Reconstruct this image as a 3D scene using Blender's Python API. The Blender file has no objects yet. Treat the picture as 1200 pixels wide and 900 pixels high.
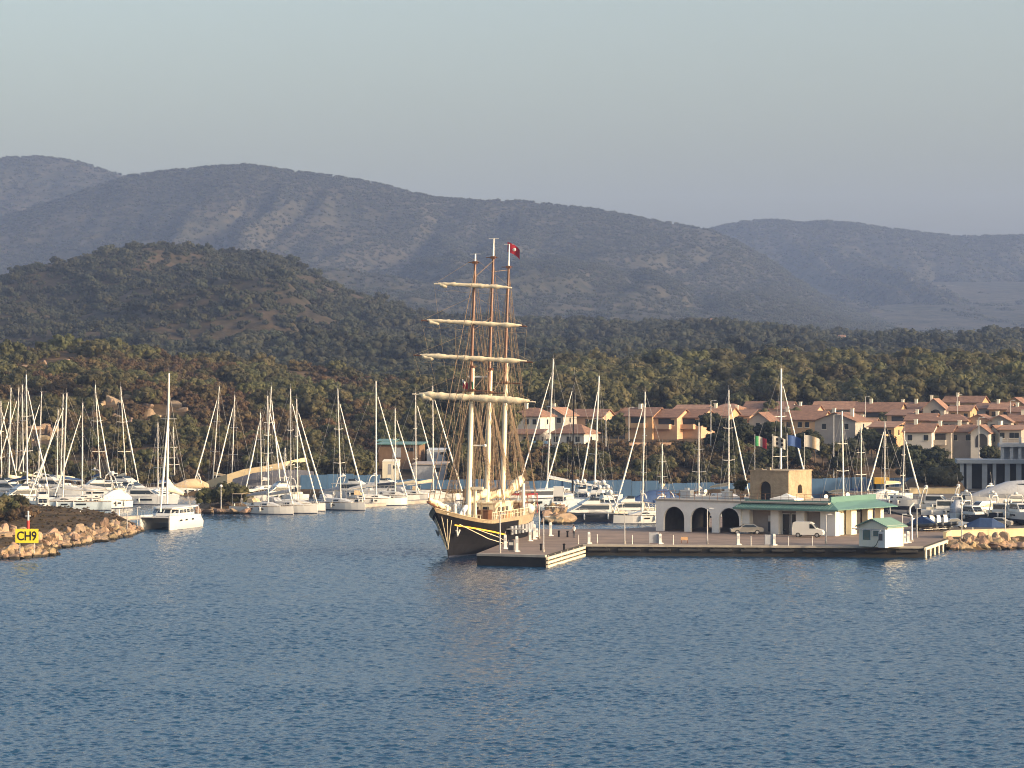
import bpy, math, random
import numpy as np
from mathutils import Vector, Matrix
R = math.radians
SC = bpy.context.scene
COL = SC.collection

# ------------------------------------------------------------------ camera, sky, sun, exposure
F, CAMZ = 3500.0, 22.0                      # focal length in photograph pixels (1200 wide), deck height
cam = bpy.data.objects.new('camera', bpy.data.cameras.new('camera')); COL.objects.link(cam)
cam.location = (0, 0, CAMZ); cam.rotation_euler = (R(90), 0, 0)
cam.data.sensor_width = 36; cam.data.lens = 36 * F / 1200
cam.data.clip_start = 1; cam.data.clip_end = 40000
SC.camera = cam
SUN_EL, SUN_AZ = 13.0, 115.0                # azimuth clockwise from +Y: from the right, a little on our side
W = bpy.data.worlds.new('World'); SC.world = W; W.use_nodes = True
nt = W.node_tree; bg = nt.nodes['Background']
sky = nt.nodes.new('ShaderNodeTexSky'); sky.sky_type = 'NISHITA'; sky.sun_disc = False
sky.sun_elevation = R(SUN_EL); sky.sun_rotation = R(SUN_AZ)
sky.air_density = 1.0; sky.dust_density = 6.0; sky.ozone_density = 0.45; sky.altitude = 0
nt.links.new(sky.outputs[0], bg.inputs[0]); bg.inputs[1].default_value = 0.15
sl = bpy.data.lights.new('sun', 'SUN'); sl.energy = 2.61; sl.angle = R(0.5); sl.color = (1.0, 0.77, 0.53)
so = bpy.data.objects.new('sun', sl); COL.objects.link(so)
SUNV = Vector((math.sin(R(SUN_AZ)) * math.cos(R(SUN_EL)), math.cos(R(SUN_AZ)) * math.cos(R(SUN_EL)), math.sin(R(SUN_EL))))
so.rotation_euler = (-SUNV).to_track_quat('-Z', 'Y').to_euler(); so.location = SUNV * 300
SC.view_settings.view_transform = 'Standard'; SC.view_settings.look = 'None'
SC.view_settings.gamma = 1; SC.view_settings.exposure = 1.19
SC.render.engine = 'CYCLES'
SC.cycles.use_denoising = True; SC.cycles.filter_width = 1.05
SC.cycles.max_bounces = 5; SC.cycles.volume_bounces = 1; SC.cycles.transparent_max_bounces = 4
SC.cycles.diffuse_bounces = 2; SC.cycles.glossy_bounces = 2; SC.cycles.transmission_bounces = 2
SC.cycles.sample_clamp_indirect = 2.5; SC.cycles.caustics_reflective = False; SC.cycles.caustics_refractive = False

# ------------------------------------------------------------------ helpers
def P(px, d, py=None, z=None):
    """point at distance d that the photograph shows at column px (and row py)"""
    return Vector(((px - 600) / F * d, d, CAMZ - (py - 450) / F * d if z is None else z))
def dist(py, z=0.0): return (CAMZ - z) * F / (py - 450)
def G(px, py, z=0.0): return P(px, dist(py, z), z=z)
def zat(py, d): return CAMZ - (py - 450) / F * d

_h = np.random.RandomState(7).rand(512, 512)
def vnoise(x, y, s=0):
    x = np.asarray(x, float) + s * 37.31; y = np.asarray(y, float) + s * 91.7
    xi = np.floor(x).astype(int); yi = np.floor(y).astype(int); fx = x - xi; fy = y - yi
    fx = fx * fx * (3 - 2 * fx); fy = fy * fy * (3 - 2 * fy)
    a = _h[xi % 512, yi % 512]; b = _h[(xi + 1) % 512, yi % 512]; c = _h[xi % 512, (yi + 1) % 512]; e = _h[(xi + 1) % 512, (yi + 1) % 512]
    return (a * (1 - fx) + b * fx) * (1 - fy) + (c * (1 - fx) + e * fx) * fy
def fbm(x, y, o=4, s=0):
    r, a, t = 0, 1.0, 0
    for i in range(o):
        r = r + a * vnoise(x * 2**i, y * 2**i, s + i); t += a; a *= .5
    return r / t
def sst(a, b, x):
    t = np.clip((np.asarray(x, float) - a) / (b - a), 0, 1); return t * t * (3 - 2 * t)

class MB:
    """collects faces; build() links them as one mesh object"""
    def __init__(s): s.v = []; s.f = []; s.m = []; s.sm = []
    def add(s, vs, fs, m=0, smooth=False):
        o = len(s.v); s.v += [tuple(p) for p in vs]
        for f in fs: s.f.append(tuple(i + o for i in f)); s.m.append(m); s.sm.append(smooth)
        return s
    def box(s, x0, x1, y0, y1, z0, z1, m=0):
        vs = [(x0,y0,z0),(x1,y0,z0),(x1,y1,z0),(x0,y1,z0),(x0,y0,z1),(x1,y0,z1),(x1,y1,z1),(x0,y1,z1)]
        return s.add(vs, [(3,2,1,0),(4,5,6,7),(0,1,5,4),(1,2,6,5),(2,3,7,6),(3,0,4,7)], m)
    def prism(s, poly, z0, z1, m=0, mtop=None, cap=True):
        n = len(poly); ar = sum(poly[i][0]*poly[(i+1)%n][1]-poly[(i+1)%n][0]*poly[i][1] for i in range(n))
        if ar < 0: poly = poly[::-1]
        vs = [(p[0],p[1],z0) for p in poly] + [(p[0],p[1],z1) for p in poly]
        s.add(vs, [(i,(i+1)%n,n+(i+1)%n,n+i) for i in range(n)], m)
        if cap:
            s.add([(p[0],p[1],z1) for p in poly], [tuple(range(n))], m if mtop is None else mtop)
            s.add([(p[0],p[1],z0) for p in poly], [tuple(range(n))[::-1]], m)
        return s
    def tube(s, a, b, r0, r1=None, n=6, m=0, caps=True, smooth=True):
        a, b = Vector(a), Vector(b); r1 = r0 if r1 is None else r1
        d = (b - a)
        if d.length < 1e-6: return s
        d.normalize(); u = d.orthogonal().normalized(); w = d.cross(u); vs = []
        for c, r in ((a, r0), (b, r1)):
            for i in range(n):
                t = 2*math.pi*i/n; vs.append(c + (u*math.cos(t) + w*math.sin(t))*r)
        s.add(vs, [(i,(i+1)%n,n+(i+1)%n,n+i) for i in range(n)], m, smooth)
        if caps: s.add(vs, [tuple(range(n))[::-1], tuple(range(n,2*n))], m)
        return s
    def path(s, pts, r, n=5, m=0):
        for a, b in zip(pts, pts[1:]): s.tube(a, b, r, n=n, m=m)
        return s
    def loft(s, rings, m=0, closed=True, caps=True, smooth=False):
        n = len(rings[0]); vs = [p for r in rings for p in r]; fs = []
        for k in range(len(rings)-1):
            for i in range(n if closed else n-1):
                j = (i+1) % n; fs.append((k*n+i, k*n+j, (k+1)*n+j, (k+1)*n+i))
        s.add(vs, fs, m, smooth)
        if caps and closed: s.add(list(rings[0]), [tuple(range(n))[::-1]], m); s.add(list(rings[-1]), [tuple(range(n))], m)
        return s
    def ball(s, c, rx, ry=None, rz=None, nu=8, nv=5, m=0, jit=0, rnd=None):
        ry = rx if ry is None else ry; rz = rx if rz is None else rz; rings = []
        for k in range(nv+1):
            ph = -math.pi/2 + math.pi*k/nv; ring = []
            for i in range(nu):
                t = 2*math.pi*i/nu; j = 1 + (rnd.uniform(-jit, jit) if rnd and 0 < k < nv else 0)
                cp = max(math.cos(ph), .02)
                ring.append((c[0]+rx*cp*math.cos(t)*j, c[1]+ry*cp*math.sin(t)*j, c[2]+rz*math.sin(ph)*j))
            rings.append(ring)
        return s.loft(rings, m, smooth=True)
    def quad(s, a, b, c, d, m=0): return s.add([a,b,c,d], [(0,1,2,3)], m)
    def wallpoly(s, pts, thick, axis_o, ax, up, nrm, m=0):
        """polygon given in a wall plane (u,v), thickened along -nrm"""
        f = [axis_o + ax*u + up*v for u, v in pts]; b = [p - nrm*thick for p in f]; n = len(f)
        s.add(f + b, [tuple(range(n)), tuple(range(2*n-1, n-1, -1))] + [(i, n+i, n+(i+1)%n, (i+1)%n) for i in range(n)], m)
        return s
    def mesh(s, name, mats):
        me = bpy.data.meshes.new(name); me.from_pydata(s.v, [], s.f)
        for mt in (mats if isinstance(mats, (list, tuple)) else [mats]): me.materials.append(mt)
        me.polygons.foreach_set('material_index', s.m); me.polygons.foreach_set('use_smooth', s.sm); me.update()
        return me
    def build(s, name, mats, parent=None, loc=None):
        o = bpy.data.objects.new(name, s.mesh(name, mats)); COL.objects.link(o)
        if parent: o.parent = parent
        if loc is not None: o.location = loc
        return o

def tag(o, label=None, cat=None, group=None, kind=None):
    if label: o['label'] = label
    if cat: o['category'] = cat
    if group: o['group'] = group
    if kind: o['kind'] = kind
    return o
def thing(name, label, cat, loc=(0,0,0), rz=0.0, group=None):
    o = bpy.data.objects.new(name, None); COL.objects.link(o); o.empty_display_size = .2
    o.location = loc; o.rotation_euler = (0, 0, rz); return tag(o, label, cat, group)
KIDS = {}
def copy_tree(o, parent=None):
    c = o.copy(); COL.objects.link(c); c.parent = parent
    for ch in [x for x in o.children]: copy_tree(ch, c)
    return c
def grid_mesh(name, X, Y, Z, mat, kind='structure', smooth=True):
    n, m = X.shape; v = np.stack([X, Y, Z], -1).reshape(-1, 3)
    i = np.arange(n*m).reshape(n, m); f = np.stack([i[:-1,:-1], i[:-1,1:], i[1:,1:], i[1:,:-1]], -1).reshape(-1, 4)
    me = bpy.data.meshes.new(name); me.vertices.add(len(v)); me.vertices.foreach_set('co', v.ravel())
    me.loops.add(f.size); me.loops.foreach_set('vertex_index', f.ravel().astype(np.int32))
    me.polygons.add(len(f)); me.polygons.foreach_set('loop_start', np.arange(0, f.size, 4, dtype=np.int32))
    me.polygons.foreach_set('loop_total', np.full(len(f), 4, np.int32)); me.polygons.foreach_set('use_smooth', np.full(len(f), smooth))
    me.update(calc_edges=True); me.validate(); me.materials.append(mat)
    o = bpy.data.objects.new(name, me); COL.objects.link(o); o['kind'] = kind; return o

# ------------------------------------------------------------------ materials
def mat(name, col, rough=.6, var=.25, scale=1.5, col2=None, bump=0.0, bscale=None, metal=0.0, spec=.5, rand=0.0, stretch=None):
    m = bpy.data.materials.new(name); m.use_nodes = True; n = m.node_tree.nodes; l = m.node_tree.links
    b = n['Principled BSDF']; b.inputs['Roughness'].default_value = rough; b.inputs['Metallic'].default_value = metal
    b.inputs['Specular IOR Level'].default_value = spec
    tc = n.new('ShaderNodeTexCoord'); src = tc.outputs['Object']
    if stretch:
        mp = n.new('ShaderNodeMapping'); mp.inputs['Scale'].default_value = stretch; l.new(src, mp.inputs[0]); src = mp.outputs[0]
    nz = n.new('ShaderNodeTexNoise'); nz.inputs['Scale'].default_value = scale; nz.inputs['Detail'].default_value = 5; nz.inputs['Roughness'].default_value = .65
    l.new(src, nz.inputs['Vector'])
    rp = n.new('ShaderNodeValToRGB'); rp.color_ramp.elements[0].position = .3; rp.color_ramp.elements[1].position = .7
    c2 = col2 or tuple(min(1, c * (1 + var)) for c in col); c1 = col if col2 else tuple(c * (1 - var) for c in col)
    rp.color_ramp.elements[0].color = (*c1, 1); rp.color_ramp.elements[1].color = (*c2, 1)
    l.new(nz.outputs[0], rp.inputs[0]); out = rp.outputs[0]
    if rand:
        oi = n.new('ShaderNodeObjectInfo'); hs = n.new('ShaderNodeHueSaturation'); mr = n.new('ShaderNodeMapRange')
        mr.inputs['To Min'].default_value = 1 - rand; mr.inputs['To Max'].default_value = 1 + rand
        l.new(oi.outputs['Random'], mr.inputs[0]); l.new(mr.outputs[0], hs.inputs['Value']); l.new(out, hs.inputs['Color'])
        m2 = n.new('ShaderNodeMath'); m2.operation = 'MULTIPLY'; m2.inputs[1].default_value = 7.31; l.new(oi.outputs['Random'], m2.inputs[0])
        fr = n.new('ShaderNodeMath'); fr.operation = 'FRACT'; l.new(m2.outputs[0], fr.inputs[0])
        mr2 = n.new('ShaderNodeMapRange'); mr2.inputs['To Min'].default_value = .5 - .06*rand; mr2.inputs['To Max'].default_value = .5 + .09*rand
        l.new(fr.outputs[0], mr2.inputs[0]); l.new(mr2.outputs[0], hs.inputs['Hue'])
        out = hs.outputs[0]
    l.new(out, b.inputs['Base Color'])
    if bump:
        bz = n.new('ShaderNodeTexNoise'); bz.inputs['Scale'].default_value = bscale or scale*4; bz.inputs['Detail'].default_value = 4
        l.new(src, bz.inputs['Vector']); bp = n.new('ShaderNodeBump'); bp.inputs['Strength'].default_value = 1; bp.inputs['Distance'].default_value = bump
        l.new(bz.outputs[0], bp.inputs['Height']); l.new(bp.outputs[0], b.inputs['Normal'])
    return m
M = {}
M['white'] = mat('white_gelcoat', (.57,.57,.555), .35, .06, .6)
M['cream'] = mat('cream_paint', (.72,.64,.48), .45, .08, .8)
M['hullgrey'] = mat('grey_hull', (.50,.52,.54), .4, .06, .6)
M['hullblue'] = mat('pale_blue_hull', (.42,.50,.56), .35, .06, .6)
M['navy'] = mat('navy_hull', (.03,.036,.05), .3, .2, .8)
M['black'] = mat('black_paint', (.008,.008,.010), .75, .3, .8, spec=.1)
M['anti'] = mat('antifouling', (.03,.035,.06), .7, .2, 1)
M['glass'] = mat('dark_glass', (.015,.02,.025), .12, .2, 1, spec=.6)
M['alu'] = mat('mast_aluminium', (.66,.64,.60), .35, .05, .5)
M['mastw'] = mat('mast_white', (.78,.75,.68), .4, .05, .5)
M['mastc'] = mat('mast_cream', (.76,.67,.50), .45, .06, .5)
M['wood'] = mat('varnished_wood', (.14,.062,.032), .4, .3, 2, stretch=(1,1,.2))
M['teak'] = mat('teak_deck', (.36,.24,.13), .7, .25, 3)
M['sail'] = mat('canvas_sail', (.80,.68,.47), .85, .12, 2.5, bump=.05)
M['sailw'] = mat('rolled_sail_white', (.78,.76,.70), .8, .06, 2)
M['cov_blue'] = mat('blue_canvas', (.022,.055,.15), .8, .2, 2)
M['cov_tan'] = mat('tan_canvas', (.50,.38,.24), .85, .15, 2)
M['cov_grey'] = mat('grey_canvas', (.30,.32,.36), .85, .15, 2)
M['rope'] = mat('rope', (.34,.27,.18), .9, .2, 3)
M['wire'] = mat('wire_rigging', (.30,.30,.30), .5, .1, 3)
M['tarred'] = mat('tarred_rigging', (.20,.14,.09), .8, .2, 3)
M['yellow'] = mat('yellow_paint', (.85,.48,.05), .5, .1, 2)
M['signyellow'] = mat('sign_yellow', (.72,.60,.035), .5, .04, 2)
M['signblack'] = mat('sign_black', (.012,.012,.012), .5, .1, 2)
M['red'] = mat('red_paint', (.45,.04,.03), .5, .15, 2)
M['flagred'] = mat('red_flag_cloth', (.33,.015,.035), .8, .2, 1.5)
M['green'] = mat('green_cloth', (.02,.20,.07), .8, .1, 2)
M['blue'] = mat('blue_cloth', (.025,.07,.22), .8, .1, 2)
M['stain'] = mat('stainless', (.55,.55,.56), .3, .05, 2, metal=.8)
M['rubber'] = mat('rubber', (.02,.02,.02), .8, .2, 3)
M['deck'] = mat('quay_paving', (.20,.145,.115), .85, .30, .22, bump=.02, bscale=3)
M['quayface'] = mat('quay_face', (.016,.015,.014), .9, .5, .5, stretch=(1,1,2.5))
M['conc'] = mat('concrete', (.34,.31,.27), .85, .18, .8)
M['concyellow'] = mat('pale_yellow_concrete', (.55,.45,.28), .85, .15, .6)
M['plaster'] = mat('white_plaster', (.78,.76,.72), .85, .08, .6)
M['plasterw'] = mat('cream_plaster', (.70,.66,.54), .85, .07, .6)
M['greyplaster'] = mat('grey_plaster', (.33,.30,.27), .85, .12, .6)
M['ochre'] = mat('ochre_plaster', (.47,.30,.165), .85, .12, .5)
M['peach'] = mat('peach_plaster', (.50,.32,.21), .85, .12, .5)
M['tile'] = mat('terracotta_tiles', (.205,.112,.074), .8, .3, .9, bump=.06, bscale=3)
M['tile2'] = mat('faded_terracotta_tiles', (.275,.155,.102), .8, .3, .9, bump=.06, bscale=3)
M['teal'] = mat('teal_roof_sheet', (.095,.195,.170), .5, .15, .7, stretch=(6,.3,.3))
M['tealglass'] = mat('teal_window', (.04,.11,.12), .2, .15, 1)
M['stone'] = mat('tower_stone', (.23,.175,.115), .9, .40, 1.1, col2=(.38,.30,.20), bump=.08, bscale=2.2)
M['dark'] = mat('interior_shade', (.03,.03,.035), .8, .2, 1)  # near-black standing in for shade in openings and behind columns
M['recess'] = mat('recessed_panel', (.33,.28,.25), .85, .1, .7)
M['granite'] = mat('granite', (.23,.155,.098), .9, .3, .8, col2=(.36,.26,.175), bump=.25, bscale=1.4, rand=.25)
M['granited'] = mat('weathered_granite', (.17,.125,.085), .9, .3, .5, col2=(.36,.25,.165), bump=.25, bscale=.9, rand=.3)
M['soil'] = mat('dry_soil', (.115,.078,.045), .95, .3, .12, col2=(.18,.125,.075), bump=.1, bscale=1)
M['hoard'] = mat('blue_hoarding', (.05,.115,.215), .6, .22, .25, stretch=(1,1,.3))
M['galv'] = mat('galvanised_steel', (.42,.42,.42), .5, .08, 1)
M['bark'] = mat('bark', (.11,.08,.055), .95, .3, 3)
M['leaf'] = mat('macchia_leaves', (.060,.066,.028), .75, .3, .7, col2=(.135,.120,.051), rand=.40)
M['leafdry'] = mat('dry_scrub_leaves', (.080,.056,.029), .85, .3, .7, col2=(.150,.104,.054), rand=.35)
M['leafdark'] = mat('dark_tree_leaves', (.020,.029,.014), .75, .3, .7, col2=(.048,.053,.024), rand=.35)
M['leaffar'] = mat('far_wood_leaves', (.019,.029,.017), .85, .3, .2, col2=(.074,.073,.040), rand=.42)
M['leaflight'] = mat('light_olive_leaves', (.070,.074,.030), .75, .3, .8, col2=(.120,.108,.046), rand=.2)  # lighter yellowish olive leaf tone
M['skin'] = mat('skin', (.50,.30,.21), .6, .05, 3)
M['shirt'] = mat('white_shirt', (.75,.74,.72), .85, .05, 3)
M['trousers'] = mat('dark_trousers', (.03,.035,.05), .85, .15, 3)
M['hair'] = mat('dark_hair', (.03,.02,.014), .7, .2, 5)
M['carsilver'] = mat('silver_car_paint', (.38,.36,.33), .3, .05, 1, metal=.4)
M['carblue'] = mat('blue_car_paint', (.06,.10,.18), .3, .05, 1)
M['rib'] = mat('grey_rib_tube', (.045,.052,.062), .6, .2, 1)
def hill_mat(name, dark, light, rock, s1, s2, rockamt, bump):
    m = bpy.data.materials.new(name); m.use_nodes = True; n = m.node_tree.nodes; l = m.node_tree.links; b = n['Principled BSDF']
    b.inputs['Roughness'].default_value = .95; b.inputs['Specular IOR Level'].default_value = .1
    tc = n.new('ShaderNodeTexCoord')
    def noise(s, det=5, ro=.6):
        z = n.new('ShaderNodeTexNoise'); z.inputs['Scale'].default_value = s; z.inputs['Detail'].default_value = det; z.inputs['Roughness'].default_value = ro
        l.new(tc.outputs['Object'], z.inputs['Vector']); return z.outputs[0]
    def ramp(src, a, c0, b_, c1):
        r = n.new('ShaderNodeValToRGB'); r.color_ramp.elements[0].position = a; r.color_ramp.elements[1].position = b_
        r.color_ramp.elements[0].color = (*c0, 1); r.color_ramp.elements[1].color = (*c1, 1); l.new(src, r.inputs[0]); return r.outputs[0]
    def mix(f, a, c):
        x = n.new('ShaderNodeMix'); x.data_type = 'RGBA'; l.new(f, x.inputs[0]); l.new(a, x.inputs[6]); l.new(c, x.inputs[7]); return x.outputs[2]
    base = ramp(noise(s1, 6, .7), .38, dark, .62, light)
    fine = ramp(noise(s2, 3, .6), .35, tuple(c*.6 for c in dark), .65, tuple(c*1.15 for c in light))
    f0 = n.new('ShaderNodeValue'); f0.outputs[0].default_value = .5
    c = mix(f0.outputs[0], base, fine)
    rk = n.new('ShaderNodeRGB'); rk.outputs[0].default_value = (*rock, 1)
    rf = ramp(noise(s1*1.7, 8, .8), 1-rockamt-.03, (0,0,0), 1-rockamt+.05, (1,1,1))
    l.new(mix(rf, c, rk.outputs[0]), b.inputs['Base Color'])
    bp = n.new('ShaderNodeBump'); bp.inputs['Distance'].default_value = bump; bp.inputs['Strength'].default_value = .8
    l.new(noise(s2*.8, 4, .7), bp.inputs['Height']); l.new(bp.outputs[0], b.inputs['Normal'])
    return m
M['near'] = hill_mat('macchia_ground', (.046,.038,.021), (.140,.092,.054), (.36,.26,.18), .03, .35, .30, .5)
M['mid'] = hill_mat('mid_hill_ground', (.022,.025,.015), (.072,.052,.033), (.28,.21,.155), .006, .09, .30, 2)
M['far'] = hill_mat('mountain_ground', (.016,.021,.014), (.062,.055,.039), (.27,.22,.175), .0055, .042, .335, 9)

for k_ in ('leaf','leafdry','leafdark','leaffar','leaflight'):      # leaves let some light through
    nd = M[k_].node_tree.nodes; lk = M[k_].node_tree.links; pb_ = nd['Principled BSDF']; tr = nd.new('ShaderNodeBsdfTranslucent'); mx_ = nd.new('ShaderNodeMixShader'); mx_.inputs[0].default_value = .48
    lk.new(pb_.inputs['Base Color'].links[0].from_socket, tr.inputs[0]); lk.new(pb_.outputs[0], mx_.inputs[1]); lk.new(tr.outputs[0], mx_.inputs[2]); lk.new(mx_.outputs[0], nd['Material Output'].inputs[0])
for k_ in ('granite','granited'):                                   # dark weedy band where the sea wets the stones
    nd = M[k_].node_tree.nodes; lk = M[k_].node_tree.links; pb_ = nd['Principled BSDF']; ge = nd.new('ShaderNodeNewGeometry'); sx = nd.new('ShaderNodeSeparateXYZ'); lk.new(ge.outputs['Position'], sx.inputs[0])
    nz_ = nd.new('ShaderNodeTexNoise'); nz_.inputs['Scale'].default_value = .9; lk.new(ge.outputs['Position'], nz_.inputs['Vector'])
    ad = nd.new('ShaderNodeMath'); ad.operation = 'MULTIPLY_ADD'; ad.inputs[1].default_value = -.5; lk.new(nz_.outputs[0], ad.inputs[0]); lk.new(sx.outputs[2], ad.inputs[2])
    mr = nd.new('ShaderNodeMapRange'); mr.inputs['From Min'].default_value = .0; mr.inputs['From Max'].default_value = .18; lk.new(ad.outputs[0], mr.inputs[0])
    mx_ = nd.new('ShaderNodeMix'); mx_.data_type = 'RGBA'; mx_.inputs[6].default_value = (.028,.024,.017,1); src_ = pb_.inputs['Base Color'].links[0].from_socket
    lk.new(mr.outputs[0], mx_.inputs[0]); lk.new(src_, mx_.inputs[7]); lk.new(mx_.outputs[2], pb_.inputs['Base Color'])
# water: ripples outside, calmer inside the sheltered marina
def water_mat():
    m = bpy.data.materials.new('sea_water'); m.use_nodes = True; n = m.node_tree.nodes; l = m.node_tree.links; b = n['Principled BSDF']
    b.inputs['Base Color'].default_value = (.006,.040,.090,1); b.inputs['Roughness'].default_value = .12; b.inputs['IOR'].default_value = 1.333
    tc = n.new('ShaderNodeTexCoord'); prev = None
    sep = n.new('ShaderNodeSeparateXYZ'); l.new(tc.outputs['Object'], sep.inputs[0])
    shelter = n.new('ShaderNodeMapRange'); shelter.inputs['From Min'].default_value = 385; shelter.inputs['From Max'].default_value = 520
    shelter.inputs['To Min'].default_value = 1.0; shelter.inputs['To Max'].default_value = .28; l.new(sep.outputs[1], shelter.inputs[0])
    gust = n.new('ShaderNodeTexNoise'); gust.inputs['Scale'].default_value = .03; gust.inputs['Detail'].default_value = 3
    mp = n.new('ShaderNodeMapping'); mp.inputs['Scale'].default_value = (1, .35, 1); l.new(tc.outputs['Object'], mp.inputs[0]); l.new(mp.outputs[0], gust.inputs['Vector'])
    gr = n.new('ShaderNodeMapRange'); gr.inputs['From Min'].default_value = .35; gr.inputs['From Max'].default_value = .65; gr.inputs['To Min'].default_value = .65; gr.inputs['To Max'].default_value = 1.15
    l.new(gust.outputs[0], gr.inputs[0])
    amp = n.new('ShaderNodeMath'); amp.operation = 'MULTIPLY'; l.new(shelter.outputs[0], amp.inputs[0]); l.new(gr.outputs[0], amp.inputs[1])
    hs = None
    for sc, a, rot in ((1.6, .07, -.5), (3.6, .035, .9)):
        mpn = n.new('ShaderNodeMapping'); mpn.inputs['Rotation'].default_value = (0, 0, rot); mpn.inputs['Scale'].default_value = (.75, 1.25, 1)
        l.new(tc.outputs['Object'], mpn.inputs[0])
        z = n.new('ShaderNodeTexNoise'); z.inputs['Scale'].default_value = sc; z.inputs['Detail'].default_value = 2; z.inputs['Roughness'].default_value = .5
        l.new(mpn.outputs[0], z.inputs['Vector'])
        k = n.new('ShaderNodeMath'); k.operation = 'MULTIPLY'; k.inputs[1].default_value = a; l.new(z.outputs[0], k.inputs[0])
        if hs is None: hs = k
        else:
            ad = n.new('ShaderNodeMath'); ad.operation = 'ADD'; l.new(hs.outputs[0], ad.inputs[0]); l.new(k.outputs[0], ad.inputs[1]); hs = ad
    hm = n.new('ShaderNodeMath'); hm.operation = 'MULTIPLY'; l.new(hs.outputs[0], hm.inputs[0]); l.new(amp.outputs[0], hm.inputs[1])
    bp = n.new('ShaderNodeBump'); bp.inputs['Strength'].default_value = 1; bp.inputs['Distance'].default_value = 1.0
    l.new(hm.outputs[0], bp.inputs['Height']); l.new(bp.outputs[0], b.inputs['Normal'])
    return m
M['browned'] = mat('dark_brown_boards', (.17,.105,.062), .85, .2, 1)
M['darkcover'] = mat('charcoal_cover', (.10,.10,.115), .85, .2, 1)
M['flagcloth'] = mat('pale_flag_cloth', (.34,.33,.31), .85, .1, 2)
M['asph'] = mat('yard_asphalt', (.10,.085,.072), .9, .25, .4)
M['shadegrey'] = mat('shade_darkened_render', (.27,.30,.34), .8, .1, .7)  # pale pavilion render darkened: its shade is put into the colour
M['water'] = water_mat()
WAVE_SLOPE = .18
# ------------------------------------------------------------------ the setting
w_ = MB(); w_.add([(-9000,-400,-.24),(9000,-400,-.24),(9000,700,-.24),(-9000,700,-.24)], [(0,1,2,3)])
tag(w_.build('water', M['water']), kind='structure')
_wr = np.random.RandomState(11); WAVES = []
for i in range(72):
    lam = .40 * (5.2 ** (_wr.rand()**1.5)); th = R(-70) + _wr.randn() * 1.0; WAVES.append((lam, th, _wr.rand() * 6.283, 1.0))
_ks = WAVE_SLOPE * math.sqrt(2.0 / sum(w[3]**2 for w in WAVES))
def wave(X, Y):
    z = np.zeros(X.shape)
    for lam, th, ph, s in WAVES:
        k = 2*math.pi/lam; z += _ks * s / k * np.sin(k * (X*math.cos(th) + Y*math.sin(th)) + ph)
    gust = .70 + .6 * fbm(X/38 + 7, Y/16, 3, 44)
    return z * gust * (1 - .55 * sst(445, 560, Y + 8*np.sin(X/17.0)))
for x0, x1, y0, y1, st in ((-44, 44, 157, 215.1, .105), (-60, 60, 215, 300.1, .145), (-84, 84, 300, 400.2, .21), (-116, 72, 400.0, 606, .27), (-150, -44, 140, 215.1, .4), (44, 150, 140, 215.1, .4), (-44, 44, 100, 157.1, .3), (-150, -60, 215, 300.1, .4), (60, 150, 215, 300.1, .4), (-180, -84, 300, 400.2, .45), (84, 180, 300, 400.2, .45), (-220, -116, 400, 606, .6)):
    X, Y = np.meshgrid(np.arange(x0, x1, st), np.arange(y0, y1, st)); grid_mesh('water', X, Y, wave(X, Y), M['water'])

CREST = ([-600, 0, 60, 140, 250, 330, 430, 560, 700, 900, 1200, 1800], [28, 31, 31.5, 29.5, 25.5, 22, 20, 20, 19.5, 20.5, 20.5, 20])
def Tn(px, d):
    """near land: shore, bank, scrub slope up to a crest, then down into the valley"""
    px = np.asarray(px, float); d = np.asarray(d, float)
    X = (px - 600) / F * d
    S = np.interp(px, *CREST)
    t = np.clip((d - 612) / (1000 - 612), 0, 1)
    left = sst(620, 430, px)
    z = 1.3 + (S - 1.3) * (left * t**.80 + (1 - left) * t**1.15)
    bank = sst(520, 590, px) * sst(965, 900, px)
    z = z + bank * 4.6 * sst(606, 634, d) * sst(960, 700, d)
    z = z + sst(960, 1010, px) * 1.5 * sst(612, 660, d) * sst(900, 700, d)
    z = z + (fbm(X/38, d/38, 4, 3) - .5) * 5.5 * sst(618, 700, d) * (0.35 + .65*left) + (fbm(X/75+9, d/62, 2, 13) - .5) * 13 * sst(640, 720, d) * (left + .9*sst(860, 930, d)*(1-left))
    z = z - (S - 9) * sst(1000, 1260, d)
    shore = 586 + 6 * np.sin(px/90.0) + 25 * sst(1010, 1060, px) * 0
    z = np.where(d < shore, np.maximum(-2, z - (shore - d) * .5), z)
    return z
pxs = np.concatenate([np.arange(-1200, -200, 40), np.arange(-200, 1401, 5), np.arange(1440, 2400, 40)]).astype(float)
ds = np.concatenate([np.arange(560, 760, 3.0), np.arange(760, 1320, 6.0)])
PX, D = np.meshgrid(pxs, ds); X_ = (PX - 600) / F * D
grid_mesh('hillside_terrain', X_, D, Tn(PX, D), M['near'])

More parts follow.
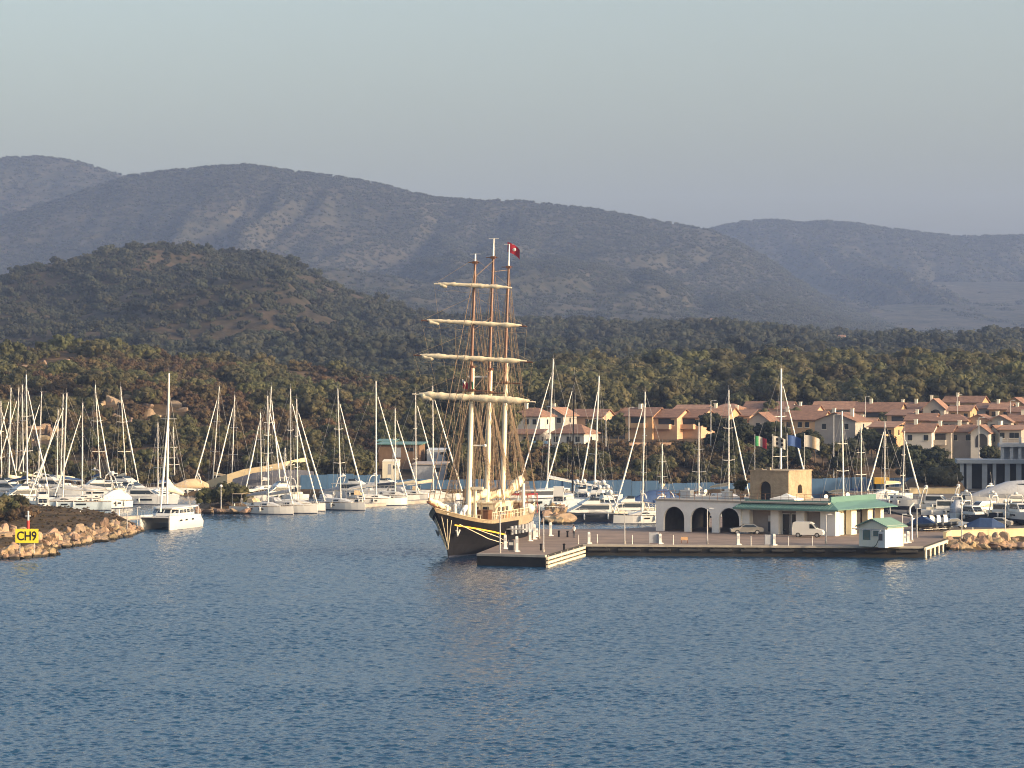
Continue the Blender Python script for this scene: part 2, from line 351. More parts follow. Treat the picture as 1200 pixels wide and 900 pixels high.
# middle ground: the scrubby hill on the left and the wooded ridge
RIDGE = ([-700, -200, -60, 0, 60, 120, 180, 240, 300, 340, 370, 400, 440, 480, 520, 570, 620, 700, 800, 900, 1000, 1100, 1200, 1500, 2000],
         [358, 348, 338, 328, 315, 303, 298, 301, 310, 315, 328, 343, 359, 375, 386, 386, 388, 392, 390, 392, 397, 402, 406, 409, 412])
def Tm(px, d):
    px = np.asarray(px, float); d = np.asarray(d, float); X = (px - 600) / F * d
    zr = 22 + (450 - np.interp(px, *RIDGE)) * 2400 / F
    hill = sst(520, 330, px)
    t = np.clip((d - 1200) / 1200, 0, 1); back = np.clip((d - 2400) / 900, 0, 1)
    f = (1-hill) * (t**.85) + hill * (.30*t + .70*t*t*(3-2*t))
    z = 9 + (zr - 9) * f
    v = fbm(X/170 + 3 + d/900, d/420, 3, 21); v2 = fbm(X/105, d/120, 4, 31)
    z = z - hill * 62 * np.clip(1 - np.abs(v - .5) * 6, 0, 1) * t * (1 - .85*t)
    z = z + (v2 - .5) * (30 + 6*hill) * sst(0, .25, t) * (1 - .55 * sst(.85, 1, t))
    return z - back * (zr - 20) * .8
pxs = np.concatenate([np.arange(-1500, -150, 60), np.arange(-150, 1351, 5), np.arange(1400, 2700, 60)]).astype(float)
ds = np.concatenate([np.arange(1200, 2480, 11.0), np.arange(2480, 3400, 60.0)])
PX, D = np.meshgrid(pxs, ds); X_ = (PX - 600) / F * D
grid_mesh('wooded_hills', X_, D, Tm(PX, D), M['mid'])

def mountain(prof, dr, db, dend, zb, amp, lam, seed, tilt, basepx=None):
    def H(px, d):
        px = np.asarray(px, float); d = np.asarray(d, float); X = (px - 600) / F * d
        zr = 22 + (450 - np.interp(px, *prof)) * dr / F
        t = np.clip((d - db) / (dr - db), 0, 1); back = np.clip((d - dr) / (dend - dr), 0, 1)
        z = zb + (zr - zb) * (.55*t + .45*t*t*(3-2*t))
        u = X/lam + tilt * (1 - t) + 1.25 * (fbm(X/(lam*1.1), t*2.6, 4, seed+9) - .5)
        r1 = np.abs(2*vnoise(u, t*1.1, seed) - 1); r2 = np.abs(2*vnoise(u*2.3 + 5, t*2.0, seed+2) - 1); r3 = np.abs(2*vnoise(u*5.1 + 2, t*4.5, seed+4) - 1)
        r4 = np.abs(2*vnoise(u*11.3 + 3, t*9, seed+5) - 1); w = np.clip((zr - zb)/260, .12, 1.1) * (.35 + .65*sst(0, .3, t)) * (1 - .985 * sst(.66, 1.0, t))
        cut = np.clip(((.9 - r1) * .70 + (.8 - r2) * .50 + (.6 - r3) * .34 + (.6 - r4) * .18) / 1.35, -.12, 1)
        z = zb + (z - zb) * (1 - amp * cut * w)
        z = z + (fbm(X/55, d/55, 4, seed+6) - .5) * 16 * (.25 + .75*w)
        return z - back * (zr - 40) * .85
    return H
PA = ([-900, -300, -100, 0, 60, 110, 150, 200, 260, 290, 340, 400, 440, 480, 510, 560, 620, 660, 700, 740, 780, 830, 860, 900, 930, 960, 1000, 1060, 1200, 1500, 2200],
      [260, 262, 262, 255, 236, 219, 206, 199, 193, 192, 199, 206, 214, 224, 231, 234, 236, 240, 245, 252, 260, 269, 280, 303, 325, 345, 362, 376, 386, 392, 396])
PB = ([-600, 500, 700, 780, 830, 850, 880, 910, 940, 970, 1000, 1040, 1080, 1120, 1160, 1200, 1260, 1400, 1700, 2500],
      [330, 310, 290, 277, 268, 263, 259, 258, 261, 259, 261, 267, 272, 277, 276, 275, 280, 292, 310, 330])
PC = ([-1500, -500, -250, -100, -40, 0, 40, 80, 120, 150, 200, 260, 400, 700],
      [280, 240, 215, 195, 188, 184, 182, 186, 197, 207, 222, 245, 290, 330])
HA = mountain(PA, 5400, 2900, 6600, 50, .62, 400, 5, 1.0)
HB = mountain(PB, 6900, 4000, 8200, 60, .62, 430, 55, -.75)
HC = mountain(PC, 6200, 4200, 7400, 80, .62, 340, 95, .9)
def mtn(name, H, p0, p1, step, d0, d1, dend, nd):
    pxs = np.concatenate([np.linspace(p0-900, p0-step, 16), np.arange(p0, p1+1, step), np.linspace(p1+step, p1+900, 16)])
    ds = np.concatenate([np.linspace(d0, d1+40, nd), np.linspace(d1+90, dend, 12)])
    PX, D = np.meshgrid(pxs, ds); grid_mesh(name, (PX-600)/F*D, D, H(PX, D), M['far'])
mtn('mountain_range', HA, -150, 1150, 4, 2900, 5400, 6600, 210)
mtn('mountain_ridge', HB, 620, 1360, 4, 4000, 6900, 8200, 190)
mtn('mountain_peak', HC, -200, 330, 4, 4200, 6200, 7400, 140)
# the ground as one sheet below all of it, out to the horizon
g_ = MB(); g_.add([(-12000,640,-1.0),(12000,640,-1.0),(12000,11000,-1.0),(-12000,11000,-1.0)], [(0,1,2,3)])
tag(g_.build('ground', M['soil']), kind='structure')

# quay, boatyard ground
QZ = 1.45
def gp(px, py, z=QZ): p = G(px, py, z); return (p.x, p.y)
EA = math.radians(33)                               # the harbour building's front runs away to the left
EX = Vector((math.cos(EA), -math.sin(EA), 0)); EY = Vector((math.sin(EA), math.cos(EA), 0)); BO = Vector((20.15, 418.2, QZ))
quay_poly = [gp(559,648.5), gp(639,650.5), gp(683,637.8), gp(1082,640.2), gp(1113,629.2), (62,455), (58,500), (35,470), (22, 432), (15.5, 424), gp(632,620)]
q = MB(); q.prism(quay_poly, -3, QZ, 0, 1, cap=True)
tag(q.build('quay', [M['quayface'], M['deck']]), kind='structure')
# concrete coping along the front edge
k = MB()
for a, b in ((gp(559,648.5), gp(639,650.5)), (gp(683,637.8), gp(1082,640.2))):
    a, b = Vector((*a, 0)), Vector((*b, 0)); d = (b-a).normalized(); n = Vector((-d.y, d.x, 0))
    k.prism([tuple((a - n*.12)[:2]), tuple((b - n*.12)[:2]), tuple((b + n*.5)[:2]), tuple((a + n*.5)[:2])], QZ-.28, QZ+.006)
tag(k.build('quay_kerb', M['conc']), kind='structure')
yard_poly = [gp(1113,629.2), gp(1200,625.5), gp(1330,622), gp(2000,606), (260,640), (62,640), (60,560), (62,455)]
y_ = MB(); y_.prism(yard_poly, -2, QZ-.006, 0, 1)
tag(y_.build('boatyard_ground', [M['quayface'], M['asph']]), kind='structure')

# breakwater on the left and a small rocky spit: low banks of earth whose edge is buried under boulders
def bank(name, poly, top, slope, mat_, step=1.2):
    poly = np.array(poly); x0, y0 = poly.min(0) - 1; x1, y1 = poly.max(0) + 1
    X, Y = np.meshgrid(np.arange(x0, x1, step), np.arange(y0, y1, step))
    dmin = np.full(X.shape, 1e9); inside = np.zeros(X.shape, bool); n = len(poly)
    for i in range(n):
        a, b = poly[i], poly[(i+1) % n]; e = b - a; L2 = (e**2).sum()
        t = np.clip(((X-a[0])*e[0] + (Y-a[1])*e[1]) / L2, 0, 1); dmin = np.minimum(dmin, np.hypot(X-a[0]-t*e[0], Y-a[1]-t*e[1]))
        c = ((a[1] > Y) != (b[1] > Y)); den = np.where(abs(b[1]-a[1]) < 1e-9, 1e-9, b[1]-a[1])
        inside ^= c & (X < a[0] + (Y-a[1]) * e[0] / den)
    sd = np.where(inside, dmin, -dmin)
    Z = np.clip(sd * slope, -2.2, top) + (fbm(X/2.2, Y/2.2, 3, 8) - .5) * .9 * sst(-1, 1, sd) - .1
    o = grid_mesh(name, X, Y, Z, mat_)
    return X, Y, Z, sd
def g0(px, py): p = G(px, py, 0); return (p.x, p.y)
BW = [g0(-260,660), g0(-60,655), g0(20,655), g0(72,650), g0(66,643), g0(110,636), g0(148,629), g0(167,622), g0(160,613), g0(120,606), g0(70,602), g0(20,600), g0(-260,598)]
bwX, bwY, bwZ, bwS = bank('breakwater_bank', BW, 1.6, .45, M['near'])
SP = [g0(232,601), g0(262,602), g0(290,600), g0(292,592), g0(262,589), g0(232,592)]
spX, spY, spZ, spS = bank('shore_spit', SP, 1.5, .5, M['near'], .9)
HD = [g0(640,613), g0(668,613), g0(672,607), g0(645,606)]
hdX, hdY, hdZ, hdS = bank('inner_mole_bank', HD, 1.4, .5, M['near'], .8)
RV = [gp(1113,630.6,0.0), g0(1113,645.5), g0(1150,645), g0(1200,643.5), g0(1330,641), g0(2000,622), g0(2000,610), g0(1330,626), gp(1200,627.5,1.0)]
rvX, rvY, rvZ, rvS = bank('revetment_bank', RV, 1.25, .42, M['near'], .9)

# ------------------------------------------------------------------ boulders, each one its own object
rnd = random.Random(4)
def rock_mesh(seed, sq, ncut=13):
    """a sphere cut by random planes, so the stone has flat broken faces"""
    r = random.Random(seed); m = MB(); nu, nv = 14, 9; rings = []; sx, sy = r.uniform(.62,.85), r.uniform(.40,.58)
    ax = [Vector((r.gauss(0,1), r.gauss(0,1), r.gauss(0,1))).normalized() for _ in range(ncut)]; cut = [r.uniform(.36, .78) for _ in ax]
    for k_ in range(nv+1):
        ph = -math.pi/2 + math.pi*k_/nv; ring = []
        for i in range(nu):
            t = 2*math.pi*i/nu; cp = max(.02, math.cos(ph)); v = Vector((cp*math.cos(t), cp*math.sin(t), math.sin(ph)))
            f = min([1.0] + [c / v.dot(a) for a, c in zip(ax, cut) if v.dot(a) > c]); v = v * f * r.uniform(.97, 1.03) * 1.25
            ring.append((v.x*sx, v.y*sy, v.z*sq))
        rings.append(ring)
    return m.loft(rings, smooth=False)
ROCKS = [rock_mesh(s, q_).mesh('granite_boulder', M['granite']) for s, q_ in ((1,.42),(2,.5),(3,.36),(4,.55),(5,.4),(6,.6),(7,.45),(8,.38))]
ROCKSD = []
for r_ in ROCKS[:6]:
    c_ = r_.copy(); c_.materials.clear(); c_.materials.append(M['granited']); ROCKSD.append(c_)
def rock(p, s, label, group, sunk=.15, tilt=.5, meshes=ROCKS, name='granite_boulder', sc=None):
    o = bpy.data.objects.new(name, rnd.choice(meshes)); COL.objects.link(o)
    o.location = (p[0], p[1], p[2] + s*.25 - s*sunk); o.rotation_euler = (rnd.uniform(-tilt,tilt), rnd.uniform(-tilt,tilt), rnd.uniform(0,6.28))
    o.scale = (s*rnd.uniform(.85,1.25), s*rnd.uniform(.8,1.2), s*rnd.uniform(.8,1.15)) if sc is None else sc
    return tag(o, label, 'boulder', group)
def along(a, b, n, jit):
    for i in range(n):
        t = (i + rnd.uniform(.1,.9)) / n; yield a[0]+(b[0]-a[0])*t + rnd.uniform(-jit,jit), a[1]+(b[1]-a[1])*t + rnd.uniform(-jit,jit)
def line_rocks(pts, rows, n, s0, s1, label, group, inward, meshes=ROCKS, tilt=.5):
    tot = sum(math.dist(a, b) for a, b in zip(pts, pts[1:]))
    for row, (off, z) in enumerate(rows):
        for a, b in zip(pts, pts[1:]):
            e = Vector((b[0]-a[0], b[1]-a[1])); nrm = Vector((-e.y, e.x)).normalized() * inward
            for x, y in along(a, b, max(1, round(n * e.length / tot)), .35):
                s = rnd.uniform(s0, s1); rock((x + nrm.x*off, y + nrm.y*off, z), s, label, group, tilt=tilt, meshes=meshes)
head = [g0(-50,655), g0(20,655.5), g0(70,650.5)]
line_rocks(head, ((.3,.0),(1.5,.35),(2.7,.75)), 18, .8, 1.55, 'rough granite boulder at the water on the breakwater head below the yellow sign', 'boulders on the breakwater head', 1)
arm = [g0(66,644), g0(110,636.5), g0(148,629.5), g0(167,622)]
line_rocks(arm, ((.2,.0),(1.4,.35),(2.6,.75),(3.8,1.15)), 27, .85, 1.75, 'sunlit tan boulder on the sloping seaward face of the breakwater arm', 'boulders along the breakwater arm', 1, tilt=.8)
line_rocks([g0(0,646), g0(60,640)], ((2.5,1.3),(4.2,2.0)), 9, 1.1, 2.0, 'small granite boulder on top of the breakwater around the sign', 'boulders on the breakwater top', 1)
rev = [g0(1114,645), g0(1150,644.5), g0(1203,643)]
line_rocks(rev, ((.3,.0),(1.4,.45),(2.6,.85)), 17, 1.0, 1.9, 'tan boulder of the shore revetment below the pale yellow wall', 'boulders of the revetment', 1, tilt=.8)
for px_, py_, z_, s_ in [(638+2.6*i, 612.5-(i % 3), .15+.55*(i % 3), 1.25+.5*((i*7) % 4)/3) for i in range(10)] + [(642+3.4*i, 608, 1.5+.3*(i % 2), 1.3) for i in range(6)]:
    p_ = G(px_, py_, .2); p_.z = z_; rock(p_, s_, 'tan boulder of the small mole in the basin behind the jetty', 'boulders of the inner mole', sunk=.0, tilt=.9)
for px_ in range(233, 292, 6):
    p_ = G(px_, 600.5 + rnd.uniform(-1,1), .2); rock(p_, rnd.uniform(1,1.7), 'dark boulder at the foot of the round bush on the spit', 'boulders under the round bush', meshes=ROCKSD)
OUTC = []
# granite outcrops on the slope (photograph positions)
for px_, py_, d_, s_, hgt, lab in ((136,496,720,6.5,1.7,'tall upright orange granite rock on the slope behind the left masts'),
        (132,478,745,6,.8,'squat granite rock above the tall upright one'), (122,481,745,4,.8,'small granite rock left of the squat one on the slope'),
        (159,496,715,6,.9,'broad pale granite rock right of the upright one'), (58,503,690,6.5,1.0,'leaning pale granite slab on the lower left slope'),
        (52,511,685,5,.7,'flat pale rock below the leaning slab'), (72,500,695,5,.8,'orange granite rock beside the leaning slab'),
        (92,424,930,7,.8,'pair-topped boulder on the crest of the left hillside'), (77,413,950,8,.7,'round granite boulder on the skyline of the left hillside'),
        (50,415,948,8,.5,'low granite ledge on the skyline left of the round boulder'), (28,419,940,9,.4,'long flat granite ledge at far left of the skyline'),
        (172,482,745,4,.7,'grey granite rock between two masts on the slope'), (176,491,735,4.5,.8,'pinkish granite rock low between two masts'),
        (205,479,750,7,.6,'wide sloping granite slab behind the catamaran mast'), (214,483,745,5,.6,'granite slab right of the catamaran mast'),
        (40,494,700,6,.45,'low reddish ledge on the lower left slope'), (86,507,690,7,.35,'flat reddish ledge behind the left masts'),
        (150,470,760,5,.6,'small pinkish rock high above the upright one'), (181,471,765,4,.6,'pale rock high on the slope left of the catamaran mast'),
        (955,561,592,4.6,.8,'rounded tan boulder behind the stone tower'), (967,565,590,4.4,.8,'pale boulder right of the stone tower')):
    p_ = P(px_, d_, py_); zt = float(Tn(px_, d_)); p_.z = max(zt + .4, p_.z - s_*.3)
    OUTC.append((px_, d_, s_))
    for j_ in range(2 if 600 < d_ < 900 else 0):
        q_ = p_ + Vector((rnd.uniform(-.8,.8)*s_, rnd.uniform(-.3,.5)*s_, rnd.uniform(-.25,.1)*s_)); k_ = s_*rnd.uniform(.22,.42)*(.6 if d_ > 900 else 1); rock(tuple(q_), k_, 'small granite rock among the outcrops on the left slope', 'small granite rocks on the left slope', sunk=.1, tilt=.6, meshes=ROCKSD, sc=(k_*1.1, k_, k_*rnd.uniform(.7,1.3)))
    rock((p_.x, d_, p_.z), s_, lab, 'granite outcrops' if d_ > 600 else 'boulders behind the tower', sunk=.30, tilt=.25, meshes=ROCKSD, sc=tuple(k_*(.55 if d_ > 900 else 1) for k_ in (s_*.55, s_*.5, s_*hgt*.8)))
# ------------------------------------------------------------------ vegetation
def crown(seed, w, h, z0, nclump, nleaf, ls, core=True, flat=.5):
    """leaf clumps spread through an uneven dome of width w from z0 to z0+h"""
    r = random.Random(seed); m = MB()
    lobes = [(r.uniform(-.25,.25)*w, r.uniform(-.25,.25)*w, r.uniform(.45,.75)*h, r.uniform(.26,.42)*w) for _ in range(4)]
    for c in range(nclump):
        lx, ly, lz, lr = r.choice(lobes); u = Vector((r.gauss(0,1), r.gauss(0,1), r.gauss(.25,.8))).normalized() * (r.random()**.33)
        cx, cy, cz = lx + u.x*lr, ly + u.y*lr, z0 + lz + u.z*lr*h/w*1.1
        cz = max(z0 + .12*h, min(z0 + h*.97, cz)); cr = r.uniform(.10, .19) * w
        if core: m.ball((cx,cy,cz), cr*.85, cr*.85, cr*(flat+.2), 6, 4, jit=.2, rnd=r)
        for k_ in range(nleaf):
            v = Vector((r.gauss(0,1), r.gauss(0,1), r.gauss(.15,.8))).normalized() * cr * r.uniform(.6, 1.15)
            p = Vector((cx + v.x, cy + v.y, cz + v.z*.85)); nn = (v.normalized() + Vector((r.gauss(0,.28), r.gauss(0,.28), r.gauss(.12,.28)))).normalized(); a = nn.orthogonal().normalized(); b_ = nn.cross(a); th = r.uniform(0,6.28); a, b_ = a*math.cos(th)+b_*math.sin(th), b_*math.cos(th)-a*math.sin(th)
            s_ = ls * r.uniform(.6, 1.3); a = a * s_; b_ = b_ * s_ * .62
            m.add([p - a, p + b_, p + a, p - b_], [(0,1,2,3)])
    return m
def trunk(seed, h, r0, n=4, w=2):
    r = random.Random(seed); m = MB(); top = Vector((r.uniform(-.3,.3), r.uniform(-.3,.3), h*.55)); m.tube((0,0,-.6), top, r0, r0*.7, 7)
    for i in range(n):
        t = 2*math.pi*i/n + r.random(); e = top + Vector((math.cos(t)*w*.3, math.sin(t)*w*.3, h*r.uniform(.2,.4))); m.tube(top - Vector((0,0,h*.1)), e, r0*.55, r0*.2, 5)
    return m
def variants(n, mt, seed, **kw): return [crown(seed+i, **kw).mesh('crown', mt) for i in range(n)]
SHRUB = variants(4, M['leaf'], 10, w=4.6, h=3.0, z0=-.35, nclump=34, nleaf=34, ls=.30)
DRY = variants(3, M['leafdry'], 30, w=3.8, h=2.2, z0=-.3, nclump=26, nleaf=34, ls=.27)
TREE = variants(4, M['leaf'], 50, w=6.2, h=4.6, z0=1.2, nclump=48, nleaf=38, ls=.34)
DTREE = variants(3, M['leafdark'], 70, w=6.0, h=5.2, z0=1.0, nclump=48, nleaf=38, ls=.34)
OLIVE = variants(2, M['leaflight'], 80, w=5.0, h=3.8, z0=.9, nclump=40, nleaf=36, ls=.30)
FARV = variants(4, M['leaffar'], 90, w=9.0, h=6.0, z0=-.6, nclump=20, nleaf=12, ls=.8)
FARS = variants(3, M['leaffar'], 95, w=6.0, h=3.0, z0=-.5, nclump=9, nleaf=9, ls=.7)
TRK = [trunk(i, 3.2, .17).mesh('trunk', M['bark']) for i in range(3)]
TRKS = [trunk(i+5, 1.5, .09, 3, 1.6).mesh('trunk', M['bark']) for i in range(3)]
def plant(name, cat, meshes, tr, p, s, label, group=None, sz=None):
    t = thing(name, label, cat, p, rnd.uniform(0, 6.28), group)
    z = s if sz is None else sz
    for nm, me in (('trunk', rnd.choice(tr)), ('crown', rnd.choice(meshes))):
        o = bpy.data.objects.new(nm, me); COL.objects.link(o); o.parent = t; o.scale = (s, s, z)
    return t
def stuff_points(name, pts, scl, meshes, label):
    """one stuff object: instances scattered on points"""
    n = len(pts); me = bpy.data.meshes.new(name); me.vertices.add(n); me.vertices.foreach_set('co', np.asarray(pts, np.float32).ravel())
    rg = np.random.RandomState(n % 1000)
    for an, dt, val in (('scl', 'FLOAT', np.asarray(scl, np.float32)), ('rot', 'FLOAT', (rg.rand(n)*6.28).astype(np.float32)), ('idx', 'INT', rg.randint(0, len(meshes), n).astype(np.int32))):
        a = me.attributes.new(an, dt, 'POINT'); a.data.foreach_set('value', val)
    o = bpy.data.objects.new(name, me); COL.objects.link(o); o['kind'] = 'stuff'; o['label'] = label
    ng = bpy.data.node_groups.new(name, 'GeometryNodeTree')
    ng.interface.new_socket('Geometry', in_out='INPUT', socket_type='NodeSocketGeometry'); ng.interface.new_socket('Geometry', in_out='OUTPUT', socket_type='NodeSocketGeometry')
    N = ng.nodes; L = ng.links; gi = N.new('NodeGroupInput'); go = N.new('NodeGroupOutput'); ins = N.new('GeometryNodeInstanceOnPoints'); jn = N.new('GeometryNodeGeometryToInstance')
    for me_ in reversed(meshes):
        src = bpy.data.objects.new('scatter_source', me_); oi = N.new('GeometryNodeObjectInfo'); oi.inputs['Object'].default_value = src
        L.new(oi.outputs['Geometry'], jn.inputs[0])
    L.new(jn.outputs[0], ins.inputs['Instance']); ins.inputs['Pick Instance'].default_value = True
    L.new(gi.outputs[0], ins.inputs['Points'])
    def attr(nm, dt):
        a = N.new('GeometryNodeInputNamedAttribute'); a.data_type = dt; a.inputs['Name'].default_value = nm; return a.outputs[0]
    L.new(attr('idx', 'INT'), ins.inputs['Instance Index']); L.new(attr('scl', 'FLOAT'), ins.inputs['Scale'])
    cb = N.new('ShaderNodeCombineXYZ'); L.new(attr('rot', 'FLOAT'), cb.inputs[2]); L.new(cb.outputs[0], ins.inputs['Rotation'])
    L.new(ins.outputs[0], go.inputs[0])
    md = o.modifiers.new('scatter', 'NODES'); md.node_group = ng
    return o
rg = np.random.RandomState(3)
def scatter(n, p0, p1, d0, d1, H):
    """uniform over ground area between two distances"""
    d = np.sqrt(rg.uniform(d0*d0, d1*d1, n)); px = rg.uniform(p0, p1, n); z = H(px, d); return px, d, z
def clearing(px, d):
    """False where houses, roads and rocks keep the ground open"""
    ok = np.ones(len(px), bool)
    ok &= ~((px > 585) & (px < 765) & (d > 642) & (d < 765)); ok &= ~((px >= 722) & (px < 1340) & (d > 655) & (d < 845)); ok &= ~((px > 1045) & (px < 1340) & (d < 845))
    ok &= ~((px > 435) & (px < 530) & (d < 665))
    for a, b, s in OUTC: ok &= ~((abs((px-a)/F*d) < s*.5) & (d > b - 4 - s*2.2) & (d < b + s*.4))
    return ok
# individuals: the nearest shrubs of the left slope and the bank
cnt = 0
def spaced(p0, p1, d0, d1, n, gap, ok=clearing):
    out = []
    px, d, z = scatter(n*30, p0, p1, d0, d1, Tn)
    for a, b, c, k_ in zip(px, d, z, ok(px, d)):
        if not k_: continue
        x = (a-600)/F*b
        if all((x-u)**2 + (b-v)**2 > gap*gap for u, v, _, _ in out): out.append((x, b, c, a))
        if len(out) >= n: break
    return out
for x, y, z, a in spaced(-25, 232, 600, 668, 62, 3.2):
    dry = rnd.random() < .35
    plant('macchia_shrub', 'shrub', DRY if dry else SHRUB, TRKS, (x, y, z), rnd.uniform(.8, 1.35), 'dry reddish brown shrub low on the slope behind the left marina' if dry else 'green brown macchia shrub low on the slope behind the left marina',
          'dry shrubs on the left slope' if dry else 'green shrubs on the left slope')
for x, y, z, a in spaced(300, 545, 600, 652, 60, 3.2, lambda p, d: ~((p > 425) & (p < 535))):
    lt = rnd.random() < .25
    plant('macchia_tree', 'tree', OLIVE if lt else TREE, TRK, (x, y, z), rnd.uniform(.7, 1.1), 'yellowish green tree in the grove behind the sailboat row' if lt else 'dark olive tree in the grove behind the sailboat row',
          'yellowish trees behind the sailboat row' if lt else 'olive trees behind the sailboat row')
for x, y, z, a in spaced(535, 905, 594, 640, 150, 2.2, lambda p, d: p > 0):
    dry = rnd.random() < .78
    plant('bank_shrub', 'shrub', DRY if dry else SHRUB, TRKS, (x, y, z-.2), rnd.uniform(.85, 1.55), 'rusty dry bush on the bank above the blue hoarding' if dry else 'green bush on the bank above the blue hoarding',
          'dry bushes on the bank' if dry else 'green bushes on the bank')
for px_, py_, d_, s_, kind in ((1064,540,612,1.0,0),(1076,537,622,1.25,0),(1090,540,615,1.2,0),(1102,545,612,1.0,0),(1110,552,600,.7,0),(1068,556,598,.8,0),(1084,557,596,.8,0),
        (1158,533,628,.75,0),(1166,536,630,.7,0),(1128,551,620,.6,0),(1142,553,618,.6,0),(1156,553,615,.65,0),
        (690,500,690,.85,1),(702,497,695,1.0,1),(713,500,690,.9,1),(724,503,690,.85,1),(835,497,668,1.0,0),(846,503,660,.95,0),(858,500,660,1.0,0),(868,508,650,.9,0),(842,517,642,.8,0),(855,520,640,.8,0),
        (880,506,655,.9,0),(893,508,650,1.0,0),(905,512,650,1.0,0),(918,510,655,1.05,0),(930,513,655,1.0,1),(942,515,655,1.0,0),(955,520,650,.9,0),(965,525,640,.8,1),(978,522,640,.85,1),(990,528,640,.8,0),
        (1000,524,650,.9,0),(1012,520,660,1.0,0),(1022,512,670,1.0,0),(1034,522,660,1.0,0),(1046,528,640,.9,0),(1005,540,612,.7,1),(1040,545,612,.8,0),(920,530,620,.9,0),(940,532,620,.9,0),(902,535,615,.8,0),(980,545,610,.7,0)):
    z = max(float(Tn(px_, d_)), zat(py_, d_) - 4.2 * s_); p_ = P(px_, d_, z=z)
    plant('garden_tree', 'tree', (DTREE, OLIVE)[kind], TRK, p_, s_, ('shaded dark green tree among the terracotta roofed houses', 'light olive green tree among the houses')[kind], ('dark trees by the houses', 'light trees by the houses')[kind])
for i in range(46):
    px_, d_ = rnd.uniform(600, 1205), rnd.uniform(690, 850); p_ = P(px_, d_, z=float(Tn(px_, d_)) - .3); plant('garden_tree', 'tree', TREE if i % 3 else OLIVE, TRK, p_, rnd.uniform(.55, .95), 'small olive green tree squeezed between the roofs of the village', 'trees between the village roofs')
for x_, y_, s_ in ((113,548,2.3),(121,556,2.5),(130,547,2.4),(139,558,2.6),(148,549,2.6),(158,555,2.5),(108,575,1.8),(118,572,2.2),(128,575,2.4)):  # trees out of view, added to cast shade on the pavilion
    plant('added_shade_tree', 'tree', DTREE, TRK, (x_, y_, 1.3), s_*.8, 'unseen tall dark tree added right of the pavilion to shade it', 'unseen shade trees added beyond the pavilion', sz=s_*1.05)
for px_, py_, s_, lab in ((246,592,1.0,'round dark bush on the rocky spit, left of the globe lamp'), (262,592,1.3,'large round bush on the rocky spit behind the globe lamp'), (280,592,1.25,'round sunlit bush at the right end of the rocky spit')):
    p_ = G(px_, py_, 1.3); plant('round_bush', 'bush', SHRUB, TRKS, p_, s_, lab, 'bushes on the rocky spit')
for px_, py_, s_ in ((-8,606,1.1),(4,606,1.1),(14,605,1.15),(24,606,1.05),(32,608,.8),(-3,611,.9),(10,611,.8)):
    p_ = G(px_, py_, 1.8); plant('breakwater_bush', 'bush', DRY if s_ < 1.1 else SHRUB, TRKS, p_, s_, 'brown bush on the breakwater behind the yellow sign', 'bushes on the breakwater')
# the rest of the near macchia, uncountable
px, d, z = scatter(21000, -180, 1400, 606, 1060, Tn)
ok = clearing(px, d)
ok &= ~((px < 235) & (px > -30) & (d < 668)); ok &= ~((px > 425) & (px < 910) & (d < 640)); ok &= ~((px > 880) & (px < 1060) & (d < 665)); left = sst(650, 380, px); ok &= rg.rand(len(px)) < (1-left) + left*np.clip((fbm((px-600)/F*d/24, d/34, 3, 77)-.32)*3.2, .10, .9)
tall = rg.rand(len(px)) < (1 - left*.97)
X_ = (px - 600) / F * d
sh = ok & ~tall
keep_dry = sh & (fbm(X_/22, d/30, 3, 12) > .43)
stuff_points('dry_scrub', np.stack([X_, d, z], 1)[keep_dry], np.clip(rg.lognormal(-.12, .38, keep_dry.sum()), .4, 1.9), DRY, 'dry brown scrub covering the hillside above the marina')
keep_g = sh & ~keep_dry
stuff_points('green_scrub', np.stack([X_, d, z], 1)[keep_g], np.clip(rg.lognormal(-.25, .42, keep_g.sum()), .35, 2.0), SHRUB, 'olive green macchia covering the hillside above the marina')
kt = ok & tall & (d > 655) & (rg.rand(len(px)) < .45 + .45*left)
stuff_points('oak_wood', np.stack([X_, d, z-1.2], 1)[kt], np.clip(rg.lognormal(.12, .33, kt.sum()), .55, 2.1) * (1 - .42*left[kt]), TREE, 'dense evergreen wood on the rise behind the houses')
bm_ = (bwS > 3.0) & (rg.rand(*bwS.shape) < .30) & (bwX > -95)
stuff_points('breakwater_scrub', np.stack([bwX, bwY, bwZ + .05], -1)[bm_], rg.uniform(.05, .14, bm_.sum()), DRY, 'low dry scrub on the flat top of the breakwater')
bk = (px > 535) & (px < 1000) & (d < 660) & (d > 598)
stuff_points('bank_scrub', np.stack([X_, d, z], 1)[bk], rg.uniform(.5, 1.1, bk.sum()), DRY, 'low dry scrub covering the bank above the blue hoarding')
# wooded ridge and the scrubby hill
px, d, z = scatter(36000, -140, 1340, 1230, 2440, Tm)
X_ = (px - 600) / F * d; hill = sst(560, 380, px) * sst(1500, 1750, d)
dens = fbm(X_/75, d/110, 4, 41)
ok = rg.rand(len(px)) < np.clip((1-hill) * .8 + hill * np.clip(.32 + (dens - .40) * 3.0, .30, .95), 0, 1)
big = ok & (rg.rand(len(px)) > hill*.65)
stuff_points('ridge_wood', np.stack([X_, d, z - .5], 1)[big], np.clip(rg.lognormal(.02, .34, big.sum()), .5, 2.0) * (1 - .25*hill[big]), FARV, 'blue green wood covering the ridge below the mountains')
sm = ok & ~big
stuff_points('hill_scrub', np.stack([X_, d, z - .2], 1)[sm], rg.uniform(.6, 1.4, sm.sum()), FARS, 'scrub dotting the rocky hill on the left')
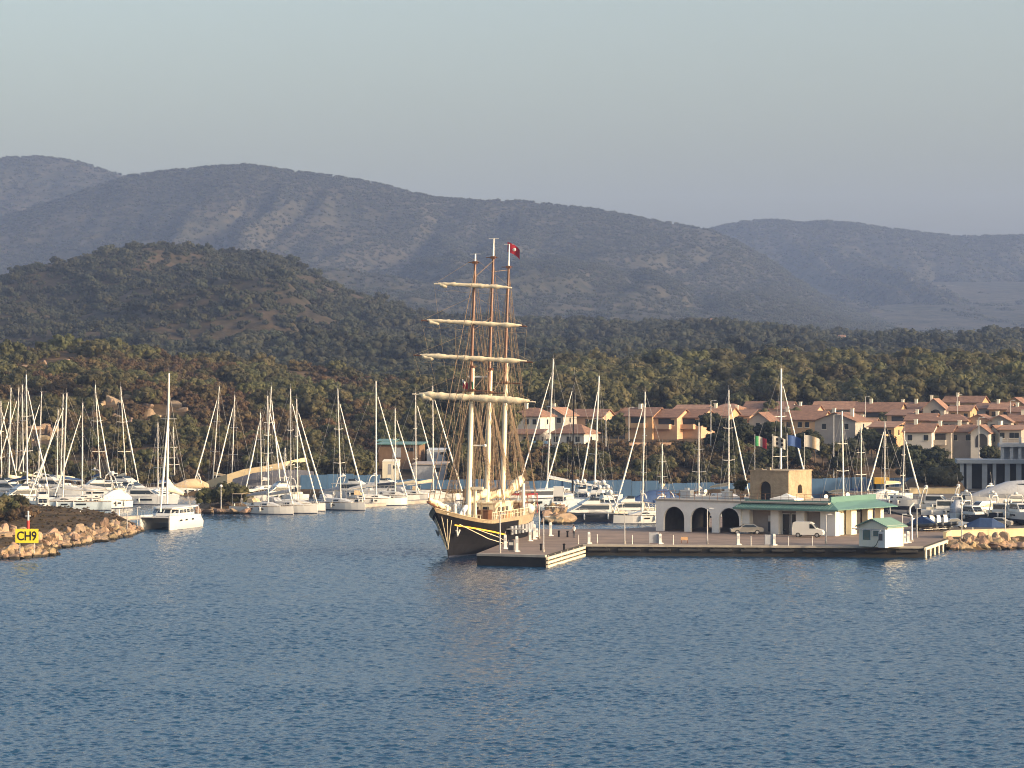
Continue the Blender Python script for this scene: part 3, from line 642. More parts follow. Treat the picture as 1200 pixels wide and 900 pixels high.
# mountain scrub
P_ = []; S_ = []
for H, p0, p1, d0, d1, n, sz in ((HA, -130, 1130, 3300, 5440, 60000, 1.45), (HB, 640, 1340, 4000, 6940, 32000, 1.7), (HC, -180, 320, 4700, 6240, 15000, 1.6)):
    px, d, z = scatter(n, p0, p1, d0, d1, H); X_ = (px-600)/F*d
    k_ = rg.rand(n) < np.clip((fbm(X_/160, d/260, 4, 61) - .22) * 3.0, .35, 1); P_.append(np.stack([X_, d, z - .4], 1)[k_]); S_.append(rg.uniform(.6, 1.3, k_.sum()) * sz)
stuff_points('mountain_scrub', np.concatenate(P_), np.concatenate(S_), FARS, 'scrub covering the far mountains')
# ------------------------------------------------------------------ harbour building, tower, hut
def bl(name, label, cat, o, ang=0.0, group=None): return thing(name, label, cat, o, ang, group)
UX, UY, UZ = Vector((1,0,0)), Vector((0,1,0)), Vector((0,0,1))
def arch_pts(c, w, h, n=10):
    r = w/2; sp = h - r
    return [(c-r, 0)] + [(c - r*math.cos(math.pi*i/n), sp + r*math.sin(math.pi*i/n)) for i in range(n+1)] + [(c+r, 0)]
def arcade_wall(m, u0, u1, h, arches, y, th, mi=0):
    """front wall in local x,z with arch openings, thickened to y+th"""
    cur = u0; polys = []
    for (c, w, ah) in arches:
        polys.append([(cur,0),(c-w/2,0),(c-w/2,h),(cur,h)])
        a = arch_pts(c, w, ah)[1:-1]
        for (p, q_) in zip(a, a[1:]): polys.append([p, q_, (q_[0],h), (p[0],h)])
        cur = c + w/2
    polys.append([(cur,0),(u1,0),(u1,h),(cur,h)])
    for p in polys:
        if abs(p[1][0]-p[0][0]) < 1e-6 and abs(p[2][0]-p[3][0]) < 1e-6: continue
        m.add([(u,y,v) for u,v in p], [(0,1,2,3)], mi); m.add([(u,y+th,v) for u,v in p], [(3,2,1,0)], mi)
    for (c, w, ah) in arches:
        a = arch_pts(c, w, ah)
        for p, q_ in zip(a, a[1:]): m.add([(p[0],y,p[1]),(q_[0],y,q_[1]),(q_[0],y+th,q_[1]),(p[0],y+th,p[1])], [(0,1,2,3)], mi)
    for u in (u0, u1): m.add([(u,y,0),(u,y+th,0),(u,y+th,h),(u,y,h)], [(0,1,2,3)], mi)
    m.add([(u0,y,h),(u1,y,h),(u1,y+th,h),(u0,y+th,h)], [(0,1,2,3)], mi)
hb = bl('harbour_building', 'long white harbour building with three dark arches and a teal metal canopy', 'building', BO, -EA)
LB, DB, HB_ = 27.9, 15.0, 4.25
m = MB(); arcade_wall(m, 0, 13.5, HB_, [(2.9,3.3,3.45),(7.25,3.4,3.45),(11.65,3.2,3.45)], 0, .4)
m.build('arcade_wall', M['plaster'], hb)
m = MB(); arcade_wall(m, 0.4, 13.1, HB_-.01, [(2.3,2.2,2.6)], 13.0, .35); m.box(0, .4, .4, 13.35, 0, HB_-.005); m.box(13.1, 13.5, .4, 13.0, 0, HB_-.005); m.build('rear_wall', mat('shade_darkened_wall', (.11,.105,.10), .9, .2, .8), hb)  # shade inside the arches is put into this dark wall colour
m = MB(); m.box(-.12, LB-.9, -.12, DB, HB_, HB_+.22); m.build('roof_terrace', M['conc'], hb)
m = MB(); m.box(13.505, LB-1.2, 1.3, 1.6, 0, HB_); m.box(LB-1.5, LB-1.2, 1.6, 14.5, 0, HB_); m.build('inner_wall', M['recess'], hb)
for c in (14.1, 18.6, 22.5): m = MB(); m.box(c-.62, c+.62, .25, 1.295, 0, HB_-.6); m.build('pillar', M['plaster'], hb)
m = MB(); m.box(13.51, LB-.02, .2, .62, 3.25, HB_-.5); m.box(25.6, LB, .22, 1.298, 0, 3.25); m.build('beam', M['plaster'], hb)
for c in (19.9, 21.3):
    m = MB(); m.box(c-.52, c+.52, 1.22, 1.295, 0, 2.75); d_ = m.build('glass_door', M['glass'], hb)
    m = MB(); m.box(c-.60, c-.53, 1.2, 1.29, 0, 2.85); m.box(c+.53, c+.60, 1.2, 1.29, 0, 2.85); m.box(c-.6, c+.6, 1.2, 1.29, 2.76, 2.88); m.build('frame', M['plaster'], d_)
m = MB(); m.box(17.1, 17.85, 1.22, 1.29, .3, 1.6); m.box(17.1, 17.85, 1.22, 1.29, 1.75, 2.5, 1); m.build('notice_board', [M['navy'], M['white']], hb)
# right end wall, in the sun
m = MB(); XE = LB - .35
m.box(XE-.5, LB, .62, 1.6, 0, 3.4); m.box(XE-.5, LB, 5.0, 6.6, 0, 3.4); m.box(XE-.5, LB, 10.0, 11.5, 0, 3.4); m.box(XE-.5, LB, 14.0, 15.0, 0, 3.4); m.box(XE-.48, LB-.01, .64, 15.0, 3.4, HB_-.3); m.build('end_wall', M['plasterw'], hb)
m = MB(); m.box(XE-.9, XE-.7, 1.6, 5.0, 0, 3.4); m.build('garage_door', M['plasterw'], hb)
m = MB(); m.box(XE-.9, XE-.7, 6.6, 10, 0, 3.4); m.build('opening_shade_panel', M['dark'], hb)  # dark panel stands in for the shade inside the opening
# standing-seam canopy round the front and the right end, its flashing higher than its eave
m = MB(); e0, e1 = 13.3, LB+1.0; zt, zb = HB_+.28, HB_-.62
m.add([(e0-.5,-1.0,zb),(e1,-1.0,zb),(LB-1.0,.9,zt),(e0+.5,.9,zt),(e0-.5,-1.0,zb-.12),(e1,-1.0,zb-.12),(e0-.5,.25,zb-.12),(e1,.25,zb-.12)],
      [(0,1,2,3),(4,5,1,0),(6,7,5,4),(0,3,6,4)])
m.add([(e1+.0,-1.0,zb),(e1+.9,15.6,zb),(LB-1.0,14.6,zt),(LB-1.0,.9,zt),(e1,-1.0,zb-.12),(e1+.9,15.6,zb-.12),(LB-.02,15.6,zb-.12),(LB-.02,-.9,zb-.12)],
      [(0,1,2,3),(4,5,1,0),(7,6,5,4),(1,5,6,2)])
m.box(LB-1.25, LB-.98, .9, 14.6, HB_+.225, HB_+1.0); m.box(e0+.4, LB-1.26, .88, 1.1, HB_+.225, HB_+.42)
for i in range(34):
    x = e0 + .2 + i*.44
    if x < LB-.3: m.tube((x-.25,-1.0,zb+.03),(x+.2,.9,zt+.03),.03,n=4)
m.build('canopy_roof', M['teal'], hb)
m = MB(); m.box(e0-.5, e1, -1.06, -.98, zb-.26, zb-.02); m.build('gutter', M['teal'], hb)
# terrace railing
def railing(parent, pts, h, step, mt, r=.03):
    m = MB()
    for a, b in zip(pts, pts[1:]):
        a, b = Vector(a), Vector(b); n = max(1, round((b-a).length/step))
        for i in range(n+1): p = a.lerp(b, i/n); m.tube(p, p + UZ*h, r, n=4)
        for t in (1.0, .55): m.tube(a + UZ*h*t, b + UZ*h*t, r*.8, n=4)
    return m.build('railing', mt, parent)
ZT = HB_+.22
railing(hb, [(.1,13,ZT),(.1,.1,ZT),(13.4,.1,ZT),(14.2,1.2,ZT),(LB-1.5,1.2,ZT),(LB-1.5,14.5,ZT)], 1.05, 1.25, mat('rusty_railing', (.16,.085,.05), .8, .3, 2))
# things that stand on the terrace
def at_b(x, y, z=ZT): return BO + EX*x + EY*y + UZ*z
for x, y, w, lab in ((1.6,6,1.6,'small white radar cabinet on the terrace at the left end of the harbour building'), (8.6,5,1.2,'white crate on the terrace above the second arch'), (18.8,3.4,1.9,'white cone tent top on the terrace in front of the stone tower')):
    t = thing('terrace_canopy' if 'cone' in lab else 'terrace_cabinet', lab, 'canopy' if 'cone' in lab else 'cabinet', at_b(x, y), -EA)
    if 'cone' in lab: m = MB(); m.loft([[(a*w*s_,b*w*.7*s_,z) for a,b in ((-1,-1),(1,-1),(1,1),(-1,1))] for s_,z in ((1,.1),(1,.35),(.35,.7),(.03,1.05))]); m.build('awning', M['sailw'], t)
    else:
        m = MB(); m.box(-w/2,w/2,-.5,.5,.12,.95); m.build('cabinet_body', M['white'], t); m = MB(); m.box(-w/2+.1,w/2-.1,-.53,-.505,.3,.8); m.build('panel', M['hullgrey'], t)
        m = MB(); m.box(-w/2-.06,w/2+.06,-.55,.55,.95,1.06); m.box(-.3,.3,-.2,.2,1.06,1.4); m.build('lid', M['white'], t)
for x, y, s_, lab in ((9.6,7.5,.42,'small potted palm bush on the terrace above the third arch'), (11.2,9,.36,'low potted bush on the terrace right of the potted palm')):
    t = plant('potted_bush', 'plant', OLIVE, TRKS, at_b(x, y, ZT+.45), s_, lab); m = MB(); m.loft([[(r*math.cos(a),r*math.sin(a),z) for a in [i*.785 for i in range(8)]] for r,z in ((.3,-.45),(.42,.15))]); m.build('pot', M['peach'], t)

# stone tower
tw0 = Vector((38.15 - .839*6.0, 412 + .545*6.0, QZ + ZT))
tw = bl('stone_tower', 'square ochre stone tower with an arched doorway rising behind the teal canopy', 'tower', tw0, -EA)
HT = 3.95; m = MB(); arcade_wall(m, 0, 6.0, HT, [(2.35,1.75,2.6)], 0, .5); m.box(.5,5.5,6.4,6.9,-1.5,HT); m.box(0,.5,.5,6.9,-1.5,HT); m.box(5.5,6.0,.5,2.7,-1.5,HT); m.box(5.5,6.0,4.1,6.9,-1.5,HT); m.box(5.5,6.0,2.7,4.1,-1.5,.9)
a = arch_pts(3.4, 1.4, 1.25)[1:-1]
for p, q_ in zip(a, a[1:]):
    m.add([(6.0,p[0],.9+p[1]),(6.0,q_[0],.9+q_[1]),(6.0,q_[0],HT),(6.0,p[0],HT)], [(0,1,2,3)]); m.add([(6.0,p[0],.9+p[1]),(6.0,q_[0],.9+q_[1]),(5.5,q_[0],.9+q_[1]),(5.5,p[0],.9+p[1])], [(0,1,2,3)])
m.build('tower_wall', M['stone'], tw)
m = MB(); m.box(-.08,6.08,-.08,6.98,HT,HT+.18); m.box(.6,1.6,.4,.8,HT+.18,HT+.4); m.box(2.4,2.9,.4,.8,HT+.18,HT+.55); m.build('coping', M['stone'], tw)
m = MB(); m.box(1.2,3.5,.52,.6,0,2.7); m.build('doorway_shade_panel', M['dark'], tw)  # dark sheet in place of the shade behind the doorway
m = MB(); m.box(5.36,5.44,2.6,4.2,.8,2.3); m.tube((5.46,3.4,.9),(5.46,3.4,2.15),.05,n=4,m=1); m.build('arched_window', [M['dark'], M['stone']], tw)  # dark backing stands in for shade inside the window

# kiosk with green roof
hc = G(1040, 641.5, QZ); ka = R(-42); hut = bl('kiosk', 'small pale kiosk with a green gabled roof on the quay corner', 'kiosk', (hc.x, hc.y, QZ), ka)
m = MB(); wx, wy, hh = 4.35, 3.5, 2.75
m.box(-wx,0,0,wy,0,hh); m.add([(-wx,0,hh),(0,0,hh),(-wx/2,0,hh+.78),(-wx,wy,hh),(0,wy,hh),(-wx/2,wy,hh+.78)], [(0,1,2),(5,4,3)]); m.build('kiosk_wall', M['plasterw'], hut)
m = MB()
for s_ in (0, 1):
    x0, x1 = (-wx-.35, -wx/2) if s_ == 0 else (.35, -wx/2); z0 = hh-.16
    a = [(x0,-.45,z0),(x1,-.45,hh+.85),(x1,wy+.45,hh+.85),(x0,wy+.45,z0)]
    m.add(a + [(p[0],p[1],p[2]-.12) for p in a], [(0,1,2,3),(7,6,5,4),(0,4,5,1),(3,2,6,7),(0,3,7,4)])
m.build('kiosk_roof', mat('green_roof_sheet', (.16,.27,.21), .5, .12, 1, stretch=(.3,6,.3)), hut)
for x0, x1, z0, z1, nm in ((-3.75,-2.55,.85,2.1,'window'), (-2.15,-1.25,1.35,2.05,'window'), (-.95,-.15,.0,2.1,'door')):
    m = MB(); m.box(x0,x1,-.05,-.004,z0,z1); f_ = m.build(nm, M['tealglass'], hut); m = MB(); m.box(x0-.07,x1+.07,-.07,-.052,z1,z1+.08); m.box(x0-.07,x0,-.07,-.052,z0,z1); m.box(x1,x1+.07,-.07,-.052,z0,z1); m.build('frame', M['plaster'], f_)
m = MB(); m.tube((-wx-.6,-.75,hh-.5),(.2,-.75,hh-.5),.05,n=5)
for x in (-4.3,-3.1,-1.9,-.6): m.tube((x,-.75,hh-.5),(x,0,hh-.35),.03,n=4); m.ball((x,-.75,hh-.62),.09)
m.build('lamp_rail', M['galv'], hut)
vm = G(1036, 641.6, QZ); t = thing('fuel_dispenser', 'white dispenser with a dark blue front before the kiosk', 'dispenser', (vm.x, vm.y-.5, QZ), ka)
m = MB(); m.box(-.75,.1,-.3,.3,0,2.0); m.build('dispenser_body', M['white'], t); m = MB(); m.box(-.68,-.1,-.33,-.304,.9,1.75); m.build('screen', M['navy'], t); m = MB(); m.box(.12,.34,-.34,.34,0,2.25); m.build('side_panel', M['mastw'], t)
m = MB(); m.path([(-.7,-.32,1.0),(-1.0,-.4,.3),(-1.3,-.5,.06),(-1.6,-.35,.06)],.045); m.build('hose', M['black'], t)

# ------------------------------------------------------------------ quay furniture
def lamp(px, pb, ptop, label, z=QZ, arm=.0, group='lamp posts on the quay', name='quay_lamp', d=None, r=.075, globe=True):
    p = G(px, pb, z) if d is None else P(px, d, z=z); h = zat(ptop, p.y) - z
    t = thing(name, label, 'lamp post', p, 0, group)
    m = MB(); m.tube((0,0,0),(0,0,h),r*1.15,r*.8,8); m.build('pole', M['galv'], t); m = MB(); m.tube((0,0,0),(0,0,.35),r*2.0,r*1.4,8); m.build('pole_base', M['conc'], t)
    m = MB()
    if globe: m.ball((0,0,h+.2),.26,.26,.26); m.build('lamp_globe', M['mastw'], t)
    else:
        m.tube((0,0,h),(arm*.2,0,h+.12),.05,n=5); m.tube((arm*.2,0,h+.12),(arm,0,h+.16),.045,n=5); m.build('arm', M['galv'], t)
        m = MB(); m.loft([[(arm+dx,dy,h+z_) for dx,dy in ((-.3,-.13),(.3,-.13),(.3,.13),(-.3,.13))] for z_ in (.1,.2)]); m.build('lamp_head', M['hullgrey'], t)
    return t
lamp(829,637.5,597,'galvanised lamp post before the third arch of the harbour building', globe=False, arm=.5)
lamp(968,637.5,604,'galvanised lamp post right of the white van', globe=False, arm=.5)
lamp(732,637.2,600,'lamp post at the inner corner of the jetty and the quay', globe=False, arm=.5)
lamp(637,647,607,'lamp post near the outer right corner of the jetty', globe=False, arm=.45)
lamp(586,648,603,'lamp post close to the tall ship on the jetty', globe=False, arm=.4)
lamp(632,631,592,'thin lamp post by the stern of the tall ship', globe=False, arm=.4)
lamp(1057.5,639.5,604,'short thick post right of the kiosk', globe=False, arm=.3)
lamp(1127,631,592,'globe lamp post on the yellow wall before the red and white boats')
lamp(1178,628,589,'globe lamp post on the yellow wall before the covered yacht')
lamp(1074.5,630,597,'bare pale post between the kiosk and the dark inflatables', globe=False, arm=.3)
t = thing('davit_post', 'white bent davit post standing right of the kiosk', 'post', G(1068.5,634.5,QZ)); m = MB(); m.path([(0,0,0),(0,0,3.3),(-.25,0,3.6),(-.25,0,4.4),(.3,0,5.1)],.13,n=7); m.build('post', M['mastw'], t); m = MB(); m.box(-.25,.25,-.25,.25,0,.25); m.build('base', M['conc'], t)
def pedestal(px, pb, h, label, w=.17, foot=True):
    t = thing('service_pedestal', label, 'pedestal', G(px, pb, QZ), .2, 'white service pedestals on the quay')
    m = MB(); m.loft([[(a*w*s_,b*w*s_,z) for a,b in ((-1,-1),(1,-1),(1,1),(-1,1))] for s_,z in ((1.1,0),(1,.1),(1,h-.15),(.8,h))]); m.build('column', M['white'], t)
    m = MB(); m.box(-w*.7,w*.7,-w-.015,-w-.001,h*.55,h*.8); m.build('socket_panel', M['cov_grey'], t)
    if foot: m = MB(); m.loft([[(.05+a*.3,-.15+b*.25,z) for a,b in ((-1,-1),(1,-1),(1,1),(-1,1))] for z in (.002,.14)]); m.build('foot', M['mastw'], t)
for a in ((592,643,1.75,'white service pedestal by the lamp post at the bow of the tall ship'), (605.5,646.5,1.9,'white service pedestal at the front of the jetty beside the information board'), (626,632,2.0,'tall white service pedestal under the stern rails of the tall ship'),
          (621,634,1.5,'white service pedestal left of the tall one under the stern rails'), (645,628,1.85,'white service pedestal standing alone in the middle of the jetty'), (690,637,1.5,'white service pedestal at the left end of the quay front'),
          (865,638.5,1.45,'white service pedestal before the silver car'), (907,639,1.45,'white service pedestal right of the grey quay board'), (773.5,637.3,1.3,'white service pedestal beside the left grey quay board'), (629,629,1.1,'short cream service pedestal behind the others at the ship stern'),
          (1064,636,1.5,'short white service pedestal right of the kiosk post'), (1060,636.5,1.2,'shorter white service pedestal against the kiosk side')): pedestal(*a)
def board(px, pb, w, h, label, mt, z0=.1):
    t = thing('quay_board', label, 'sign board', G(px, pb, QZ)); m = MB(); m.box(-w/2,w/2,-.03,.03,z0,h); m.build('board_panel', mt, t)
    m = MB(); m.tube((-w/2,.05,0),(-w/2,.05,h+.05),.04,n=5); m.tube((w/2,.05,0),(w/2,.05,h+.05),.04,n=5); m.build('post', M['galv'], t); return t
board(766,637.2,1.15,1.45,'grey board on the quay at the left corner of the harbour building', M['cov_grey']); board(901.5,639,1.1,1.35,'grey board on the quay front between car and van', M['cov_grey'])
b_ = board(599,646,.7,1.35,'dark blue information board at the front of the jetty', M['navy']); m = MB(); m.box(-.25,.25,-.04,-.032,.75,1.1); m.build('notice', M['white'], b_)
t = thing('wooden_bench', 'low wooden bench on the quay left of the lamp post by the third arch', 'bench', G(802,636.5,QZ)); m = MB(); m.box(-.45,.45,-.25,.25,.4,.47); m.build('seat', M['ochre'], t)
for x in (-.4,.4): m = MB(); m.box(x-.04,x+.04,-.22,.22,0,.398); m.build('leg', M['wood'], t)
m = MB(); m.box(-.45,.45,.2,.25,.47,.8); m.build('backrest', M['ochre'], t)
for px_, pb, lab in ((700,636.8,'small bollard at the inner corner of the jetty'),(661,645,'dark mooring bollard near the fender boards'),(634,645,'dark mooring bollard by the outer right lamp post'),(655,629,'dark mooring bollard behind on the jetty'),(665,629.5,'dark mooring bollard on the back edge of the jetty'),
        (880,639.3,'thin pale bollard before the silver car'),(952,639.7,'thin pale bollard before the white van'),(789,638,'thin pale bollard left of the wooden bench'),(741,637.8,'thin pale bollard right of the inner corner lamp'),(924,639.7,'thin pale bollard right of the grey board'), (678,637.6,'pale bollard at the end of the fender boards')):
    dk = 'dark' in lab; t = thing('bollard', lab, 'bollard', G(px_, pb, QZ), 0, 'bollards on the quay'); r = .14 if dk else .055; h = .75 if dk else 1.15
    m = MB(); m.tube((0,0,0),(0,0,h),r,r*.8,8); m.build('shaft', M['black'] if dk else M['alu'], t); m = MB(); m.ball((0,0,h),r*1.35,r*1.35,r*.8); m.build('cap', M['black'] if dk else M['alu'], t)
# fender boards along the right side of the jetty, dark rubber fenders along the quay front, piles at the right end
a, b = Vector((*gp(639.4,651), 0)), Vector((*gp(683.2,638.2), 0)); e = b - a; nrm = Vector((e.y, -e.x, 0)).normalized()
t = thing('fender_boards', 'cream timber fender boards along the sunlit side of the jetty', 'fender', a + nrm*.0)
for z in (.95, .45, -.02): m = MB(); m.prism([tuple((nrm*.06)[:2]), tuple((e + nrm*.06)[:2]), tuple((e + nrm*.34)[:2]), tuple((nrm*.34)[:2])], z, z+.28); m.build('board', M['cream'], t)
for i in range(6): c_ = e*((i+.4)/6); u = e.normalized()*.14; m = MB(); m.prism([tuple((c_-u+nrm*.01)[:2]), tuple((c_+u+nrm*.01)[:2]), tuple((c_+u+nrm*.058)[:2]), tuple((c_-u+nrm*.058)[:2])], -.3, QZ-.06); m.build('fender_post', M['conc'], t)
fa, fb = Vector((*gp(684,637.8), 0)), Vector((*gp(1081,640.2), 0)); fd = (fb-fa).normalized(); fn = Vector((fd.y, -fd.x, 0))
for i in range(11):
    p = fa.lerp(fb, (i+.5)/11) + fn*.02; t = tag(bpy.data.objects.new('quay_fender', None), 'black rubber fender on the dark quay face', 'fender', 'rubber fenders on the quay face'); COL.objects.link(t); t.location = (p.x, p.y, 0); t.rotation_euler = (0,0,math.atan2(fd.y,fd.x))
    m = MB(); m.tube((-1.4,-.2,.75),(1.4,-.2,.75),.2,n=8); m.build('rubber_roll', M['rubber'], t); m = MB(); m.box(-1.0,-.8,-.3,.0,.6,QZ-.3); m.box(.8,1.0,-.3,.0,.6,QZ-.3); m.build('bracket', M['quayface'], t)
ea, eb = Vector((*gp(1082.4,640.4), 0)), Vector((*gp(1112,630), 0)); t = thing('pile_fender', 'pale timber rails and piles at the sunlit right end of the quay', 'fender', ea); e = eb-ea; nrm = Vector((e.y,-e.x,0)).normalized()
m = MB(); m.prism([tuple((nrm*.04)[:2]),tuple((e+nrm*.04)[:2]),tuple((e+nrm*.3)[:2]),tuple((nrm*.3)[:2])], .95, 1.3); m.build('rail', M['cream'], t)
for i in range(6): c_ = e*((i+.15)/6)+nrm*.17; m = MB(); m.tube((c_.x,c_.y,-1),(c_.x,c_.y,.948),.17,n=8); m.build('pile', M['cream'], t)
# low yellow wall of the boatyard
t = thing('sea_wall', 'low pale yellow wall on top of the boulder revetment', 'wall', G(1113,629.2,QZ)); o = Vector((*gp(1113,629.2),0)); m = MB()
pts = [Vector((*gp(1109,631),0))-o, Vector((*gp(1115,628.8),0))-o, Vector((*gp(1200,626.4),0))-o, Vector((*gp(1330,623),0))-o, Vector((*gp(2000,607),0))-o]
for a, b in zip(pts, pts[1:]):
    d_ = (b-a).normalized(); n_ = Vector((-d_.y,d_.x,0))*.4; m.prism([tuple(a[:2]),tuple(b[:2]),tuple((b+n_)[:2]),tuple((a+n_)[:2])], -.35, .75)
m.build('wall', M['concyellow'], t); m = MB()
for a, b in zip(pts, pts[1:]):
    d_ = (b-a).normalized(); n_ = Vector((-d_.y,d_.x,0)); a2, b2 = a-n_*.06, b-n_*.06; m.prism([tuple(a2[:2]),tuple(b2[:2]),tuple((b2+n_*.52)[:2]),tuple((a2+n_*.52)[:2])], .752, .86)
m.build('coping', M['concyellow'], t)

# channel sign and beacon on the breakwater
sp = G(31.5, 641, 1.6); t = thing('channel_sign', 'yellow sign reading CH9 among the breakwater boulders', 'sign', sp)
sw, shh = 27/F*sp.y, 16.5/F*sp.y; zc = zat(628, sp.y) - sp.z
m = MB(); m.box(-sw/2,sw/2,-.03,.03,zc-shh/2,zc+shh/2); pl_ = m.build('sign_panel', M['signyellow'], t)
m = MB(); m.tube((-.9,.09,-.8),(-.9,.09,zc+.5),.05,n=6); m.tube((.9,.09,-.8),(.9,.09,zc+.5),.05,n=6); m.build('sign_post', M['galv'], t)
cu = bpy.data.curves.new('sign_letters', 'FONT'); cu.body = 'CH9'; cu.size = 1.0; cu.align_x = 'CENTER'; cu.align_y = 'CENTER'; cu.extrude = .012; cu.offset = .02
tmp = bpy.data.objects.new('sign_letters', cu); COL.objects.link(tmp); dg = bpy.context.evaluated_depsgraph_get(); dg.update()
me = bpy.data.meshes.new_from_object(tmp.evaluated_get(dg)); bpy.data.objects.remove(tmp); me.materials.clear(); me.materials.append(M['signblack'])
xs = [v.co.x for v in me.vertices]; ys = [v.co.y for v in me.vertices]; kx = sw*.84/(max(xs)-min(xs)); ky = shh*.66/(max(ys)-min(ys)); cx, cy = (max(xs)+min(xs))/2, (max(ys)+min(ys))/2
for v in me.vertices: v.co = Vector(((v.co.x-cx)*kx, -.045 - v.co.z, zc + (v.co.y-cy)*ky))
lo = bpy.data.objects.new('lettering', me); COL.objects.link(lo); lo.parent = t
bp_ = G(33, 618, 2.4); t = thing('harbour_beacon', 'red and white light beacon behind the yellow sign', 'beacon', bp_); h = zat(600, bp_.y) - bp_.z
m = MB(); m.tube((0,0,-.3),(0,0,h*.45),.22,n=8); m.build('red_column', M['red'], t); m = MB(); m.tube((0,0,h*.45),(0,0,h*.8),.16,n=8); m.build('white_column', M['white'], t); m = MB(); m.tube((0,0,h*.8),(0,0,h),.12,n=8); m.ball((0,0,h),.16); m.box(-.35,.35,-.05,.05,h*.7,h*.78); m.build('lantern', M['hullgrey'], t)
lamp(259,596,571,'globe lamp on the rocky spit before the round bush', z=1.4, group=None)
lamp(161,617,596,'short white post at the tip of the breakwater', z=1.6, group=None, globe=False, arm=.2)
lamp(149,620,599,'white marker post on the tip boulders of the breakwater', z=1.6, group=None, globe=False, arm=.15)

# person on the quay
def limb(pts, radii):
    me = bpy.data.meshes.new('body'); return me
def person(px, pb, label, yaw):
    p = G(px, pb, QZ); t = thing('person', label, 'person', p, yaw)
    me = bpy.data.meshes.new('body')
    J = {'pel':(0,0,.93),'sp':(0,.01,1.15),'ch':(0,.01,1.36),'nk':(0,0,1.50),'hd':(0,-.02,1.60),'tp':(0,-.01,1.70),'hl':(.10,0,.90),'hr':(-.10,0,.90),'kl':(.11,-.05,.50),'kr':(-.11,.04,.50),'al':(.11,.0,.08),'ar':(-.11,.12,.10),'tl':(.12,-.14,.035),'tr':(-.12,-.02,.035),
         'sl':(.19,.01,1.41),'sr':(-.19,.01,1.41),'el':(.25,.04,1.14),'er':(-.25,-.02,1.14),'wl':(.25,-.05,.90),'wr':(-.25,-.12,.90),'fl':(.245,-.09,.80),'fr':(-.245,-.17,.81)}
    Rr = {'pel':.15,'sp':.13,'ch':.155,'nk':.06,'hd':.095,'tp':.075,'hl':.10,'hr':.10,'kl':.062,'kr':.062,'al':.045,'ar':.045,'tl':.04,'tr':.04,'sl':.075,'sr':.075,'el':.045,'er':.045,'wl':.034,'wr':.034,'fl':.028,'fr':.028}
    ks = list(J); E = [('pel','sp'),('sp','ch'),('ch','nk'),('nk','hd'),('hd','tp'),('pel','hl'),('pel','hr'),('hl','kl'),('hr','kr'),('kl','al'),('kr','ar'),('al','tl'),('ar','tr'),('ch','sl'),('ch','sr'),('sl','el'),('sr','er'),('el','wl'),('er','wr'),('wl','fl'),('wr','fr')]
    me.from_pydata([J[k_] for k_ in ks], [(ks.index(a), ks.index(b)) for a, b in E], [])
    o = bpy.data.objects.new('body', me); COL.objects.link(o); sk = o.modifiers.new('s', 'SKIN'); sk.use_smooth_shade = True
    bs = {k_: i for i, k_ in enumerate(ks)}
    if not me.skin_vertices: me.attributes
    for i, k_ in enumerate(ks): me.skin_vertices[0].data[i].radius = (Rr[k_], Rr[k_]*.85); me.skin_vertices[0].data[i].use_root = k_ == 'pel'
    o.modifiers.new('u', 'SUBSURF').levels = 1
    dg = bpy.context.evaluated_depsgraph_get(); dg.update(); bm_ = bpy.data.meshes.new_from_object(o.evaluated_get(dg)); bpy.data.objects.remove(o)
    bm_.materials.clear()
    for k_ in ('skin','shirt','trousers'): bm_.materials.append(M[k_])
    for pl in bm_.polygons:
        z = pl.center.z; pl.material_index = 2 if (z < .95 and abs(pl.center.x) < .21) else (1 if .95 <= z < 1.46 and not (abs(pl.center.x) > .2 and z < 1.1) else 0)
    b_ = bpy.data.objects.new('body', bm_); COL.objects.link(b_); b_.parent = t
    m = MB(); m.ball((0,.005,1.665),.105,.115,.10,10,6); m.build('hair', M['hair'], t)
try: person(672.5, 630.5, 'person in a white top and dark trousers standing on the jetty', 2.6)
except Exception as ex: print('person failed', ex)

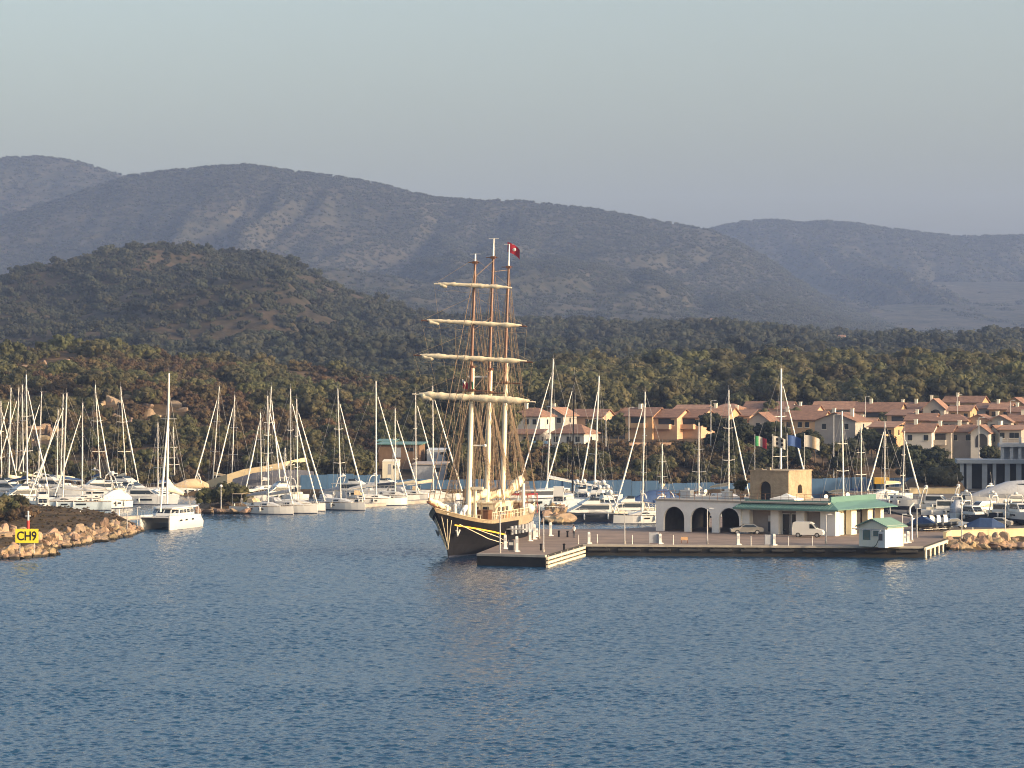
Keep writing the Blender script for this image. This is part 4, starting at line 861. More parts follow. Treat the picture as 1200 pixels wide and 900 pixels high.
# ------------------------------------------------------------------ vehicles
def wheel(parent, x, y, r, w):
    m = MB(); m.tube((x,y-w/2,r),(x,y+w/2,r),r,n=14); wh = m.build('wheel', M['rubber'], parent); m = MB(); m.tube((x,y-w/2-.012,r),(x,y-w/2+.02,r),r*.6,n=10); m.tube((x,y+w/2-.02,r),(x,y+w/2+.012,r),r*.6,n=10); m.build('rim', M['stain'], wh)
def car_at(p, yaw, label, paint, group=None, van=False, s=1.0):
    t = thing('parked_van' if van else 'parked_car', label, 'van' if van else 'car', p, yaw, group)
    if van: prof = [(-2.0,.35),(-2.05,1.0),(-1.95,1.98),(-1.7,2.08),(.35,2.05),(.75,1.85),(1.25,1.18),(1.95,.98),(2.1,.75),(2.1,.35)]; win = [(.62,1.78),(1.1,1.2),(.3,1.2),(.3,1.82)]; W_ = .86; L_ = (-1.25,1.3)
    else: prof = [(-2.2,.35),(-2.25,.75),(-2.1,.95),(-1.55,1.0),(-.95,1.40),(.25,1.43),(1.0,.98),(1.95,.85),(2.2,.65),(2.22,.35)]; win = [(-.88,1.33),(.22,1.35),(.82,1.0),(-1.35,1.0)]; W_ = .86; L_ = (-1.35,1.38)
    m = MB(); zmid = 1.0
    def ring(y, k_): return [(x, y*(1 if z < zmid else 1-.14*(z-zmid)/.45 if not van else 1-.05*(z-zmid)), z) for x, z in prof]
    m.loft([ring(-W_,1), ring(W_,1)], closed=True, caps=True); m.build('body', paint, t)
    for s_ in (-1,1):
        yy = s_*(W_+.006); m = MB(); q_ = [(x, yy*(1-.14*(z-zmid)/.45 if not van else 1-.05*(z-zmid)) + s_*.008, z) for x, z in win]; m.add(q_, [(0,1,2,3)]); m.build('side_window', M['glass'], t)
    i0 = 5 if van else 5; a, b = prof[i0], prof[i0+1]
    m = MB(); nx, nz = (b[1]-a[1]), -(b[0]-a[0]); ln = math.hypot(nx,nz); off = (-nx/ln*.012, -nz/ln*.012)
    m.add([(a[0]*.9+b[0]*.1+off[0], -W_*.8, a[1]*.9+b[1]*.1+off[1]),(a[0]*.9+b[0]*.1+off[0], W_*.8, a[1]*.9+b[1]*.1+off[1]),(a[0]*.1+b[0]*.9+off[0], W_*.86, a[1]*.1+b[1]*.9+off[1]),(a[0]*.1+b[0]*.9+off[0], -W_*.86, a[1]*.1+b[1]*.9+off[1])], [(0,1,2,3)])
    for v in range(4): m.v[v] = (m.v[v][0]+.015, m.v[v][1], m.v[v][2]+.015)
    m.build('windscreen', M['glass'], t)
    for x in L_:
        for s_ in (-1,1): wheel(t, x, s_*(W_-.09), .32, .2)
    for s_ in (-1,1): m = MB(); m.box(prof[-2][0]-.05, prof[-2][0]+.02, s_*.62-.16, s_*.62+.16, .62, .78); m.build('headlight', M['mastw'], t)
    return t
car_at(G(875,626,QZ), math.pi + R(2), 'silver grey saloon car parked before the teal canopy', M['carsilver'])
car_at(G(947,629.5,QZ), R(-14), 'small white delivery van parked before the teal canopy', M['white'], van=True)
for px_, py_, yaw, mt, lab in ((768,523,.3,'carblue','dark blue car parked below the ochre flats, leftmost of the row'),(779,522.5,.2,'white','white car parked below the ochre flats beside the dark blue one'),(790,522.5,.3,'carblue','dark car parked at the right end of the row below the flats'),(757,524,.4,'carsilver','silver car parked left of the dark blue one below the flats')):
    d_ = 650; z = float(Tn(px_, d_)); z = max(z, zat(py_+5, d_)); car_at(P(px_, d_, z=z+.02), yaw, lab, M[mt], 'cars parked below the flats')
# ------------------------------------------------------------------ houses
def house(px0, px1, pe, pr, pb, d, wall, roof, label, kind='gable', yaw=-14, depth=9.0, wins=3, chim=0, balcony=False, group=None, arch=False, storeys=1, wc='glass'):
    """front wall spans px0..px1 at distance d; eave, ridge and base rows as in the photograph"""
    w = (px1-px0)/F*d; ze, zr, zb = zat(pe, d), zat(pr, d), zat(pb, d); zg = zb; yw = R(yaw-6)
    c = P((px0+px1)/2, d, z=zg); yw = R(yaw-7); t = thing('house', label, 'house', c, yw, group); h = ze-zg; rh = max(.8, zr-ze); hw = w/2/max(.75, math.cos(yw))
    m = MB(); m.box(-hw,hw,0,depth,-5,h)
    if kind == 'gable': m.add([(-hw,0,h),(-hw,depth,h),(-hw,depth/2,h+rh),(hw,0,h),(hw,depth,h),(hw,depth/2,h+rh)], [(1,0,2),(3,4,5)])
    if kind == 'front': m.add([(-hw,0,h),(hw,0,h),(0,0,h+rh),(-hw,depth,h),(hw,depth,h),(0,depth,h+rh)], [(0,1,2),(4,3,5)])
    m.build('wall', wall, t); m = MB(); o = .5; th = .16
    def slab(p): m.add(p + [(x,y,z-th) for x,y,z in p], [(0,1,2,3),(7,6,5,4),(0,4,5,1),(1,5,6,2),(2,6,7,3),(3,7,4,0)])
    k = rh/(depth/2); kf = rh/hw; e_ = .06
    if kind == 'gable':
        slab([(-hw-o,-o,h-o*k+e_),(hw+o,-o,h-o*k+e_),(hw+o,depth/2,h+rh+e_+.1),(-hw-o,depth/2,h+rh+e_+.1)]); slab([(hw+o,depth+o,h-o*k+e_),(-hw-o,depth+o,h-o*k+e_),(-hw-o,depth/2,h+rh+e_+.1),(hw+o,depth/2,h+rh+e_+.1)])
    elif kind == 'front':
        slab([(-hw-o,-o,h-o*kf+e_),(0,-o,h+rh+e_+.1),(0,depth+o,h+rh+e_+.1),(-hw-o,depth+o,h-o*kf+e_)]); slab([(hw+o,depth+o,h-o*kf+e_),(0,depth+o,h+rh+e_+.1),(0,-o,h+rh+e_+.1),(hw+o,-o,h-o*kf+e_)])
    elif kind == 'hip':
        r = min(hw*.6, depth/2); a = [(-hw-o,-o,h),(hw+o,-o,h),(hw+o,depth+o,h),(-hw-o,depth+o,h),(-hw+r,depth/2,h+rh),(hw-r,depth/2,h+rh)]
        m.add(a + [(x,y,h-.2) for x,y,_ in a[:4]], [(0,1,5,4),(1,2,5),(2,3,4,5),(3,0,4),(0,6,7,1),(1,7,8,2),(2,8,9,3),(3,9,6,0),(9,8,7,6)])
    elif kind == 'mono':
        slab([(-hw-o,-o,h+e_-.1),(hw+o,-o,h+e_-.1),(hw+o,depth,h+rh),(-hw-o,depth,h+rh)])
    rf = m.build('roof', roof, t)
    chim = max(chim, rnd.randint(0, 1))
    for i in range(chim):
        x = hw*(-.4+.9*i); m = MB(); m.box(x-.35,x+.35,depth*.4,depth*.4+.7,h+.3,h+rh+.9); m.box(x-.42,x+.42,depth*.4-.07,depth*.4+.77,h+rh+.9,h+rh+1.05); m.build('chimney', M['plasterw'], rf)
    def opening(x, y0, z0, ww, hh_, side=False):
        m = MB()
        if side: m.box(hw+.004, hw+.03, x-ww/2, x+ww/2, z0, z0+hh_)
        else: m.box(x-ww/2, x+ww/2, -.03, -.004, z0, z0+hh_)
        f = m.build('window', M[wc], t); m = MB(); q_ = .11
        if side: m.box(hw+.004, hw+.07, x-ww/2-q_, x+ww/2+q_, z0-q_, z0-.002)
        else: m.box(x-ww/2-q_, x+ww/2+q_, -.1, -.004, z0-q_, z0-.002)
        m.build('sill', M['plasterw'], f)
    for s_ in range(storeys):
        for i in range(wins):
            x = -hw + 2*hw*(i+.5)/wins + (.3 if i % 2 else -.2); z0 = h - 2.0 - s_*3.0
            if z0 > -.5:
                if balcony and i % 2 == 0: continue
                opening(x, 0, z0, 1.0, 1.25)
        if h > 2.2: opening(depth*.5, 0, h - 2.0 - s_*3.0, .9, 1.2, True)
    if balcony:
        for s_ in range(storeys):
            z0 = h - 2.7 - s_*3.0; bw = hw*.52
            m = MB(); m.box(-hw*.05-bw, -hw*.05+bw, -.04, -.004, z0, z0+2.3); m.build('loggia_shade_panel', M['dark'], t)  # flat dark panel painted as the shade of a loggia
            m = MB(); m.box(-hw*.05-bw-.2, -hw*.05+bw+.2, -1.5, -.042, z0-.2, z0); m.box(-hw*.05-bw-.2, -hw*.05+bw+.2, -1.5, -1.35, z0, z0+.95); m.box(-hw*.05+bw+.05, -hw*.05+bw+.2, -1.35, -.042, z0, z0+.95); m.build('balcony', wall, t)
    if arch:
        m = MB(); pts = arch_pts(0, 2.6, 3.0); m.add([(x+hw*.2,-.03,z+h-3.4) for x,z in pts], [tuple(range(len(pts)))[::-1]]); m.build('arched_shade_panel', M['dark'], t)  # flat dark arch on the wall, painted as loggia shade
    return t
Hw = mat('house_white_plaster', (.50,.475,.435), .85, .10, .5)
Wp, Wg, Wo, We, Wc = Hw, M['greyplaster'], M['ochre'], M['peach'], M['plasterw']; T1, T2 = M['tile'], M['tile2']
for a in (
 # upper left pair by the tall ship
 (599,633,487.5,478,505,700,Wp,T1,'white house with a red hipped roof just right of the tall ship masts','hip',-16,9,3,1),
 (634,660,486,478,500,735,Wg,T2,'tan gabled house behind the white hipped house','front',-16,9,2,0),
 (646,684,507.5,497.5,523,662,Wp,T1,'low white bungalow with a porch and a red hipped roof above the bank','hip',-18,8,3,0),
 (597,632,508,503,522,668,Wg,T1,'long low grey house under the white hipped house, behind the tall ship','mono',-8,6,3,0),
 (668,706,487.5,480,500,745,We,T1,'brown house with a low red roof behind the black mast','gable',-14,9,3,0),
 (708,735,486,478.5,498,770,Wg,T2,'low house with a faded roof behind the light olive trees','gable',-14,9,2,0),
 (733,764,487,478.5,516,705,Wo,T1,'tall ochre block of flats right of the light trees','gable',-20,9,3,0,True,2),
 (766,793,488.5,480,517,703,We,T1,'peach block of flats with loggias, left of the pair over the parked cars','gable',-20,9,2,0,True,2),
 (795,821,488.5,480,516,704,We,T1,'peach block of flats with loggias, right of the pair over the parked cars','gable',-20,9,2,0,True,2),
 (790,824,480,475,492,760,Wg,T2,'faded roof house behind the two peach blocks','gable',-12,10,3,0),
 (824,853,486.5,477.5,503,735,Wo,T2,'ochre house with a broad orange roof behind the grey lamp pole','gable',-14,10,3,0),
 (852,878,487,480,500,742,We,T1,'peach house with a shaded porch left of the tall white mast','mono',-10,8,2,0,True),
 (872,925,479,471,492,825,Wg,T1,'long grey house with a red roof highest behind the tall white mast','gable',-12,9,4,0),
 (878,900,492,483.5,506,712,Wg,T1,'grey house end with a pointed gable left of the tall white mast','front',-14,8,1,0),
 (899,962,491,482,507,722,Wo,T1,'wide ochre terrace house with a long orange roof behind the flags','gable',-14,9,6,0),
 (956,1001,493,484,520,705,Wg,T1,'tall grey house with a pointed gable behind the masts right of the flags','front',-20,11,2,2,False,2),
 (953,999,479,471,490,835,Wg,T2,'red roofed house behind the tall grey gabled house','gable',-10,9,4,0),
 (1002,1052,481.5,472,499,800,Wo,T1,'long ochre house with balconies and a red roof left of the right hand cluster','gable',-14,9,4,1,True),
 (1019,1047,500,494,515,690,Wo,T2,'small ochre house with a sunlit balcony among dark trees','mono',-18,7,2,0,True),
 # right hand cluster, front row
 (1060,1091,505.5,497,552,648,Wp,T1,'off white house at the left front of the right cluster, half hidden by a tree','gable',-12,9,2,0,False,2),
 (1091,1114,506,499,552,650,Wg,T1,'grey house with a dark loggia between two white fronts of the right cluster','gable',-12,9,1,0,True,2),
 (1114,1139,505.5,498.5,549,652,Wg,T1,'plain grey beige house left of the arched house in the right cluster','gable',-10,9,2,0,False,2),
 (1138,1158,506,498.5,549,648,Wp,T1,'pale house with a big arched loggia in the right cluster','front',-10,9,0,0,False,1,True),
 (1157,1172,507,499,546,655,Wc,T1,'narrow cream house with a sunlit pointed gable right of the arched house','front',-38,8,1,0),
 (1172,1196,503,499,538,650,Wg,T2,'grey house with a flat orange roof above the pavilion','mono',-12,8,3,0,False,2),
 (1194,1240,503,497,538,655,Wg,T1,'grey house at the right edge above the pavilion','gable',-12,9,4,0,False,2),
 # middle row
 (1062,1093,492,485,505,718,We,T1,'brown walled house with a tiled roof at the left of the middle row','gable',-12,9,3,0),
 (1092,1132,493,485.5,506,715,Wg,T1,'grey walled house with a broad tiled roof in the middle row','hip',-12,9,4,0),
 (1132,1160,492.5,486,506,716,We,T1,'brown walled house with a ridged roof right of the broad one in the middle row','front',-12,9,2,0),
 (1158,1184,493.5,487,506,714,Wg,T2,'grey walled house with a faded pointed gable in the middle row','front',-12,9,2,0),
 (1183,1226,493,485.5,506,716,We,T1,'tiled house at the right edge of the middle row','gable',-12,9,3,0),
 # low rows filling the village
 (640,662,484,479,494,775,Wo,T2,'ochre house with a low roof behind the tan gabled house','gable',-14,8,2,0),
 (742,768,483,478,494,765,Wo,T1,'ochre house with a low red roof peeping over the tall ochre flats','gable',-14,8,2,1),
 (838,862,478,473,488,815,We,T2,'peach house with a faded roof above the grey lamp pole','hip',-14,8,2,0),
 (925,955,481,475.5,490,790,We,T1,'peach terrace house between the two long grey roofed houses','gable',-14,8,3,1),
 (985,1006,476,470.5,487,850,We,T1,'peach house just left of the long ochre house','gable',-14,8,2,0),
 (1040,1064,486,480,498,760,We,T1,'brown house with a deep porch at the right end of the long ochre house','mono',-14,8,2,0,True),
 (1048,1070,478,472.5,490,830,Wg,T2,'grey house in the gap left of the upper row','gable',-14,8,2,1),
 (1000,1022,497,491,508,735,Wg,T2,'grey house under the long ochre house, left of the small sunlit balcony','gable',-14,8,2,0),
 (1112,1136,481,475.5,492,765,Wo,T2,'ochre house squeezed between the upper and the middle row','gable',-14,8,2,0),
 (1182,1206,482,476.5,493,765,We,T1,'brown house between the upper and middle rows near the right edge','gable',-14,8,2,0),
 # upper row
 (1063,1086,480.5,472,492,810,Wo,T1,'ochre house with a dark porch at the left of the upper row','gable',-14,9,2,0,True),
 (1082,1106,478,467.5,490,800,Wg,T2,'grey house with a round arched window in a pointed gable, upper row','front',-10,9,1,0,False,1,True),
 (1106,1148,471,464.5,486,835,Wo,T1,'long orange walled house highest in the upper row','gable',-16,9,3,1),
 (1136,1162,478.5,472,490,780,Wg,T1,'dark roofed house low in the upper row','hip',-12,9,2,0),
 (1160,1182,479,472.5,491,775,Wo,T2,'ochre house with a pale ridge right of the dark roofed one','gable',-14,9,2,0),
 (1148,1178,470.5,464.5,484,845,Wg,T1,'brown roofed house on the skyline of the upper row','gable',-12,9,3,1),
 (1178,1200,474,466,488,800,Wo,T1,'ochre gabled house near the right edge of the upper row','front',-14,9,2,0),
 (1200,1240,471,464.5,488,820,Wg,T1,'red roofed house at the right edge of the upper row','gable',-14,9,3,0)):
    house(*a)
# far houses
for px0, px1, pe, pr, pb, d, lab in ((171,180,409.5,407.5,413,1500,'tiny white house among the trees at the foot of the scrubby hill'), (1028,1037,384.5,382.5,388,2290,'tiny white house on the wooded ridge at right'), (832,836,382.5,380.5,386,2300,'tiny white tower house on the wooded ridge'), (851,857,388,386.5,391,2250,'tiny pale house on the wooded ridge below the tower house'), (928,934,417.5,415.5,422,1500,'tiny white house in the dark wood behind the tall white mast'), (982,990,383,381,387,2300,'tiny reddish house on the wooded ridge')):
    w = (px1-px0)/F*d; zg = zat(pb, d); t = thing('house', lab, 'house', P((px0+px1)/2, d, z=zg), R(-20), 'houses far up the ridge'); h = zat(pe, d)-zg; rh = zat(pr, d)-zat(pe, d); hw = w/2; t.location.z = float(Tm((px0+px1)/2, d)) + 5.5
    m = MB(); m.box(-hw,hw,0,w*.7,-9,h); m.build('wall', Wp if 'white' in lab else We, t); m = MB(); m.add([(-hw-.3,-.3,h),(hw+.3,-.3,h),(hw+.3,w*.7+.3,h),(-hw-.3,w*.7+.3,h),(-hw,w*.35,h+rh),(hw,w*.35,h+rh)], [(0,1,5,4),(2,3,4,5),(1,2,5),(3,0,4),(3,2,1,0)]); m.build('roof', T2, t)

# teal roofed shed, cream container, grey sheds on the shore behind the sailboat row
def shed(px0, px1, ptop, pb, d, depth, wall, label, roofmat=None, over=.4, yaw=-10, name='shed', endw=None):
    w = (px1-px0)/F*d; zb, zt = zat(pb, d), zat(ptop, d); t = thing(name, label, 'shed' if name == 'shed' else 'container', P((px0+px1)/2, d, z=zb), R(yaw)); h = zt-zb; hw = w/2
    m = MB(); m.box(-hw,hw,0,depth,-2.5,h); m.build('wall', wall, t)
    m = MB(); m.add([(-hw-over,-over,h-.12),(hw+over,-over,h-.12),(hw+over,depth+over,h+.25),(-hw-over,depth+over,h+.25)]+[(-hw-over,-over,h+.05),(hw+over,-over,h+.05),(hw+over,depth+over,h+.45),(-hw-over,depth+over,h+.45)], [(3,2,1,0),(4,5,6,7),(0,1,5,4),(1,2,6,5),(2,3,7,6),(3,0,4,7)]); m.build('roof', roofmat or wall, t)
    m = MB(); m.box(-hw*.3,hw*.1,-.03,-.004,0,min(2.1,h*.8)); m.build('door', M['cov_grey'], t); m = MB(); m.box(hw*.35,hw*.75,-.03,-.004,h*.45,h*.75); m.build('window', M['glass'], t)
    return t
shed(443,492,520.5,536,640,6,M['browned'],'brown shed with a teal roof behind the sailboat row',M['teal'],.6)
shed(441,462,517,528,648,4,M['browned'],'small brown shed under a raised teal roof edge behind the sailboat row',M['teal'],.3)
shed(448,467,541,556,606,2.5,M['plasterw'],'cream container box on the shore behind the sailboat row',None,.03,-6,'container_box')
shed(500,523,527.5,537,640,3,M['hullgrey'],'long grey container beside the teal roofed shed',None,.05,-8,'container_box')
shed(484,521,544,560,604,5,M['cov_grey'],'blue grey boat shed on the shore behind the sailboat row',M['recess'],.3,-8)
# curved ochre wall in front of the grove
t = thing('retaining_wall', 'low curved ochre wall climbing to the right behind the marina', 'wall', P(230,600,z=1.5)); o = P(230,600,z=1.5); wp = [(230,577,569,604),(250,573,561,602),(266,569,556,600),(285,563,550,600),(310,558,546,600),(335,556,541,600),(358,554,536,604)]; m = MB(); fr = []
for a, b in zip(wp, wp[1:]):
    A0, A1, B0, B1 = P(a[0],a[3],a[1]+8)-o, P(a[0],a[3],a[2])-o, P(b[0],b[3],b[1]+8)-o, P(b[0],b[3],b[2])-o; bk = Vector((0,.6,0))
    m.add([A0,B0,B1,A1,A0+bk,B0+bk,B1+bk,A1+bk], [(0,1,2,3),(5,4,7,6),(3,2,6,7)])
m.build('wall', M['concyellow'], t)
t = thing('boat_cover_tent', 'dark grey covered storage mound below the curved ochre wall', 'tent', P(320,592,z=1.3)); m = MB(); m.loft([[(x,y*s_,z*s_) for y,z in ((-3,0),(-2.2,2.2),(0,3.4),(2.2,2.2),(3,0))] for x,s_ in ((-8,.55),(-4,.9),(0,1.05),(5,1.1),(8,1.0))], closed=True); m.build('cover', M['darkcover'], t)
# blue hoardings along the shore
def hoarding(px0, px1, d, pt, pb, label):
    a = P(px0, d, pb); b = P(px1, d, pb); h = zat(pt, d) - a.z; L = b.x-a.x; n = max(2, round(L/2.6)); t = thing('site_hoarding', label, 'fence', a); m = MB()
    for i in range(n): m = MB(); x0, x1 = L*i/n+.03, L*(i+1)/n-.03; y = .10*((i*7)%3-1); m.box(x0,x1,y-.03,y+.03,-1.6,h*(1+.06*((i*5)%4-1.5)/1.5)); m.build('fence_panel', M['hoard'], t)
    for i in range(n+1): m = MB(); m.box(L*i/n-.05,L*i/n+.05,.14,.24,-1.6,h*.98); m.build('fence_post', M['galv'], t)
hoarding(352,446,588,556,570,'pale blue hoarding on the shore behind the leftmost boats of the row'); hoarding(446,600,588,562,574,'blue hoarding on the shore left of and behind the tall ship'); hoarding(612,772,588,563,577,'long blue hoarding below the dry bank right of the tall ship'); hoarding(772,886,588,566,578,'blue hoarding behind the roof terrace of the harbour building'); hoarding(948,1082,575,560,574,'blue hoarding between the stone tower and the dark pavilion')
hoarding(610,642,650,516.5,528,'upright pale blue hoarding on top of the bank by the low grey house')
t = thing('parapet_wall', 'pale grey parapet on top of the bank below the light trees', 'wall', P(700,650,z=zat(533,650))); m = MB(); m.box(0,9.2,0,.3,-1,1.3); m.build('wall', M['conc'], t); m = MB(); m.box(-.05,9.25,-.05,.35,1.302,1.42); m.build('coping', M['conc'], t)
t = thing('parapet_wall', 'pinkish garden wall in front of the ochre flats', 'wall', P(737,648,z=zat(530,648))); m = MB(); m.box(0,10.5,0,.3,-1,2.0); m.build('wall', M['peach'], t); m = MB(); m.box(-.05,10.55,-.05,.35,2.002,2.1); m.build('coping', M['peach'], t)
# pavilion with columns at right
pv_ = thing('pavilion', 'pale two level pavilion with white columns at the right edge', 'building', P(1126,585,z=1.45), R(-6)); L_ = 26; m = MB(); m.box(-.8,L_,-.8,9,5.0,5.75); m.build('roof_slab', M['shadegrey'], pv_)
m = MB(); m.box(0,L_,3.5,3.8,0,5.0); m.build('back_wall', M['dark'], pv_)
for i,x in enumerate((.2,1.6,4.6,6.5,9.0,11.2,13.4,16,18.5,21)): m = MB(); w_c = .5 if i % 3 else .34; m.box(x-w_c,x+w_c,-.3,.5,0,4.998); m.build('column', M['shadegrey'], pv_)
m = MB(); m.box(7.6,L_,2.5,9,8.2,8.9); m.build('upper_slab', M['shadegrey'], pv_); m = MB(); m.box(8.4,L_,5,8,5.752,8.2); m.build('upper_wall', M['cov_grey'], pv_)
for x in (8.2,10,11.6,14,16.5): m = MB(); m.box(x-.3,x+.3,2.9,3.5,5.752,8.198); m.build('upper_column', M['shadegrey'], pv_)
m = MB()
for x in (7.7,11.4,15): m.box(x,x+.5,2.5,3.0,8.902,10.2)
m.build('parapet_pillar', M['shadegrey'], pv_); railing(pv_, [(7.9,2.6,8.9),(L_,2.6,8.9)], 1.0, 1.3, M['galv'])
# promenade wall and planted bed before the pavilion
t = thing('promenade_wall', 'low sunlit ochre wall behind the boatyard', 'wall', P(1066,560,z=QZ)); m = MB(); m.box(0,9.5,0,.4,-.5,1.0); m.build('wall', M['concyellow'], t); m = MB(); m.box(-.05,9.55,-.05,.45,1.002,1.12); m.build('coping', M['conc'], t)
t = thing('planted_mound', 'grey green planted mound left of the pavilion', 'mound', P(1093,575,z=1.2)); m = MB(); m.ball((0,0,0),6.5,3.5,3.4,18,9,jit=.05,rnd=random.Random(3)); m.build('mound', M['soil'], t); m = crown(5, 11, 2.6, 1.2, 60, 30, .3); m.build('ground_cover', M['leafdark'], t)
# street lamps and flagpoles behind
for px_, pt_, d_, lab in ((833,470,640,'tall grey street lamp left of the two masts by the flags'),(710,484,650,'grey street lamp before the light olive trees'),(737,478,655,'thin street lamp left of the ochre flats'),(1147,490,600,'tall pale lamp pole before the arched house'),(1122,463,760,'thin street lamp before the upper row of houses'),(1014,465,780,'thin street lamp before the long ochre house'),(977,487,610,'pale lamp pole left of the masts beyond the tower'),(1184,470,750,'thin street lamp at the right end of the upper row')):
    lamp(px_, 0, pt_, lab, z=float(Tn(px_, d_)) + (1.5 if px_ > 1040 else 0), d=d_, globe=False, arm=.9, group='street lamps by the houses', name='street_lamp', r=.1)
def flag(px_, pt_, d_, zb, label, cols, w, h, seed=0, emblem=False):
    p = P(px_, d_, z=zb); H = zat(pt_, d_) - zb; t = thing('flagpole', label, 'flag', p); m = MB(); m.tube((0,0,0),(0,0,H),.06,.04,6); m.ball((0,0,H+.05),.09); m.build('pole', M['galv'], t)
    n = 12; m = MB()
    for i in range(n):
        def pt(k_): u = k_/n; return (u*w*.85, -.28*math.sin(u*7+seed)*u**.5 , -u*u*h*.35)
        a, b = pt(i), pt(i+1); m.add([(a[0],a[1],H-.1-h+a[2]),(b[0],b[1],H-.1-h+b[2]),(b[0],b[1],H-.1+b[2]),(a[0],a[1],H-.1+a[2])], [(0,1,2,3)], min(len(cols)-1, int(i/n*len(cols))), True)
    f = m.build('flag_cloth', cols, t)
    if emblem:
        m = MB()
        for sx in (.3,.62):
            for sz in (.3,.7): m.ball((w*sx, -.28*math.sin(sx/.85*7+seed)*(sx/.85)**.5-.06, H-.1-h*sz-sx*sx*h*.4), .22,.05,.24,8,5)
        m.build('emblem', M['black'], f)
flag(884.5,510,480,4.5,'green white and red flag, leftmost of the flags behind the tower',[M['green'],M['flagcloth'],M['flagred']],2.2,1.6,1.0)
flag(905.5,510,480,4.5,'white flag with dark heads, second of the flags behind the tower',[M['flagcloth']],2.4,1.7,2.2,True)
flag(922.5,509,480,4.5,'blue flag behind the stone tower',[M['blue']],2.6,1.7,.4)
flag(942.5,509,480,4.5,'pale grey flag with a dark mark, rightmost behind the tower',[M['flagcloth'],M['flagcloth'],M['cov_tan'],M['flagcloth']],2.9,1.9,3.0)
# water tower like block on the ridge behind the tall mast
t = thing('water_tank', 'pale tan block of a building above the wood behind the tall white mast', 'building', P(899,1180,z=zat(436,1180)), R(-10)); m = MB(); m.box(0,8.5,0,5,-8,zat(413,1180)-zat(436,1180)); m.build('wall', M['peach'], t); m = MB(); m.box(-.2,8.7,-.2,5.2,zat(413,1180)-zat(436,1180),zat(412,1180)-zat(436,1180)); m.build('roof', M['recess'], t)
for px_, py_ in ((885,433),(891,433)): p_ = P(px_, 1180, py_); t = thing('antenna_mast', 'thin lattice antenna left of the tan block above the wood' if px_ < 888 else 'second thin antenna beside the tan block above the wood', 'antenna', (p_.x,p_.y,p_.z-8)); m = MB(); m.tube((0,0,0),(0,0,zat(419,1180)-p_.z+8),.16,.1,5); m.build('mast', M['galv'], t); m = MB(); m.tube((-.8,0,10),(.8,0,10),.08,n=4); m.build('crossbar', M['galv'], t)
t = thing('skip_container', 'bright orange yellow container by the blue hoarding beyond the kiosk', 'container', P(1025,572,z=zat(576,572))); m = MB(); zt_ = zat(559.5,572)-zat(576,572); m.box(0,2.8,0,2,zt_-1.25,zt_); m.build('container_body', M['yellow'], t); m = MB()
for x in (.2,2.6):
    for y in (.2,1.8): m.box(x-.12,x+.12,y-.12,y+.12,-1.4,zt_-1.252)
m.build('support_frame', M['black'], t)
# ------------------------------------------------------------------ boats
def hull_mesh(L, B, fs, fb, stern=.75, rake=.03, x0=None, n=12, tumble=.96, sheer=0.0, hi=0, deck=1, boot=None, full=.5, below=.45):
    """lofted hull, x forward from the stern; returns MB plus half-beam and deck height functions of t (0 stern, 1 bow)"""
    x0 = -L*.58 if x0 is None else x0
    def hb(t): return B/2*(stern + (1-stern)*math.sin(min(1,t/.45)*math.pi/2)) if t < .45 else B/2*max(.02, (1-((t-.45)/.55)**(1.6+full*1.4)))
    def zd(t): return fs + (fb-fs)*t*t - sheer*math.sin(math.pi*t)
    m = MB(); st = []
    for i in range(n+1):
        t = i/n; x = x0 + L*t; b = hb(t); z = zd(t); rk = rake*L*max(0,(t-.6)/.4)**2
        st.append([(x+rk*s_, y, zz) for s_, y, zz in ((1,b,z),(.6,b*tumble,z*.5),(.28,b*tumble*.95,.16),(.2,b*tumble*.92,0.0),(0,b*.6,-below),(0,-b*.6,-below),(.2,-b*tumble*.92,0.0),(.28,-b*tumble*.95,.16),(.6,-b*tumble,z*.5),(1,-b,z))])
    for a, c in zip(st, st[1:]):
        for j in range(9):
            k_ = (boot if boot is not None and j in (2,6) else (hi if j not in (3,4,5) or boot is None else boot))
            m.add([a[j],c[j],c[j+1],a[j+1]], [(3,2,1,0)], k_, True)
        m.add([a[0],a[9],c[9],c[0]], [(0,1,2,3)], deck)
    m.add(st[0], [tuple(range(10))], hi); m.add(st[-1], [tuple(range(9,-1,-1))], hi)
    return m, (lambda t: hb(t)), zd, x0
def side_strip(m, L, hb, zd, x0, t0, t1, z0, z1, mi=0, n=4, off=.015, tumble=.97):
    for s_ in (-1,1):
        for i in range(n):
            a, b = t0+(t1-t0)*i/n, t0+(t1-t0)*(i+1)/n
            f = [(x0+L*a, s_*(hb(a)*tumble+off+.03), z0),(x0+L*b, s_*(hb(b)*tumble+off+.03), z0),(x0+L*b, s_*(hb(b)*(tumble+.02)+off+.03), z1),(x0+L*a, s_*(hb(a)*(tumble+.02)+off+.03), z1)]
            m.add(f if s_ < 0 else f[::-1], [(0,1,2,3)], mi)
def tilt_top(px_b, py_b, px_t, py_t, d, yaw):
    """mast vector in boat axes that joins two photograph points at one distance"""
    v = P(px_t, d, py_t) - P(px_b, d, py_b); return v
COVERS = ['cov_grey','navy','cov_tan','cov_grey','sail','cov_blue']
